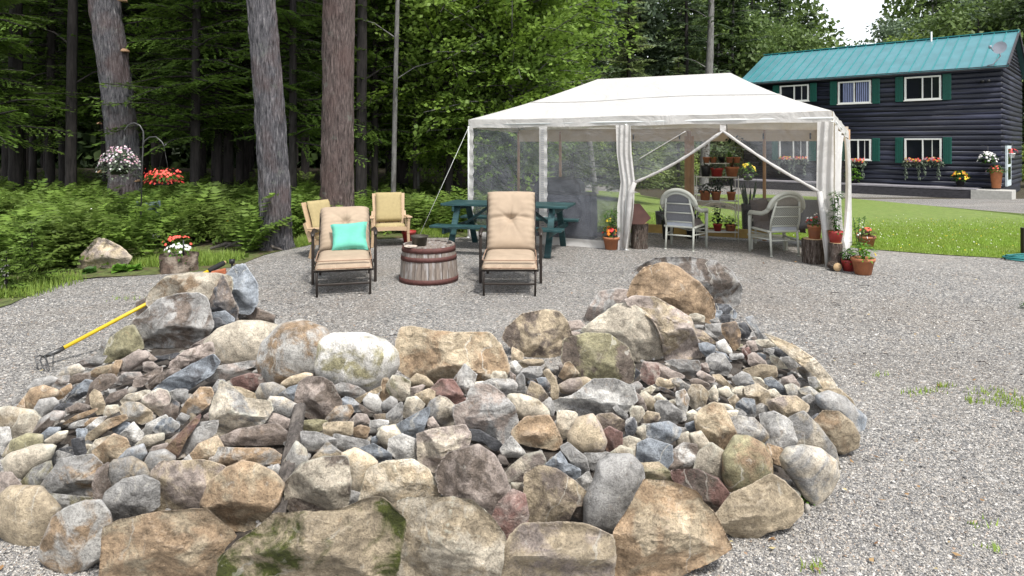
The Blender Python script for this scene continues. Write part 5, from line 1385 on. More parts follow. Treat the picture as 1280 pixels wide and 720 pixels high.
# --- log stumps
def log_mb(r, h, seed, n=40, bark=True):
    def fn(u, v):
        a = u * 2 * math.pi; ridge = .06 * mnoise.noise(Vector((math.cos(a) * 5, math.sin(a) * 5, v * 1.5 + seed))) + .10 * abs(mnoise.noise(Vector((math.cos(a) * 11, math.sin(a) * 11, v * 4 + seed))))
        rr_ = r * (1 + ridge + .05 * math.sin(a * 3 + seed)); return (rr_ * math.cos(a), rr_ * math.sin(a), v * h)
    return grid_mb(fn, n, 14)
def stump(label, loc, r, h, seed, name='log_stump', rot=None):
    t = thing(name, label, 'log', loc, 0, 'log stumps')
    o1 = log_mb(r, h, seed).build('bark', M['bark'], t); o2 = MB().lathe([(0, 0), (r * .98, 0), (r * .96, .008), (0, .01)], 28, (0, 0, h - .004)).build('cut_face', M['cutwood'], t)
    if rot:
        for o in (o1, o2): o.rotation_euler = rot
    return t
p = gl_(799, 312); stump('split reddish-brown log stump at the left side of the doorway', (p.x + .03, p.y + .14, 0), .135, .42, 3)
p = gl_(1023, 331); s2_ = Vector((p.x, p.y + .16, 0)); stump('dark barked log stump carrying an orange pot, right of the wicker chair', s2_, .145, .355, 7)
potted('orange plastic pot of red and white flowers on the dark log stump', (s2_.x + .02, s2_.y, .36), .095, .20, 'terracotta', ('bush', 'green', .10, .14, 60, .05), [('white', .12, .20, 12, .045), ('red', .12, .15, 12, .045)], flare=.8)
p = gl_(1049, 337); s3_ = Vector((p.x, p.y + .1, 0)); stump('slim grey birch log standing upright beside the right tent corner', s3_, .085, .36, 11)
potted('red pot with a tall feathery plant on the slim birch log', (s3_.x, s3_.y, .365), .10, .165, 'redplastic', [('tall', 'green', .09, .58, 260, .05)], rim=False)
p = gl_(1048, 340); t = thing('short_log', 'short round log lying on the gravel with its pale cut end facing us', 'log', (p.x, p.y + .03, .062))
o = log_mb(.058, .16, 5).build('bark', M['bark'], t); o.rotation_euler = (R(-90), 0, 0); o = MB().lathe([(0, 0), (.058, 0), (.056, .006), (0, .007)], 24).build('cut_face', M['cutwood'], t, (0, -.002, 0), (R(90), 0, 0))
# cardboard-brown board leaning on the left stump
p = at(801, 278, 10.55); t = thing('brown_board', 'five-sided reddish-brown board standing on the split stump', 'board', (p.x, 10.58, .425))
A5 = [(-.14, 0), (-.165, .33), (-.01, .335), (.175, .10), (.05, 0)]; A5 = [(x, z) for x, z in A5]
mb = MB(); mb.add([(x, -.015, z) for x, z in A5] + [(x + .01, .06, z) for x, z in A5], [(0, 1, 2, 3, 4)[::-1], (5, 6, 7, 8, 9)] + [(i, (i + 1) % 5, 5 + (i + 1) % 5, 5 + i) for i in range(5)])
mb.build('panel', plain('red_brown_panel', (.085, .04, .032), .7, .2, 6, .002), t)

# --- wicker armchairs
def wicker(label, loc, rz, lat=True):
    t = thing('wicker_armchair', label, 'armchair', loc, rz, 'white wicker armchairs'); m = M['wicker']
    # local: the sitter faces +y, we see the back from -y
    for sx in (-1, 1):
        MB().tube([(sx * .23, -.27, 0), (sx * .225, -.22, .40)], [.016, .02], 8).lathe([(.02, 0), (.024, .012), (.016, .02)], 10, (sx * .23, -.27, 0)).build('leg', m, t)
        MB().tube([(sx * .30, .26, 0), (sx * .30, .27, .50), (sx * .30, .26, .60)], [.022, .03, .03], 8).build('leg', m, t)
        MB().tube([(sx * .30, .27, .60), (sx * .31, .22, .645), (sx * .31, .05, .65), (sx * .30, -.12, .66), (sx * .285, -.22, .70), (sx * .27, -.28, .76)], .035, 10).build('armrest', m, t)
        MB().tube([(sx * .225, -.22, .26), (sx * .29, .26, .24)], .012, 8).build('stretcher', m, t)
    hoop = [];
    for k in range(21): a = math.pi * k / 20; hoop.append((.285 * math.cos(a), -.28 - .10 * math.sin(a), .74 + .26 * math.sin(a)))
    MB().tube(hoop, .034, 10).build('hoop_back', m, t)
    MB().tube([(x * .86, y, .74 + (z - .74) * .8) for x, y, z in hoop], .020, 8).build('inner_hoop', m, t)
    for sx in (-1, 1): MB().tube([(sx * .225, -.22, .38), (sx * .235, -.27, .56), (sx * .19, -.345, .86)], .017, 8).build('back_post', m, t)
    # woven bands between the rails
    def bp(u, z): y = -.22 - (z - .40) * .30; w_ = .225 - .04 * max(0, (z - .6) / .3); return Vector(((u - .5) * 2 * w_, y, z))
    for (z0, z1) in ((.48, .61), (.635, .76)):
        wv = MB(); n_ = 12
        for k in range(-4, n_):
            for dr_ in (1, -1):
                a, b2 = k / n_, (k + 4) / n_; lo, hi = max(0, a), min(1, b2)
                if hi <= lo: continue
                zl, zh = z0 + (z1 - z0) * (lo - a) / (b2 - a), z0 + (z1 - z0) * (hi - a) / (b2 - a)
                if dr_ < 0: lo, hi = 1 - lo, 1 - hi
                wv.bar(bp(lo, zl), bp(hi, zh), .0065, .004, up=(0, 1, 0))
        if lat: wv.build('lattice', m, t)
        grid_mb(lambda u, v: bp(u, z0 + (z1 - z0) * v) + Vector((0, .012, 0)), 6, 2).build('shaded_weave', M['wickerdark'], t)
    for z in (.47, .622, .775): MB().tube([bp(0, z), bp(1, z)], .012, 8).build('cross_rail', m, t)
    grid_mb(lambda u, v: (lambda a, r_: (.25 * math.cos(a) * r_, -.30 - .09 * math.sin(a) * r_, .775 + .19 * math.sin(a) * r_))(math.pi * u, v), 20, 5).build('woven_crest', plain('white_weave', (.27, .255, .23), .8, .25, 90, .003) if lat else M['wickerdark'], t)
    MB().box((0, -.225, .425), (.46, .012, .085)).build('lower_panel', plain('pale_blue_grey_weave', (.40, .43, .48), .8, .15, 90, .002), t)
    MB().box((0, .02, .385), (.54, .52, .035), bev=.01).build('seat', m, t)
    MB().tube([(-.30, .27, .33), (0, .29, .27), (.30, .27, .33)], .012, 8).tube([(-.225, -.22, .24), (.225, -.22, .24)], .012, 8).build('apron_rail', m, t)
    tf(cushion(.48, .48, .09, (), .006, 16, 5), (0, -.19, .405), rx=-math.pi / 2).build('seat_cushion', M['greycush'], t)
    tf(cushion(.42, .36, .10, (), .006, 16, 6), (0, -.20, .47), rx=R(10), rz=math.pi).build('back_cushion', M['greycush'], t)
    return t
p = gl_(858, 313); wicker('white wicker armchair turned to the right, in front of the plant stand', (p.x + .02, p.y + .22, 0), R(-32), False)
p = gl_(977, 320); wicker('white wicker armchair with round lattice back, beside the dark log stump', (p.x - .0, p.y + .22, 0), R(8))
def soft(label, px, py, Y, w, h, rz, rx, mat='greycush', seed=1):
    q = at(px, py, Y); c = cushion(w, h, .12, (), .01, 18, seed); c.v = [(x * (1 + .14 * abs(2 * z / h - 1) ** 2), y, z + .05 * (2 * abs(x) / w) ** 2 * (1 if z > h / 2 else -1) * h) for x, y, z in c.v]
    o = tf(c, (0, 0, 0), rx=R(rx)).build('scatter_cushion', M[mat], None, q, (0, 0, R(rz))); return tag(o, label, 'cushion', 'grey scatter cushions')
soft('dark grey cushion leaning on the left wicker armchair behind its hoop', 851, 268, 11.2, .42, .30, -20, -12)
soft('taupe cushion at the left end of the bench behind the lattice chair', 951, 283, 11.0, .42, .46, 40, -10, seed=2)
soft('grey-brown cushion in the middle of the bench, seen above the lattice chair', 984, 290, 11.0, .60, .52, 5, -14, seed=3)
soft('patterned grey cushion at the right end of the bench by the right curtain', 1016, 286, 10.9, .48, .50, -10, -12, 'wickerdark', seed=4)
bn = thing('garden_bench', 'low white metal bench under the grey cushions in the tent', 'bench', (4.95, 11.25, 0), R(-22))
for k in range(5): MB().box((0, -.2 + k * .1, .40), (1.35, .08, .025), bev=.004).build('seat_slat', M['wicker'], bn)
for sx in (-1, 1):
    for sy in (-.2, .2): MB().box((sx * .62, sy, .195), (.035, .035, .39)).build('leg', M['wicker'], bn)
    MB().tube([(sx * .64, -.22, .40), (sx * .64, -.2, .62), (sx * .64, .22, .62)], .02).build('armrest', M['wicker'], bn)
for k in range(3): MB().box((0, .24, .50 + k * .12), (1.35, .02, .05)).build('back_rail', M['wicker'], bn)
lt = thing('low_table', 'small low white slatted table between the wicker chairs and bench', 'table', (4.3, 10.75, 0), R(-15))
for k in range(4): MB().box((0, -.15 + k * .1, .20), (.62, .085, .022)).build('top_slat', M['wicker'], lt)
for sx in (-1, 1):
    for sy in (-1, 1): MB().box((sx * .27, sy * .15, .095), (.03, .03, .19)).build('leg', M['wicker'], lt)

# --- plant stand
YS = 11.55; ps = thing('plant_stand', 'white wire plant stand with four shelves of potted plants', 'plant stand', at(895, 291, YS) * Vector((1, 1, 0)) if False else (at(895, 291, YS).x, YS, 0), R(-8))
def sz(py): return CAM_H - (py - HY) / FPX * YS
SHV = [(.36, sz(289)), (.36, sz(250.5)), (.34, sz(221)), (.20, sz(204))]
SHV = [(w_, max(.12, z)) for w_, z in SHV]
for sx in (-1, 1):
    for sy in (-1, 1): MB().tube([(sx * .36, sy * .14, 0), (sx * .36, sy * .14, SHV[2][1] + .03)], .007, 6).build('leg', M['whitewire'], ps)
    MB().tube([(sx * .19, .1, SHV[2][1]), (sx * .19, .1, SHV[3][1])], .007, 6).build('upright', M['whitewire'], ps)
    MB().tube([(sx * .36, -.15, .40), (sx * .30, -.15, .62), (sx * .12, -.15, .70), (0, -.15, .71)], .006, 6).build('arch', M['whitewire'], ps)
for (w_, z) in SHV:
    mb = MB(); mb.tube([(-w_, -.15, z), (w_, -.15, z), (w_, .15, z), (-w_, .15, z), (-w_, -.15, z)], .008, 6)
    for k in range(6): mb.tube([(-w_, -.11 + k * .045, z), (w_, -.11 + k * .045, z)], .004, 5)
    mb.build('shelf', M['whitewire'], ps)
def onstand(px, si, r, h, mat, fol, fls, label, **kw):
    z = SHV[si][1] + .006; q = at(px, 200, YS); return potted(label, (q.x, YS, z), r, h, mat, fol, fls, group='pots on the plant stand', **kw)
for px, fo, lb in ((883, ('tall', 'bronze', .04, .34, 50, .04), 'tiny pot with a tall stem, leftmost on the top shelf of the stand'), (892, ('bush', 'green', .08, .12, 40, .05), 'tiny brown pot with a green tuft, second from left on the top shelf'),
                   (902, ('bush', 'dark', .07, .10, 40, .04), 'tiny black pot in the middle of the top shelf of the stand'), (912, ('snake', 'green', .05, .16, 9, .03), 'tiny pot with an upright spike, second from right on the top shelf'),
                   (921, ('bush', 'dark', .06, .08, 30, .04), 'tiny pot at the right end of the top shelf of the stand')):
    onstand(px, 3, .062, .105, 'blackplastic' if px == 902 else 'terracotta', fo, (), lb, stems=False)
onstand(882, 2, .085, .20, 'blackplastic', ('spray', 'dark', .1, .14, 10, .03), (), 'tall black square pot at the left of the second shelf', rim=False, flare=.85)
onstand(896, 2, .11, .155, 'redplastic', ('bush', 'silver', .14, .16, 110, .05), (), 'dark red pot with pale variegated leaves in the middle of the second shelf', flare=.8)
onstand(915, 2, .115, .175, 'terracotta', ('spray', 'bronze', .1, .22, 7, .02), (), 'brown clay pot with thin spikes at the right of the second shelf')
onstand(881.5, 1, .09, .17, 'terracotta', ('bush', 'dark', .14, .16, 60, .07), (), 'brown pot with dark curling leaves at the left of the third shelf', flare=.85)
onstand(895, 1, .085, .16, 'terracotta', ('bush', 'dark', .17, .24, 70, .07), (), 'brown pot with a dark bushy plant in the middle of the third shelf')
onstand(914, 1, .075, .15, 'terracotta', ('spray', 'dark', .06, .30, 5, .04), (), 'slim brown pot with a dark drooping plant at the right of the third shelf')
onstand(897, 0, .08, .13, 'redplastic', ('tall', 'dark', .12, .36, 50, .09), (), 'bright red pot with big dark leaves on the bottom shelf')
onstand(913, 0, .10, .12, 'terracotta', ('bush', 'dark', .13, .16, 50, .07), (), 'wide brown pot with low leaves at the right of the bottom shelf')
onstand(880, 0, .07, .09, 'blackplastic', ('bush', 'dark', .08, .06, 20, .05), (), 'low black pot at the left of the bottom shelf')
p = gl_(830, 291); potted('black square pot with one dark spike, behind the left wicker chair', (p.x, p.y + .1, 0), .15, .40, 'blackplastic', ('snake', 'dark', .1, .20, 5, .06), rim=False, flare=.8, stems=False)
p = gl_(938, 298); potted('tall black pot with upright snake plant between stand and bench', (p.x, p.y + .1, 0), .13, .62, 'blackplastic', ('snake', 'dark', .16, .62, 12, .05), rim=False, flare=.8, stems=False)
p = at(866, 262, 11.9); potted('dark pot with spiky arching leaves beside the wooden post', (p.x, 11.9, 0), .14, .38, 'blackplastic', ('spray', 'dark', .1, .70, 16, .03), rim=False, stems=False)
p = at(835, 285, 11.8); potted('low pot with thin pale spiky leaves behind the left wicker chair', (p.x, 11.8, 0), .12, .36, 'blackplastic', ('spray', 'silver', .1, .34, 9, .02), rim=False, stems=False)
hb = thing('hanging_vine', 'dark trailing vine hanging from the tent roof above the plant stand', 'plant', at(917, 176, 11.0))
sp = []; rg = random.Random(4)
for k in range(110): f = k / 110; sp.append(((f * .62 - .1 + rg.uniform(-.06, .06), rg.uniform(-.08, .08), .05 - f * f * .38 + rg.uniform(-.05, .05)), (rg.uniform(-1, 1), rg.uniform(-1, 1), rg.uniform(-1, .4)), .08, .04, .2))
obj('leaves', blade_mesh(sp, LEAFC['dark'], 'leaves'), hb)
MB().tube([(-.12, 0, .3), (-.1, 0, .06), (.2, 0, .0), (.52, 0, -.33)], .006, 5).build('stems', LEAFC['dark'], hb)
q = at(935, 215, 14.5); t = thing('hanging_flower_basket', 'hanging basket of pale yellow flowers seen through the tent doorway', 'hanging basket', q, 0)
obj('foliage', blade_mesh(foliage('bush', .16, .3, 60, 3, .08), LEAFC['lime'], 'foliage'), t, (0, 0, -.1)); flowers(.16, .22, 14, .08, 2).build('flowers', FLC['yellow'], t); MB().lathe([(0, -.2), (.09, -.18), (.13, -.05), (0, -.05)], 16).build('pot', M['blackplastic'], t)
MB().tube([(0, 0, 0), (0, 0, -2.0 + (1.22 - q.z) - .0)], .008, 5).build('hook_pole', M['blacksteel'], t)

# --- cultivator lying over the left wing
hA, hB = at(72, 439, 5.12), at(281, 328, 6.25); d = (hB - hA)
cu = thing('garden_cultivator', 'yellow-handled three-prong garden cultivator lying over the left boulders', 'garden tool', (0, 0, 0))
MB().tube([hA, hA + d * .92], .0165, 12).build('handle', M['yellowh'], cu)
g1 = hA + d * .88
MB().tube([g1, g1 + d * .01, hB - d * .015, hB - d * .005], [.019, .024, .026, .022], 12).build('grip', plain('black_foam_grip', (.012, .012, .012), .8, .1, 10, .002), cu)
MB().tube([hB - d * .004, hB + d * .004], .017, 12).build('end_cap', M['cutwood'], cu)
hC = at(55, 446, 5.03)
MB().tube([hA + d * .03, hA, hC], [.019, .021, .013], 10).build('ferrule', M['blacksteel'], cu)
sdv = Vector((.85, -.5, 0)).normalized(); dn = (hC - hA).normalized()
for k, (e0, e1) in enumerate(((at(44, 449, 4.98), at(48, 462, 4.95)), (at(50, 452, 4.96), at(56, 463, 4.92)), (at(58, 452, 4.95), at(62, 462, 4.9)), (at(67, 446, 4.95), at(66, 458, 4.92)))):
    if e1.z < .006: e1.z = .006
    MB().tube([hC, hC.lerp(e0, .5) + Vector((0, 0, .02)), e0 + Vector((0, 0, .01)), e0.lerp(e1, .6), e1], [.007, .0065, .006, .0055, .003], 8).build('tine', M['blacksteel'], cu)
# --- red brick under the grip
q = at(273, 341, 6.1); bk_ = MB().box((0, 0, 0), (.13, .08, .05), bev=.006).build('brick', plain('orange_red_brick', (.36, .11, .05), .85, .2, 30, .003), None, q, (0, R(-12), R(15)))
tag(bk_, 'orange-red brick under the black grip at the top of the pile', 'brick')

# --- teal garden hose and dark post at the right edge
hc = gl_(1275, 324); P = []
for k in range(150): a = k * .42; r_ = .18 + .10 * math.sin(k * .17) + .02 * math.sin(k * 1.7); P.append((r_ * 1.3 * math.cos(a), r_ * .8 * math.sin(a), .016 + .012 * (k // 40) + .006 * math.sin(k)))
ho = MB().tube(P, .011, 7).build('garden_hose', plain('teal_rubber', (.02, .16, .16), .4, .1, 10, 0), None, (hc.x + .1, hc.y - .05, hc.z)); tag(ho, 'coiled teal garden hose lying at the lawn edge on the right', 'hose')
q = gl_(1278.5, 319); po = MB().box((0, 0, .21), (.07, .07, .45), bev=.006).build('short_post', M['bronze'], None, (q.x + .02, q.y, q.z)); tag(po, 'short dark post at the lawn edge beside the teal hose', 'post')

# --- shepherd hook with two flower baskets
q = gl_(175, 312); sh = thing('shepherd_hook', 'tall black double shepherd hook standing in the ferns', 'plant hook', (q.x, q.y, 0)); Yh = q.y
def hk(px, py, dy=0): w_ = at(px, py, Yh); return (w_.x - q.x, dy, w_.z)
MB().tube([(0, 0, 0), hk(178, 200), hk(179.5, 172), hk(179, 164), hk(175, 157), hk(168, 153.5), hk(161, 156), hk(156.5, 162), hk(156, 166)], .012, 8).build('left_hook', M['blacksteel'], sh)
MB().tube([hk(179, 184), hk(181, 176), hk(187, 171.5), hk(195, 171), hk(202, 177), hk(205.5, 183), hk(208, 180)], .011, 8).build('right_hook', M['blacksteel'], sh)
def basket(label, px, py, fr_, fh, mats, n, name='flower_basket', box=False):
    w_ = at(px, py, Yh); t = thing(name, label, 'flower basket', (w_.x, Yh - .02, w_.z), 0, 'flower baskets on the shepherd hook'); w = fr_
    if box: MB().box((0, 0, -.09), (.28, .18, .14), bev=.01).build('pot', M['blackplastic'], t)
    else: pot_mb(.16, .14, False, 24).build('pot', M['blackplastic'], t, (0, 0, -.16))
    obj('foliage', blade_mesh(foliage('bush', w, fh, 420, n, .07), LEAFC['silver' if not box else 'green'], 'foliage'), t, (0, 0, -.08))
    for k, mt_ in enumerate(mats): flowers(w, fh * (1 if box else 1.0), n, .042 if not box else .05, n + k, -.10, 'x' if box else 'dome').build('flowers', FLC[mt_], t, (0, 0, -.03))
    return t
b1 = basket('trailing basket of pale mauve and white flowers on the left hook', 150, 206, .32, .34, ('mauve', 'pink', 'white'), 75)
obj('trailing_foliage', blade_mesh(foliage('trail', .33, .16, 160, 9, .05), LEAFC['silver'], 'foliage'), b1, (0, 0, -.05))
MB().tube([(.06, 0, .2), hk2 if False else (at(156, 166, Yh).x - at(150, 203, Yh).x, .02, at(156, 166, Yh).z - at(150, 203, Yh).z)], .004, 5).build('chain', M['blacksteel'], b1)
b2 = basket('dark box planter of coral red flowers on the right hook', 205, 219, .30, .13, ('coral', 'red', 'coral'), 95, box=True)
MB().tube([(-.1, 0, 0), (0, .02, at(206, 183, Yh).z - at(205, 219, Yh).z), (.1, 0, 0)], .004, 5).build('chain', M['blacksteel'], b2)

# --- tree stump planter, triangular rock, garden chair in the ferns, left edge stone, driftwood roots
q = gl_(211, 343); t = thing('stump_planter', 'mossy cut tree stump with red and white flowers planted in its top', 'stump planter', (q.x, q.y + .25, 0))
log_mb(.235, .235, 13).build('bark', plain('mossy_bark', (.12, .085, .065), .95, .5, 12, .02, c2=(.30, .25, .20)), t)
obj('ivy', blade_mesh(foliage('tall', .26, .24, 60, 8, .055), LEAFC['green'], 'foliage'), t, (.05, -.05, 0)); obj('foliage', blade_mesh(foliage('bush', .2, .16, 70, 4, .05), LEAFC['lime'], 'foliage'), t, (0, 0, .22))
flowers(.17, .15, 34, .05, 3, .05).build('flowers', FLC['white'], t, (.02, -.05, .23)); flowers(.20, .24, 26, .05, 9, .12).build('flowers', FLC['coral'], t, (-.05, .05, .24))
MB().tube([(.12, -.1, .2), (.12, -.1, .44)], .012, 6).build('plant_label_stake', M['blackplastic'], t)
def lone_rock(label, pts, kd, Y, seed, nm='boulder'):
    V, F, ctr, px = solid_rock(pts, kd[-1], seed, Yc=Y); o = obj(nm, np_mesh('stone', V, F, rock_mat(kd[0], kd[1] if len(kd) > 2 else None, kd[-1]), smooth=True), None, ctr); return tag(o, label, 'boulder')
lone_rock('pointed triangular tan-grey boulder in the grass left of the stump', [(100, 335), (106, 318), (122, 301), (132, 302), (150, 312), (160, 322), (150, 334)], 'tpa', 9.0, 3)
lone_rock('pale grey rock at the left edge beside the young spruce', [(-14, 355), (-12, 332), (2, 328), (9, 335), (8, 352), (-2, 362)], 'gwa', 7.7, 4)
q = gp(187, 300); t = thing('small_garden_chair', 'small weathered blue-grey wooden chair half hidden in the ferns', 'chair', (at(187, 250, 12.0).x, 12.0, 0.0), R(35)); t.scale = (.75, .75, .72)
mb_m = plain('blue_grey_wood', (.12, .16, .19), .8, .2, 8, .003)
for k in range(4): MB().bar((-.24 + k * .0, -.2 + k * .13, .50), (.24, -.2 + k * .13, .50), .10, .025).build('seat_slat', mb_m, t)
for k in range(3): MB().bar((-.24, .26, .60 + k * .12), (.24, .26, .62 + k * .12), .02, .085).build('back_slat', mb_m, t)
for sx in (-.24, .24):
    for sy in (-.2, .26): MB().box((sx, sy, .25 if sy < 0 else .48), (.05, .05, .5 if sy < 0 else .92)).build('leg', mb_m, t)
t = thing('driftwood_roots', 'bleached twisted driftwood roots lying in the grass left of the leaning pine', 'driftwood', gp(300, 312)); rg = random.Random(2)
for k in range(4):
    mb = MB(); x0 = -.45 + k * .2; mb.tube([(x0, .1 * k - .1, .03), (x0 + .2, .05, .09 + .03 * k), (x0 + .42, -.04 * k, .07), (x0 + .6, .1 - .08 * k, .02)], [.02, .035, .03, .012], 8); mb.build('root', M['driftwood'], t)
q = gp(299, 334); t = thing('path_light', 'small black stake light at the gravel edge above the pile', 'garden light', (at(290, 325, 7.6).x, 7.6, 0)); MB().tube([(0, 0, 0), (0, 0, .33)], .012).lathe([(0, 0), (.03, 0), (.034, .05), (0, .055)], 14, (0, 0, .33)).build('stake', M['blackplastic'], t)
q = at(510, 303, 10.9); potted('small dark red pot beside the tan armchair at the ferns', (at(511, 290, 11.3).x, 11.3, 0), .12, .22, 'redplastic', rim=True)

# --- flower boxes and pots on the house
def hw(px, py, dep): a = on_front(px); Y = (HS_R + HD * a).y; p_ = HS_R + HD * a - HN * dep; return Vector((p_.x, p_.y, CAM_H - (py - HY) / FPX * p_.y))
for (px, py, lb) in ((1143, 204, 'flower box under the left half of the lower right house window'), (1167, 203, 'flower box under the right half of the lower right house window'),
                     (1074, 204, 'flower box under the lower middle house window beside the tent'), (984, 201, 'flower box seen through netting, left half of the lower left window'), (1002, 201, 'flower box seen through netting, right half of the lower left window')):
    w_ = hw(px, py, .28); t = thing('flower_box', lb, 'flower box', w_, math.atan2(HD.y, HD.x) + math.pi, 'flower boxes under the house windows')
    MB().box((0, 0, -.02), (.72, .2, .16), bev=.01).build('box', M['blackplastic'], t); rg = random.Random(px)
    for c_, n_ in (('coral', 40), ('yellow', 12), ('pink', 25)):
        f = flowers(.4, .26, n_, .11, px + n_, .05, 'x'); f.v = [(x, y * .35, z) for x, y, z in f.v]; f.build('flowers', FLC[c_], t)
    sp = [((rg.uniform(-.42, .42), rg.uniform(-.12, .12), rg.uniform(-.12, .16)), (rg.uniform(-1, 1), rg.uniform(-1, .3), rg.uniform(-1, .6)), .14, .08, .4) for _ in range(150)]
    sp += [((x + rg.uniform(-.05, .05), -.1, -rg.uniform(0, .75)), (rg.uniform(-1, 1), -.5, -.6), .10, .06, .4) for x in (-.3, .28) for _ in range(26)]
    obj('foliage', blade_mesh(sp, LEAFC['silver'], 'foliage'), t)
def hbush(label, px, py, dep, r, h, pot, fl, potmat='blackplastic', mat='green', pr=.2, ph=.35, cat='potted plant', name='potted_plant'):
    w_ = hw(px, py, dep); t = thing(name, label, cat, w_, 0); pot_mb(pr, ph, True, 20).build('pot', M[potmat], t, (0, 0, 0))
    obj('foliage', blade_mesh(foliage('bush', r, h, 140, int(px), .14), LEAFC[mat], 'foliage'), t, (0, 0, ph * .8))
    for c_, n_ in fl: flowers(r, h, n_, .12, n_, .0).build('flowers', FLC[c_], t, (0, 0, ph * .8))
    return t
M['woodcan'] = plain('orange_painted_can', (.42, .16, .07), .5, .15, 8, 0)
hbush('yellow and orange flowers in a black pot on the porch ledge', 1203, 232, .55, .38, .42, 1, (('yellow', 34), ('orange', 16)))
hbush('old orange milk can topped with a flowering plant at the house corner', 1247, 235, .4, .40, .35, 1, (('coral', 10), ('pink', 8)), 'woodcan', 'green', .24, .85)
hbush('leafy green bush in a pot on the porch ledge by the tent', 1071, 229, .5, .42, .62, 1, (), 'blackplastic', 'lime', .2, .2)
w_ = hw(1237, 203, .5); t = thing('hanging_flower_basket', 'hanging basket of white flowers on the log wall right of the windows', 'hanging basket', w_)
pot_mb(.2, .2, False, 20).build('pot', M['blackplastic'], t, (0, 0, -.05)); obj('foliage', blade_mesh(foliage('bush', .38, .45, 150, 4, .12), LEAFC['green'], 'foliage'), t, (0, 0, 0)); flowers(.40, .5, 60, .12, 6, .0).build('flowers', FLC['white'], t)
MB().tube([(0, 0, .2), (0, 0, .75), (0, .45, .8)], .012, 5).build('bracket', M['blacksteel'], t)
w_ = at(1265, 197, 31.5); t = thing('hanging_red_planter', 'small red and white planter hanging beside the pale house door', 'hanging planter', w_)
pot_mb(.13, .22, True, 18).build('pot', M['whiteframe'], t); flowers(.25, .3, 20, .12, 5).build('flowers', FLC['red'], t, (0, 0, .18)); MB().tube([(0, 0, .2), (0, .0, .7)], .012, 5).build('hanger', M['blacksteel'], t)
# ================================================================== TREES AND GREENERY
LF = dict(
    hemlock=leaf_mat('hemlock_needles', (.05, .10, .022), (.20, .33, .05), (.10, .16, .03), .38),
    maple=leaf_mat('maple_leaves', (.08, .15, .03), (.32, .46, .10), (.16, .25, .035), .45),
    cedar=leaf_mat('cedar_sprays', (.12, .17, .06), (.28, .34, .13), None, .3),
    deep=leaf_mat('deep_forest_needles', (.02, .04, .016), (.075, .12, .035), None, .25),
    spruce=leaf_mat('spruce_needles', (.035, .06, .03), (.12, .17, .08), None, .25),
    far=leaf_mat('far_leaves', (.06, .10, .03), (.20, .29, .07), (.10, .15, .045), .35),
    bright=leaf_mat('far_bright_leaves', (.12, .19, .03), (.33, .43, .09), None, .4),
    blue=leaf_mat('blue_grey_leaves', (.08, .12, .07), (.20, .27, .16), None, .3),
    fern=leaf_mat('fern_fronds', (.07, .13, .025), (.25, .38, .07), (.14, .20, .045), .4),
    grass=leaf_mat('grass_blades', (.13, .22, .035), (.34, .45, .09), None, .35),
    lawn=leaf_mat('lawn_blades', (.17, .29, .03), (.36, .50, .08), (.26, .35, .06), .35))
M['pine_bark'] = bark_mat('grey_pine_bark', (.10, .098, .108), (.175, .168, .178), (.35, .335, .335))
M['red_bark'] = bark_mat('reddish_pine_bark', (.115, .09, .085), (.175, .135, .125), (.29, .24, .225))
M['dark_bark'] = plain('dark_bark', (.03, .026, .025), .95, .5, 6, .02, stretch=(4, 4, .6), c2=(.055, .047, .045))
M['pale_bark'] = plain('pale_bark', (.17, .165, .16), .9, .4, 6, .01, stretch=(3, 3, .8), c2=(.09, .085, .08))

def leaf_quads(pos, d, nrm, L, Wd):
    d = d / np.maximum(1e-6, np.linalg.norm(d, axis=1))[:, None]; s_ = np.cross(d, nrm); s_ /= np.maximum(1e-6, np.linalg.norm(s_, axis=1))[:, None]
    up = np.cross(s_, d)
    v0 = pos; v2 = pos + d * L[:, None]; mid = pos + d * (L * .45)[:, None] - up * (Wd * .15)[:, None]
    v1 = mid + s_ * (Wd / 2)[:, None]; v3 = mid - s_ * (Wd / 2)[:, None]
    V = np.stack([v0, v1, v2, v3], 1).reshape(-1, 3); F = np.arange(len(pos) * 4).reshape(-1, 4); return V, F
def spray(rs, L, ntw, kind):
    """one flat branch along +x: leaf positions, directions, normals, lengths, widths"""
    pos = []; dr = []; ln = []; wd = []
    droop = .22 if kind != 'maple' else .12
    for i in range(ntw):
        f = (i + .6) / ntw; x = L * f; z = -droop * L * f * f
        for sd_ in (-1, 1):
            tl = L * (.36 if kind != 'maple' else .42) * (1.12 - f) * rs.uniform(.7, 1.2) + .05
            a = sd_ * R(rs.uniform(38, 62)); tw = np.array([math.cos(a), math.sin(a), -.10 + rs.normal() * .05])
            step = .055 if kind in ('hemlock', 'deep', 'spruce') else .075; k = max(2, int(tl / step))
            for j in range(k):
                p = np.array([x, 0, z]) + tw * tl * (j + .5) / k + np.array([0, 0, -.25 * tl * ((j + .5) / k) ** 2])
                if kind == 'maple':
                    for _ in range(2):
                        pos.append(p + rs.normal(0, .03, 3)); dr.append(tw + rs.normal(0, .45, 3) + (0, 0, -.3)); ln.append(rs.uniform(.07, .12)); wd.append(rs.uniform(.06, .09))
                else:
                    b2 = sd_ * R(rs.uniform(-30, 30)); pos.append(p); q = np.array([math.cos(a + b2), math.sin(a + b2), -.22 + rs.normal() * .12]); dr.append(q); ln.append(rs.uniform(.07, .12)); wd.append(rs.uniform(.022, .04))
                    if rs.rand() < .6: pos.append(p); dr.append(np.array([math.cos(a - b2 * 1.5), math.sin(a - b2 * 1.5), -.3])); ln.append(rs.uniform(.06, .10)); wd.append(.03)
    return np.array(pos), np.array(dr), np.array(ln), np.array(wd)
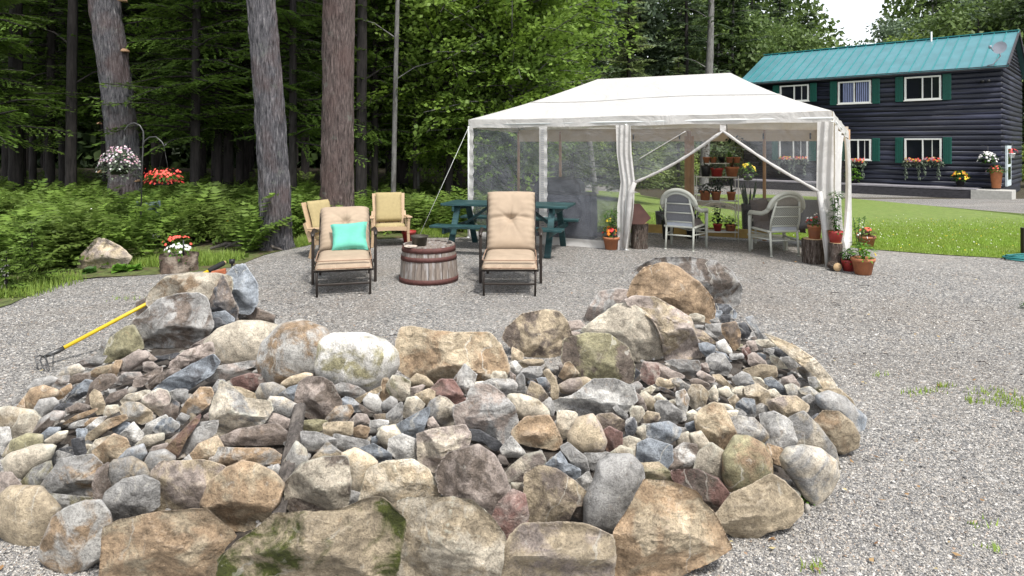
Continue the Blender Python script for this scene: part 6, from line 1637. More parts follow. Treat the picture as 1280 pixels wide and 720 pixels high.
def rot_z_tilt(az, el):
    ca, sa, ce, se = math.cos(az), math.sin(az), math.cos(el), math.sin(el)
    return np.array([[ca * ce, -sa, -ca * se], [sa * ce, ca, -sa * se], [se, 0, ce]])
def spray_crown(seed, kind, z0, z1, rad, nb, leafscale=1, ntw=9, shape='cone', azr=None):
    rs = np.random.RandomState(seed); tmpl = [spray(rs, 1.5, ntw, kind) for _ in range(5)]; VV = []; FF = []; TT = []; c = 0; limbs = []
    for i in range(nb):
        f = (i + rs.rand()) / nb; z = z0 + (z1 - z0) * f; az = rs.uniform(*(azr or (0, 6.28)))
        prof_ = {'cone': 1 - .85 * f, 'dome': math.sqrt(max(.05, 1 - (2 * f - .9) ** 2 * .8)), 'col': .9 - .5 * f}[shape]
        L = rad * prof_ * rs.uniform(.65, 1.1); s_ = L / 1.5; el = R(rs.uniform(-5, 22)) if shape != 'dome' else R(rs.uniform(-12, 45)); Rm = rot_z_tilt(az, el)
        roll = rs.uniform(-.5, .5); cr, sr = math.cos(roll), math.sin(roll); Rm = Rm @ np.array([[1, 0, 0], [0, cr, -sr], [0, sr, cr]])
        pos, dr, ln, wd = tmpl[rs.randint(5)]; P = (pos * s_) @ Rm.T + (0, 0, z); D = dr @ Rm.T; nrm = np.tile(Rm[:, 2], (len(P), 1)) + rs.normal(0, .35, (len(P), 3))
        ls = leafscale * (.6 + .4 * s_)
        V, F = leaf_quads(P, D, nrm, ln * ls, wd * ls); VV.append(V); FF.append(F + c); c += len(V); tb = rs.rand() * .5; TT.append(np.repeat(tb + .5 * rs.rand(len(P)), 4))
        e = Rm @ np.array([L, 0, -.2 * L]); m_ = Rm @ np.array([L * .5, 0, -.05 * L]); limbs.append([(0, 0, z), (m_[0], m_[1], z + m_[2]), (e[0], e[1], z + e[2])])
    return np.concatenate(VV), np.concatenate(FF), np.concatenate(TT), limbs
def cloud_crown(seed, z0, z1, rad, ncl, nper, leaf, clr=.35, flat=.6):
    rs = np.random.RandomState(seed); pos = []; nr = []; tb = []; limbs = []
    zc, hz = (z0 + z1) / 2, (z1 - z0) / 2
    for i in range(ncl):
        d = rs.normal(size=3); d /= np.linalg.norm(d); r_ = rs.uniform(.35, 1) ** .5
        c = np.array([d[0] * rad * r_, d[1] * rad * r_, zc + d[2] * hz * r_]); w = rad * clr * rs.uniform(.6, 1.2)
        q = rs.normal(size=(nper, 3)); q /= np.linalg.norm(q, axis=1)[:, None]; q *= (rs.rand(nper, 1) ** .4)
        pos.append(c + q * (w, w, w * flat)); nr.append(q * .8 + (0, 0, .8) + rs.normal(0, .4, (nper, 3))); tb.append(np.full(nper, rs.rand() * .4) + .6 * rs.rand(nper))
        if i % 3 == 0: limbs.append([(0, 0, max(z0 * .7, c[2] - abs(c[2] - z0) * .7 - .5)), (c[0] * .5, c[1] * .5, (c[2] + z0) / 2), tuple(c)])
    pos = np.concatenate(pos); nr = np.concatenate(nr); tb = np.concatenate(tb); n_ = len(pos)
    V, F = leaf_quads(pos, rs.normal(size=(n_, 3)) + (0, 0, -.2), nr, leaf * rs.uniform(.7, 1.3, n_), leaf * .7 * rs.uniform(.7, 1.2, n_)); return V, F, np.repeat(tb, 4), limbs
def trunk_mb(path, radii, n=12, rough=.0, rings=10, seed=0, flare=0, limbs=(), lr=.03):
    P = [Vector(p) for p in path]; L = len(P) - 1
    def fn(u, v):
        k = min(int(v * L), L - 1); f = v * L - k; p = P[k].lerp(P[k + 1], f); r_ = radii[k] + (radii[k + 1] - radii[k]) * f; a = 2 * math.pi * u
        h = v * (P[-1].z - P[0].z)
        if flare: r_ *= 1 + flare * math.exp(-max(0, h) / .35) * (.55 + .45 * math.sin(a * 5 + seed) + .3 * math.sin(a * 3 + 1))
        if rough: r_ += rough * mnoise.noise(Vector((math.cos(a) * 7, math.sin(a) * 7, h * 1.6 + seed))) + rough * .7 * mnoise.noise(Vector((math.cos(a) * 17, math.sin(a) * 17, h * 3 + seed)))
        return (p.x + r_ * math.cos(a), p.y + r_ * math.sin(a), p.z)
    mb = grid_mb(fn, n, rings)
    for l in limbs: mb.tube(l, [lr, lr * .6, lr * .2], 4, cap=False)
    return mb
TREE = {}
def tree_kind(key, crown, leafmat, path, radii, barkmat, **kw):
    V, F, T_, limbs = crown; me = np_mesh('crown', V, F, LF[leafmat], tone=T_)
    tm = trunk_mb(path, radii, limbs=limbs[::kw.pop('every', 1)], **kw).mesh('trunk', M[barkmat]); TREE[key] = (tm, me)
_lab = {}
def uniq(lab, x, y):
    px = 640 + x / y * FPX; cand = [lab]
    lab = lab.replace(', in the', ' in the')
    marks = [(20, 'left edge'), (88, 'bare trunk by the edge'), (148, 'leftmost big pine'), (178, 'shepherd hook'), (240, 'young hemlock'), (285, 'grey bare trunk'), (335, 'middle big pine'), (422, 'reddish pine'), (491, 'thin birch stem'), (536, 'barrel'), (588, 'tent corner'), (648, 'right lounger'), (745, 'pale leaning trunk'), (786, 'feathery cedar'), (879, 'pale tall trunk'), (935, 'roof\'s left end'), (1010, 'tent corner post'), (1070, 'gap of sky'), (1180, 'vent pipe'), (1250, 'satellite dish')]
    mk = sorted(marks, key=lambda m_: abs(m_[0] - px))
    for a in mk[:7]: cand.append('%s, %s the %s' % (lab, 'almost in line with' if abs(a[0] - px) < 12 else 'right of' if px > a[0] else 'left of', a[1]))
    for c in cand:
        if len(c.split()) > 16: c = c.replace(' the forest', '').replace(' at the ', ' at ')
        if len(c.split()) <= 16 and c not in _lab: _lab[c] = 1; return c
    return lab
def plant_tree(key, name, label, loc, rz=0, s=1, group='trees of the forest', cat='tree', sz_=None):
    label = uniq(label, loc[0], loc[1])
    t = thing(name, label, cat, loc, rz, group); t.scale = (s, s, sz_ or s); tm, cm = TREE[key]; obj('trunk', tm, t); obj('crown', cm, t); return t
# kinds (made once, shared)
tree_kind('hem1', spray_crown(1, 'hemlock', 1.9, 9.5, 2.3, 130, 1.25, 12, 'col'), 'hemlock', [(0, 0, -.1), (.05, 0, 5), (0, 0, 10)], [.12, .09, .02], 'dark_bark')
tree_kind('hem2', spray_crown(2, 'hemlock', 1.9, 8.5, 2.0, 120, 1.25, 12, 'col'), 'hemlock', [(0, 0, -.1), (-.05, 0, 5), (0, 0, 9)], [.10, .08, .02], 'dark_bark')
tree_kind('maple1', spray_crown(3, 'maple', 1.6, 9, 2.9, 190, 1.1, 9, 'dome'), 'maple', [(0, 0, -.1), (.1, 0, 3), (0, .1, 9)], [.11, .08, .02], 'dark_bark')
tree_kind('maple2', spray_crown(4, 'maple', 1.2, 8, 2.7, 180, 1.1, 9, 'dome'), 'maple', [(0, 0, -.1), (-.1, 0, 3), (0, .1, 8)], [.10, .07, .02], 'pale_bark')
tree_kind('cedar', spray_crown(5, 'hemlock', .4, 9.5, 2.0, 170, 1.35, 9, 'cone'), 'cedar', [(0, 0, -.1), (0, 0, 9.4)], [.14, .02], 'dark_bark')
for k in range(3):
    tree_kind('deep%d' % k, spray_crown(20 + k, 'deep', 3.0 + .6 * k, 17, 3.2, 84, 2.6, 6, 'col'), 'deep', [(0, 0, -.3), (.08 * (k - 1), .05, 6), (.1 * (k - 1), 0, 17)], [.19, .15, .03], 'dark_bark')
tree_kind('farconifer', spray_crown(31, 'spruce', 1.0, 16, 3.6, 110, 3.0, 7, 'cone'), 'spruce', [(0, 0, -1), (0, 0, 16)], [.25, .03], 'dark_bark')
tree_kind('farcon2', spray_crown(32, 'spruce', 2.0, 15, 3.0, 90, 3.0, 7, 'col'), 'deep', [(0, 0, -1), (.3, 0, 15)], [.2, .03], 'pale_bark')
tree_kind('farleaf1', cloud_crown(41, 3, 14, 4.2, 70, 90, .36), 'far', [(0, 0, -1), (.2, 0, 5), (0, .2, 12)], [.24, .18, .04], 'dark_bark', lr=.06)
tree_kind('farleaf2', cloud_crown(42, 2, 12, 3.8, 60, 90, .34), 'bright', [(0, 0, -1), (-.2, 0, 5), (0, .2, 11)], [.22, .16, .04], 'dark_bark', lr=.05)
tree_kind('farleaf3', cloud_crown(43, 3, 15, 3.6, 70, 85, .34), 'blue', [(0, 0, -1), (.2, 0, 5), (0, .2, 13)], [.24, .18, .04], 'pale_bark', lr=.05)
tree_kind('bush', cloud_crown(44, .2, 2.6, 1.7, 40, 90, .16, .4), 'bright', [(0, 0, -.2), (0, .1, 1.2)], [.05, .02], 'dark_bark', lr=.02)
tree_kind('bush2', cloud_crown(45, .2, 3.4, 1.9, 44, 90, .17, .4), 'far', [(0, 0, -.2), (0, .1, 1.5)], [.05, .02], 'dark_bark', lr=.02)

# the three big pines in front (bare lower trunks, crowns high above the frame)
def big_pine(label, base, Yb, top0, r0, r1, mat, seed, crownseed):
    b0 = Vector((at(base, 0, Yb).x, Yb, 0)); t = thing('pine_tree', label, 'tree', b0, 0, 'three big pine trunks')
    dx = (top0 - base) / FPX * Yb; zt = CAM_H + HY / FPX * Yb
    path = [(0, 0, -.1), (dx * .10 / 1, 0, zt * .25), (dx * .45, 0, zt * .6), (dx, 0, zt), (dx * 1.6, .1, zt * 1.8), (dx * 2, .2, 17)]
    rad = [r0, r0 * .93, r0 * .88, r1, r1 * .75, .05]
    trunk_mb(path, rad, 128, .022, 220, seed, .45).build('trunk', M[mat], t)
    V, F, T_, limbs = spray_crown(crownseed, 'deep', 8.5, 17, 3.4, 55, 2.4, 6, 'col'); me = np_mesh('crown', V + (dx * 1.6, 0, 0), F, LF['deep'], tone=T_); obj('crown', me, t)
    return t, path
t1, path1 = big_pine('leftmost big grey pine trunk, leaning left, with bracket fungi', 159, 14.6, 130, .36, .315, 'pine_bark', 1, 61)
big_pine('middle big grey pine trunk leaning left with flared roots', 345, 10.75, 326, .265, .225, 'pine_bark', 5, 62)
big_pine('tall straight reddish big pine trunk behind the left lounger', 421.5, 12.6, 423.5, .335, .31, 'red_bark', 9, 63)
for (px, py, rr_, sx) in ((157, 65, .13, 1), (153, 2, .15, 1), (169, 227, .15, 1), (163, 108, .05, 1), (125, 216, .1, -1), (123, 155, .07, -1)):
    q = at(px, py, 14.55); vs = []; n_ = 10
    mb = MB()
    for (s2, z) in ((1, 0), (.86, .045), (.3, .085)):
        for j in range(n_ + 1): a = -math.pi / 2 + math.pi * j / n_; vs.append((sx * rr_ * s2 * math.cos(a) - sx * .04, rr_ * s2 * math.sin(a), z * rr_ * 7))
    w_ = n_ + 1; fs = [(i * w_ + j, i * w_ + j + 1, (i + 1) * w_ + j + 1, (i + 1) * w_ + j) for i in range(2) for j in range(n_)] + [tuple(range(w_))[::-1], tuple(range(2 * w_, 3 * w_))]
    mb.add(vs, fs, True); fo = mb.build('bracket_fungus', plain('tan_fungus', (.34, .21, .12), .7, .25, 20, .003) if 'fungus' not in M else M['fungus'], t1, q - t1.location); M['fungus'] = fo.data.materials[0]

# understorey hemlocks and maples that hang into the picture
def T_at(px, Y): return (at(px, 0, Y).x, Y, tz(at(px, 0, Y).x, Y))
for i, (key, nm, lab, px, Y, rz, s) in enumerate([
    ('hem1', 'hemlock_tree', 'young hemlock with drooping sprays between the left and middle big pines', 243, 15.4, .3, 1.0),
    ('hem2', 'hemlock_tree', 'young hemlock hanging sprays between the middle and the red pine', 366, 14.6, 2.0, .95),
    ('hem2', 'hemlock_tree', 'young hemlock just right of the reddish pine trunk', 468, 16.2, 4.0, .9),
    ('hem1', 'hemlock_tree', 'dark hemlock left of the leftmost big pine', 62, 18.0, 1.0, 1.05),
    ('hem1', 'hemlock_tree', 'dark hemlock at the far left edge', -25, 15.5, 2.7, 1.0),
    ('hem2', 'hemlock_tree', 'hemlock deeper behind the middle pine', 300, 18.5, 5.0, 1.15),
    ('hem2', 'hemlock_tree', 'hemlock in the gap between the leftmost and middle pines, deeper', 272, 17.0, 4.1, 1.1),
    ('hem1', 'hemlock_tree', 'hemlock second from the left edge, further in', 20, 20.5, 5.1, 1.2),
    ('hem1', 'hemlock_tree', 'feathery hemlock behind the leftmost big pine', 150, 18.6, 3.3, 1.15),
    ('hem2', 'hemlock_tree', 'hemlock bough screen behind the reddish pine', 412, 17.5, 1.3, 1.1),
    ('hem1', 'hemlock_tree', 'hemlock left of the thin birch, deeper in', 505, 20.5, 0.7, 1.2),
    ('maple1', 'maple_tree', 'leafy maple in front of the dark forest left of the tent roof', 560, 16.6, 0, .95),
    ('maple2', 'maple_tree', 'bright green leafy maple rising behind the left end of the tent', 640, 16.4, 1.2, .92),
    ('maple1', 'maple_tree', 'bright maple with its crown above the tent ridge, left of the cedar', 676, 19.0, 3.0, 1.05),
    ('maple2', 'maple_tree', 'shaded maple right of the thin birch stem', 520, 18.5, 2.2, 1.0),
    ('maple2', 'maple_tree', 'tall maple at the top of the picture above the tent corner', 610, 20.5, 4.2, 1.25),
    ('cedar', 'cedar_tree', 'pale green feathery cedar rising above the tent ridge', 786, 21, 0, .86),
    ('cedar', 'cedar_tree', 'smaller pale cedar beside the feathery one behind the tent', 848, 26, 2, .62),
    ('cedar', 'cedar_tree', 'low pale cedar left of the pale leaning trunk', 715, 23, 4, .55)]):
    plant_tree(key, nm, lab, T_at(px, Y), rz, s)
# deep forest rows: bare dark trunks, dark crowns overhead
rg = random.Random(11); cnt = 0; pts_ = []
for row, (Y, step) in enumerate([(20, 4.2), (23.5, 3.6), (27, 3.4), (31, 3.4), (35.5, 3.6), (40.5, 4.0), (46, 4.4)]):
    x = -.98 * Y
    while x < 0.07 * Y + (0 if Y < 30 else 1):
        xx, yy = x + rg.uniform(-.9, .9), Y + rg.uniform(-1.4, 1.4); x += step * rg.uniform(.8, 1.25)
        px = 640 + xx / yy * FPX
        if px > 705: continue
        s = rg.uniform(.7, 1.25)
        side = 'left of the big pines' if px < 160 else 'between the left and middle pine' if px < 320 else 'behind the tall red pine' if px < 470 else 'behind the maples'
        depth = ['at the front of', 'in the second row of', 'inside', 'well inside', 'deep in', 'far back in', 'at the back of'][row]
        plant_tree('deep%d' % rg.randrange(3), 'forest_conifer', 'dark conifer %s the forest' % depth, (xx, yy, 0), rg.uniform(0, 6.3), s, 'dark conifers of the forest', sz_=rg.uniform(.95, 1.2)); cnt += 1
for (px, Y, r_, lean, mt_, lab) in ((88, 16.5, .12, 3, 'dark_bark', 'dark bare trunk left of the leftmost big pine'), (20, 17, .16, 0, 'dark_bark', 'black bare trunk near the left edge'), (285, 17.5, .12, 2, 'dark_bark', 'grey bare trunk between the left and middle pines'),
                                     (451, 15.5, .125, 2, 'dark_bark', 'dark trunk just right of the tall red pine'), (491, 15.2, .055, 6, 'pale_bark', 'thin pale birch stem between the red pine and the tent'), (519, 16.5, .05, 0, 'dark_bark', 'thin dark stem left of the tent corner'),
                                     (41, 19, .09, 0, 'dark_bark', 'slim dark trunk second from the left edge'), (745, 24, .10, -24, 'pale_bark', 'pale leaning trunk above the tent ridge'), (879, 33, .22, 6, 'pale_bark', 'pale grey tall trunk above the tent ridge, left of the house')):
    x = at(px, 0, Y).x; t = thing('bare_tree', lab, 'tree', (x, Y, tz(x, Y)), 0, 'single trunks at the forest edge'); dx = lean / FPX * Y
    lim = [[(dx * f, 0, 13 * f), (dx * f + .5 * sd_, .1, 13 * f + .35), (dx * f + 1.0 * sd_, .2, 13 * f + .5)] for f, sd_ in ((.25, 1), (.33, -1), (.42, 1), (.5, -1), (.6, 1), (.7, -1))]
    trunk_mb([(0, 0, -.2), (dx * .5, 0, 3), (dx * 1.4, 0, 7), (dx * 2, 0, 13)], [r_ * 1.15, r_, r_ * .85, r_ * .3], 14, r_ * .12, 40, px, .2, lim, min(.03, r_ * .3)).build('trunk', M[mt_], t)
    V, F, T_, li = spray_crown(px, 'deep', 8, 13, 2.0, 14, 2.0, 5, 'col'); obj('crown', np_mesh('crown', V + (dx * 2, 0, 0), F, LF['deep'], tone=T_), t)
# trees beyond the lawn and the house
FARL = [('farconifer', 700, 40, .95), ('farcon2', 735, 37, .95), ('farleaf3', 765, 44, 1.0), ('farconifer', 800, 42, 1.05), ('farcon2', 828, 47, 1.0), ('farconifer', 858, 40, 1.0), ('farleaf1', 890, 46, 1.0), ('farcon2', 912, 43, 1.05),
        ('farconifer', 940, 50, 1.0), ('farleaf1', 968, 54, 1.0), ('farleaf2', 1000, 56, .86), ('farleaf1', 1028, 58, .86), ('farleaf2', 1062, 60, .62), ('farleaf2', 1092, 62, .66), ('farconifer', 1062, 70, .78), ('farleaf3', 1120, 56, .95), ('farleaf2', 1150, 52, 1.0),
        ('farleaf2', 1188, 54, 1.05), ('farleaf1', 1222, 50, 1.05), ('farleaf3', 1255, 52, 1.1), ('farcon2', 1290, 47, 1.1), ('farleaf1', 1330, 50, 1.2), ('farleaf3', 1380, 48, 1.1), ('farconifer', 1275, 60, 1.3), ('farcon2', 1170, 64, 1.3), ('farleaf1', 1130, 68, 1.0),
        ('farconifer', 975, 62, 1.15), ('farcon2', 900, 58, 1.3), ('farconifer', 850, 60, 1.4), ('farcon2', 770, 58, 1.4), ('farconifer', 720, 55, 1.4), ('farconifer', 1010, 66, 1.0), ('farleaf1', 1440, 45, 1.2), ('farconifer', 1520, 50, 1.3), ('farcon2', 1215, 66, 1.35)]
KW = dict(farconifer='dark spruce', farcon2='thin dark conifer', farleaf1='mid green leafy tree', farleaf2='bright green leafy tree', farleaf3='blue-green leafy tree')
for i, (k, px, Y, s) in enumerate(FARL):
    where = ('above the tent' if px < 870 else 'right of the tent peak' if px < 960 else 'over the left roof' if px < 1040 else 'under the sky gap' if px < 1105 else 'over the right roof' if px < 1240 else 'beyond the house end')
    x, y, z = T_at(px, Y); plant_tree(k, 'background_tree', '%s %s, %s' % (KW[k], where, 'front row' if Y < 50 else 'middle row' if Y < 57 else 'back row'), (x, y, -.9), i * 1.7, s, 'background trees')
for i, (k, px, Y, s) in enumerate([('bush', 790, 36, 1.0), ('bush2', 812, 38, 1.1), ('bush', 836, 37, 1.0), ('bush2', 765, 38, 1.2), ('bush', 735, 36, 1.0), ('bush2', 868, 40, 1.1), ('bush', 898, 41, 1.2), ('bush2', 705, 35, 1.2), ('bush', 925, 42, 1.1), ('bush2', 675, 33, 1.2), ('bush', 650, 31, 1.1), ('bush', 1300, 38, 1.0)]):
    x, y, z = T_at(px, Y); plant_tree(k, 'bush', '%s green bush along the far side of the driveway, number-free row behind the tent' % ('bright' if k == 'bush' else 'darker') if False else '%s bush beyond the driveway seen %s' % ('bright green' if k == 'bush' else 'dark green', 'through the left netting' if px < 785 else 'through the doorway' if px < 945 else 'right of the house'), (x, y, z), i * 2.1, s, 'bushes beyond the driveway', 'bush')
# far wood closing the view
def far_wood(name, x0, x1, Y, top, n_, seed, lab, mat='deep'):
    rs = np.random.RandomState(seed); X = rs.uniform(x0, x1, n_); Yy = Y + rs.uniform(-3.5, 3.5, n_); tp = np.array([top(640 + x / Y * FPX) for x in X]) + 2.0 * np.array([mnoise.noise(Vector((x * .35, seed, 0))) for x in X]); Z = -1.2 + (tp + 1.2) * rs.rand(n_) ** .8
    P = np.stack([X, Yy, Z], 1); V, F = leaf_quads(P, rs.normal(size=(n_, 3)), rs.normal(size=(n_, 3)) + (0, -.4, .5), rs.uniform(.5, 1.1, n_), rs.uniform(.35, .7, n_))
    tag(obj(name, np_mesh(name, V, F, LF[mat], tone=np.repeat(rs.rand(n_), 4))), lab, 'woodland', None, 'stuff')
far_wood('far_wood', -75, 8, 56, lambda px: 20, 60000, 1, 'dark mass of forest far behind the trunks on the left')
far_wood('low_wood', -70, 7, 50, lambda px: 6, 40000, 5, 'dark low thicket closing the view between the trunks')
far_wood('distant_wood', 3, 95, 82, lambda px: 22 if px < 1010 else (22 - (px - 1010) * .25 if px < 1045 else 12.0 if px < 1092 else 12 + (px - 1092) * .3 if px < 1120 else 22), 45000, 2, 'mass of mixed wood far behind the house and tent', 'far')

# ---- ferns: one mass of ground cover, plus the plants one can tell apart
def frond_template(rs, n=13):
    pos = []; d = []; L = []; Wd = []
    for i in range(n):
        f = (i + .8) / n; x = f; z = .62 * math.sin(f * 2.0) * 1.0; wl = .26 * math.sin(math.pi * min(1, .18 + f * .86)) + .03
        for s_ in (-1, 1): pos.append((x * .8, 0, z)); d.append((.45, s_, -.15)); L.append(wl); Wd.append(.075)
    return np.array(pos, float), np.array(d, float), np.array(L), np.array(Wd)
def fern_field(name, sites, seed, mat='fern', nf=7):
    rs = np.random.RandomState(seed); tp = frond_template(rs); VV = []; FF = []; TT = []; c = 0
    for (x, y, h) in sites:
        for k in range(nf):
            az = rs.uniform(0, 6.28); s_ = h * rs.uniform(.7, 1.15); Rm = rot_z_tilt(az, R(rs.uniform(-8, 35))); P = (tp[0] * s_ + rs.normal(0, .01, tp[0].shape)) @ Rm.T + (x, y, .02)
            V, F = leaf_quads(P, tp[1] @ Rm.T, np.tile(Rm[:, 2], (len(P), 1)) + rs.normal(0, .25, (len(P), 3)), tp[2] * s_, tp[3] * s_); VV.append(V); FF.append(F + c); c += len(V); TT.append(np.repeat(rs.rand() * .6 + .4 * rs.rand(len(P)), 4))
    return np_mesh(name, np.concatenate(VV), np.concatenate(FF), LF[mat], tone=np.concatenate(TT))
rg = random.Random(21); sites = []
def fern_ok(x, y):
    e = edge_y(x); px = 640 + x / y * FPX
    lo = e + (2.7 if 50 < px < 300 else 2.0 if px < 50 else 1.3 if px < 420 else .55)
    return y > lo and px < 652 and not (px > 590 and y < 14.2)
while len(sites) < 1150:
    y = rg.uniform(8.5, 22) if rg.random() < .8 else rg.uniform(16, 34); x = rg.uniform(-1.0 * y, .05 * y)
    if not fern_ok(x, y): continue
    if rg.random() > (1.15 if y < 18 else .5): continue
    sites.append((x, y, rg.uniform(.55, .95) * (1 if y < 16 else .85) * (1.0 if x < -4 else .85)))
tag(obj('ferns', fern_field('ferns', sites, 3)), 'band of bright green ferns along the forest edge', 'ferns', None, 'stuff')
# small leafy undergrowth mixed in
rs = np.random.RandomState(8); n_ = 26000; Yg = rs.uniform(8.5, 20, n_); Xg = rs.uniform(-1.0, .02, n_) * Yg; ey = np.interp(Xg, [p.x for p in LINEW], [p.y for p in LINEW]); ok = (Yg > ey + np.where(640 + Xg / Yg * FPX < 300, 2.3, .5)) & (640 + Xg / Yg * FPX < 590)
cl = np.array([mnoise.noise(Vector((x * .9, y * .9, 4))) for x, y in zip(Xg, Yg)]); ok &= cl > -.12; Xg, Yg, cl = Xg[ok], Yg[ok], cl[ok]; n_ = len(Xg)
Zg = rs.rand(n_) * (.18 + .45 * np.clip(cl, 0, 1)) * np.clip((Yg - np.interp(Xg, [p.x for p in LINEW], [p.y for p in LINEW])) / 1.5, .35, 1.3) + .02
V, F = leaf_quads(np.stack([Xg, Yg, Zg], 1), rs.normal(size=(n_, 3)) + (0, -.4, .1), rs.normal(size=(n_, 3)) * .5 + (0, 0, 1), rs.uniform(.06, .13, n_), rs.uniform(.04, .08, n_))
tag(obj('undergrowth', np_mesh('undergrowth', V, F, LF['fern'], tone=np.repeat(rs.rand(n_), 4))), 'low leafy undergrowth between the ferns', 'undergrowth', None, 'stuff')
# grass blades
def blades(name, X, Y, h, w, mat, lab, cat, seed, zf=None, rows=1):
    rs = np.random.RandomState(seed); n_ = len(X); Z = np.array([zf(x, y) for x, y in zip(X, Y)]) if zf else np.zeros(n_)
    az = rs.uniform(0, 6.28, n_); le = rs.uniform(0, .8, n_); hh = h * rs.uniform(.5, 1.3, n_); b0 = np.stack([X, Y, Z], 1); s_ = np.stack([np.cos(az), np.sin(az), 0 * az], 1) * (w / 2)
    tip = b0 + np.stack([np.sin(az) * le * hh, -np.cos(az) * le * hh, hh], 1); V = np.stack([b0 - s_, b0 + s_, tip], 1).reshape(-1, 3); F = np.arange(n_ * 3).reshape(-1, 3)
    tag(obj(name, np_mesh(name, V, F, LF[mat], tone=np.repeat(rs.rand(n_), 3))), lab, cat, None, 'stuff')
rs = np.random.RandomState(12)
PX = [p.x for p in LINEW]; PY = [p.y for p in LINEW]
X = rs.uniform(-9, .2, 60000); e = np.interp(X, PX, PY); Y = e + .0 + 2.3 * rs.beta(1.1, 1.8, 60000); cl = np.array([mnoise.noise(Vector((x * 1.1, y * 1.1, 9))) for x, y in zip(X, Y)]); keep = (cl > -.05) & (640 + X / Y * FPX < 640)
blades('grass', X[keep], Y[keep], .11, .010, 'grass', 'tufty grass along the gravel edge below the ferns', 'grass', 1)
n_ = 110000; X = rs.uniform(4.8, 14.5, n_); e = np.interp(X, PX, PY); Y = e + 8.0 * rs.beta(1, 2.4, n_); keep = (X / Y < .86)
blades('lawn_grass', X[keep], Y[keep], .036, .011, 'lawn', 'short mown bright green lawn grass', 'grass', 2, lambda x, y: tz(x, y) + .004)
n_ = 30000; X = rs.uniform(.3, 5.2, n_); Y = rs.uniform(12.2, 17, n_); keep = Y > np.interp(X, PX, PY) + .02
blades('rear_lawn_grass', X[keep], Y[keep], .04, .012, 'lawn', 'short lawn grass behind the tent', 'grass', 3, lambda x, y: tz(x, y) + .004)
# weeds in the gravel, right foreground
rs = np.random.RandomState(5); WX = []; WY = []
for (px, py, n_, r_) in ((1180, 484, 34, .035), (1240, 492, 60, .08), (1262, 500, 80, .09), (1218, 502, 36, .05), (1160, 490, 20, .05), (1142, 492, 20, .05), (1275, 508, 60, .08), (1100, 470, 15, .05), (1010, 626, 25, .02), (1245, 690, 20, .03), (1020, 712, 24, .03), (1222, 660, 14, .03), (157, 374, 40, .08)):
    q = gp(px, py); WX += list(q.x + rs.normal(0, r_, n_)); WY += list(q.y + rs.normal(0, r_ * .6, n_))
blades('weeds', np.array(WX), np.array(WY), .035, .009, 'lawn', 'small green weeds sprouting through the gravel on the right', 'weeds', 4)
t = thing('edge_weed', 'clump of green weed at the right edge of the gravel', 'weed', gp(1288, 386)); obj('foliage', blade_mesh(foliage('bush', .07, .11, 50, 3, .04), LEAFC['green'], 'foliage'), t)
t = thing('clover_sprig', 'small bright sprig growing beside the round wrinkled boulder', 'plant', gp(1007, 628)); obj('foliage', blade_mesh(foliage('bush', .03, .05, 12, 3, .03), LEAFC['lime'], 'foliage'), t)
# plants one can tell apart by the gravel edge
def young_spruce(px, py, h, lab, n_=24):
    q = gp(px, py); V, F, T_, li = spray_crown(int(px) + 400, 'hemlock', h * .12, h, h * .62, n_, .8, 6, 'cone'); t = thing('young_conifer', lab, 'conifer', q, 0)
    obj('crown', np_mesh('crown', V, F, LF['fern'], tone=T_), t); trunk_mb([(0, 0, -.02), (0, 0, h)], [.015, .004], 8, 0, 4, 0, 0, li, .004).build('trunk', M['dark_bark'], t)
young_spruce(40, 356, .78, 'young bright conifer seedling at the left edge of the gravel', 46)
young_spruce(8, 368, .5, 'second small conifer seedling nearest the left edge', 30)
def leafy(px, py, r, h, n_, leaf, lab, mat='lime', fl=None, kind='bush', dy=0):
    q = gp(px, py); t = thing('leafy_plant', lab, 'plant', (q.x, q.y + dy, 0), 0, 'leafy plants at the gravel edge'); obj('foliage', blade_mesh(foliage(kind, r, h, n_, int(px), leaf), LEAFC[mat], 'foliage'), t)
    if fl: flowers(r, h * 1.1, fl[1], fl[2], int(px), h * .6).build('flowers', FLC[fl[0]], t)
leafy(150, 340, .24, .18, 60, .13, 'low hosta with long bright leaves below the triangular rock', 'lime', None, 'spray')
leafy(112, 341, .2, .14, 46, .12, 'small hosta left of the triangular rock', 'green', None, 'spray')
leafy(168, 338, .2, .16, 46, .12, 'hosta between the triangular rock and the stump', 'lime', None, 'spray')
leafy(116, 300, .12, .55, 90, .07, 'tall daisy-like plant with white heads left of the shepherd hook', 'green', ('white', 9, .07), 'tall')
leafy(185, 306, .28, .22, 70, .09, 'low plant with broad white blooms at the foot of the hook', 'green', ('white', 10, .12))
leafy(84, 312, .15, .45, 70, .07, 'leggy flowering weed left of the triangular rock', 'green', ('white', 5, .05), 'tall')
leafy(220, 300, .12, .5, 70, .07, 'thin yellow-flowered plant right of the shepherd hook', 'lime', ('yellow', 6, .05), 'tall')
leafy(296, 300, .25, .4, 90, .10, 'broad-leaved green plant by the driftwood roots', 'green', ('yellow', 2, .06))

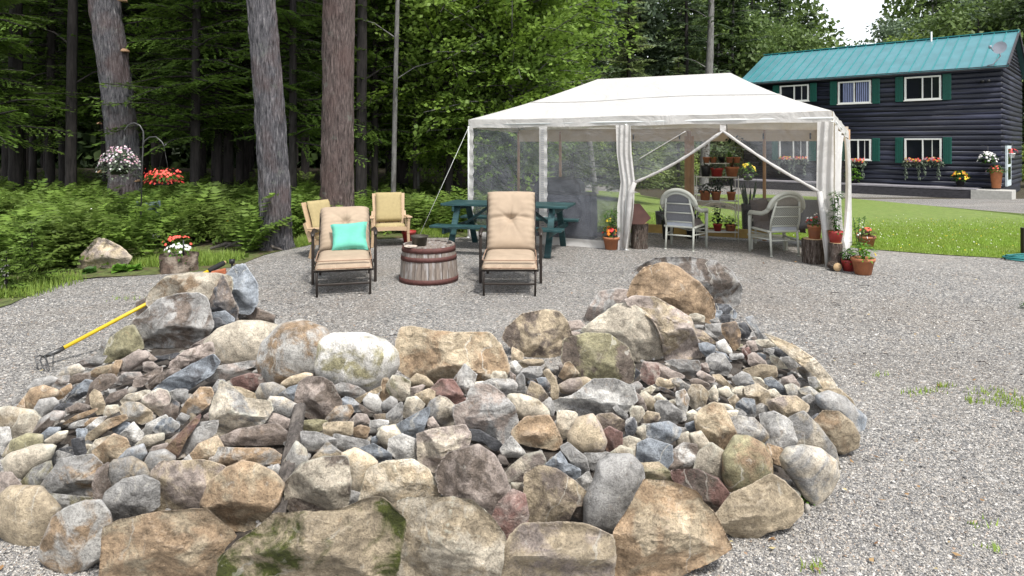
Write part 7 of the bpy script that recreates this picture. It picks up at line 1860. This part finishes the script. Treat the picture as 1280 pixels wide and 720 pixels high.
# fallen leaves and twigs on the gravel
rs = np.random.RandomState(31); n_ = 420; Yl = 2.6 + 8 * rs.rand(n_) ** 1.2; Xl = rs.uniform(-.85, .85, n_) * Yl; ok = np.array([mound(x, y) < .02 for x, y in zip(Xl, Yl)]) & (Yl < np.interp(Xl, PX, PY) - .1); Xl, Yl = Xl[ok], Yl[ok]; n_ = len(Xl)
V, F = leaf_quads(np.stack([Xl, Yl, .022 + 0 * Xl], 1), rs.normal(size=(n_, 3)) * (1, 1, .1), rs.normal(size=(n_, 3)) * .3 + (0, 0, 1), rs.uniform(.015, .045, n_), rs.uniform(.01, .025, n_))
tag(obj('fallen_leaves', np_mesh('fallen_leaves', V, F, toned('dry_leaf', [(0, (.12, .06, .03)), (.5, (.28, .17, .08)), (1, (.45, .38, .2))]), tone=np.repeat(rs.rand(n_), 4))), 'dry leaves and needles scattered on the gravel', 'leaves', None, 'stuff')
mb = MB(); rg = random.Random(8)
for k in range(70):
    x, y = rg.uniform(-3.2, 5), rg.uniform(3, 9.5)
    if mound(x, y) > .02 or y > edge_y(x): continue
    a = rg.uniform(0, 6.3); L = rg.uniform(.03, .12); mb.tube([(x, y, .018), (x + math.cos(a) * L * .5, y + math.sin(a) * L * .5, .028), (x + math.cos(a + .4) * L, y + math.sin(a + .4) * L, .018)], .003, 4)
tag(mb.build('twigs', M['dark_bark']), 'small dark twigs scattered on the gravel', 'twigs', None, 'stuff')
for o in bpy.data.objects:
    if o.name.startswith('flowers') or o.name.startswith('lacing'): o['kind'] = 'stuff'

rs = np.random.RandomState(77); n_ = 700; X = rs.uniform(4.8, 15, n_); Y = np.interp(X, PX, PY) + .2 + 9 * rs.beta(1, 1.8, n_); Z = np.array([tz(x, y) for x, y in zip(X, Y)]) + .04
V, F = leaf_quads(np.stack([X, Y, Z], 1), rs.normal(size=(n_, 3)), rs.normal(size=(n_, 3)) * .3 + (0, -.5, .6), rs.uniform(.014, .026, n_), rs.uniform(.014, .024, n_))
o = obj('clover_flowers', np_mesh('clover_flowers', V, F, toned('clover_petals', [(0, (.75, .73, .66)), (.7, (.7, .7, .6)), (.75, (.7, .55, .05)), (1, (.7, .5, .04))]), tone=np.repeat(rs.rand(n_), 4))); tag(o, 'tiny white and yellow clover heads dotted over the lawn', 'clover', None, 'stuff')
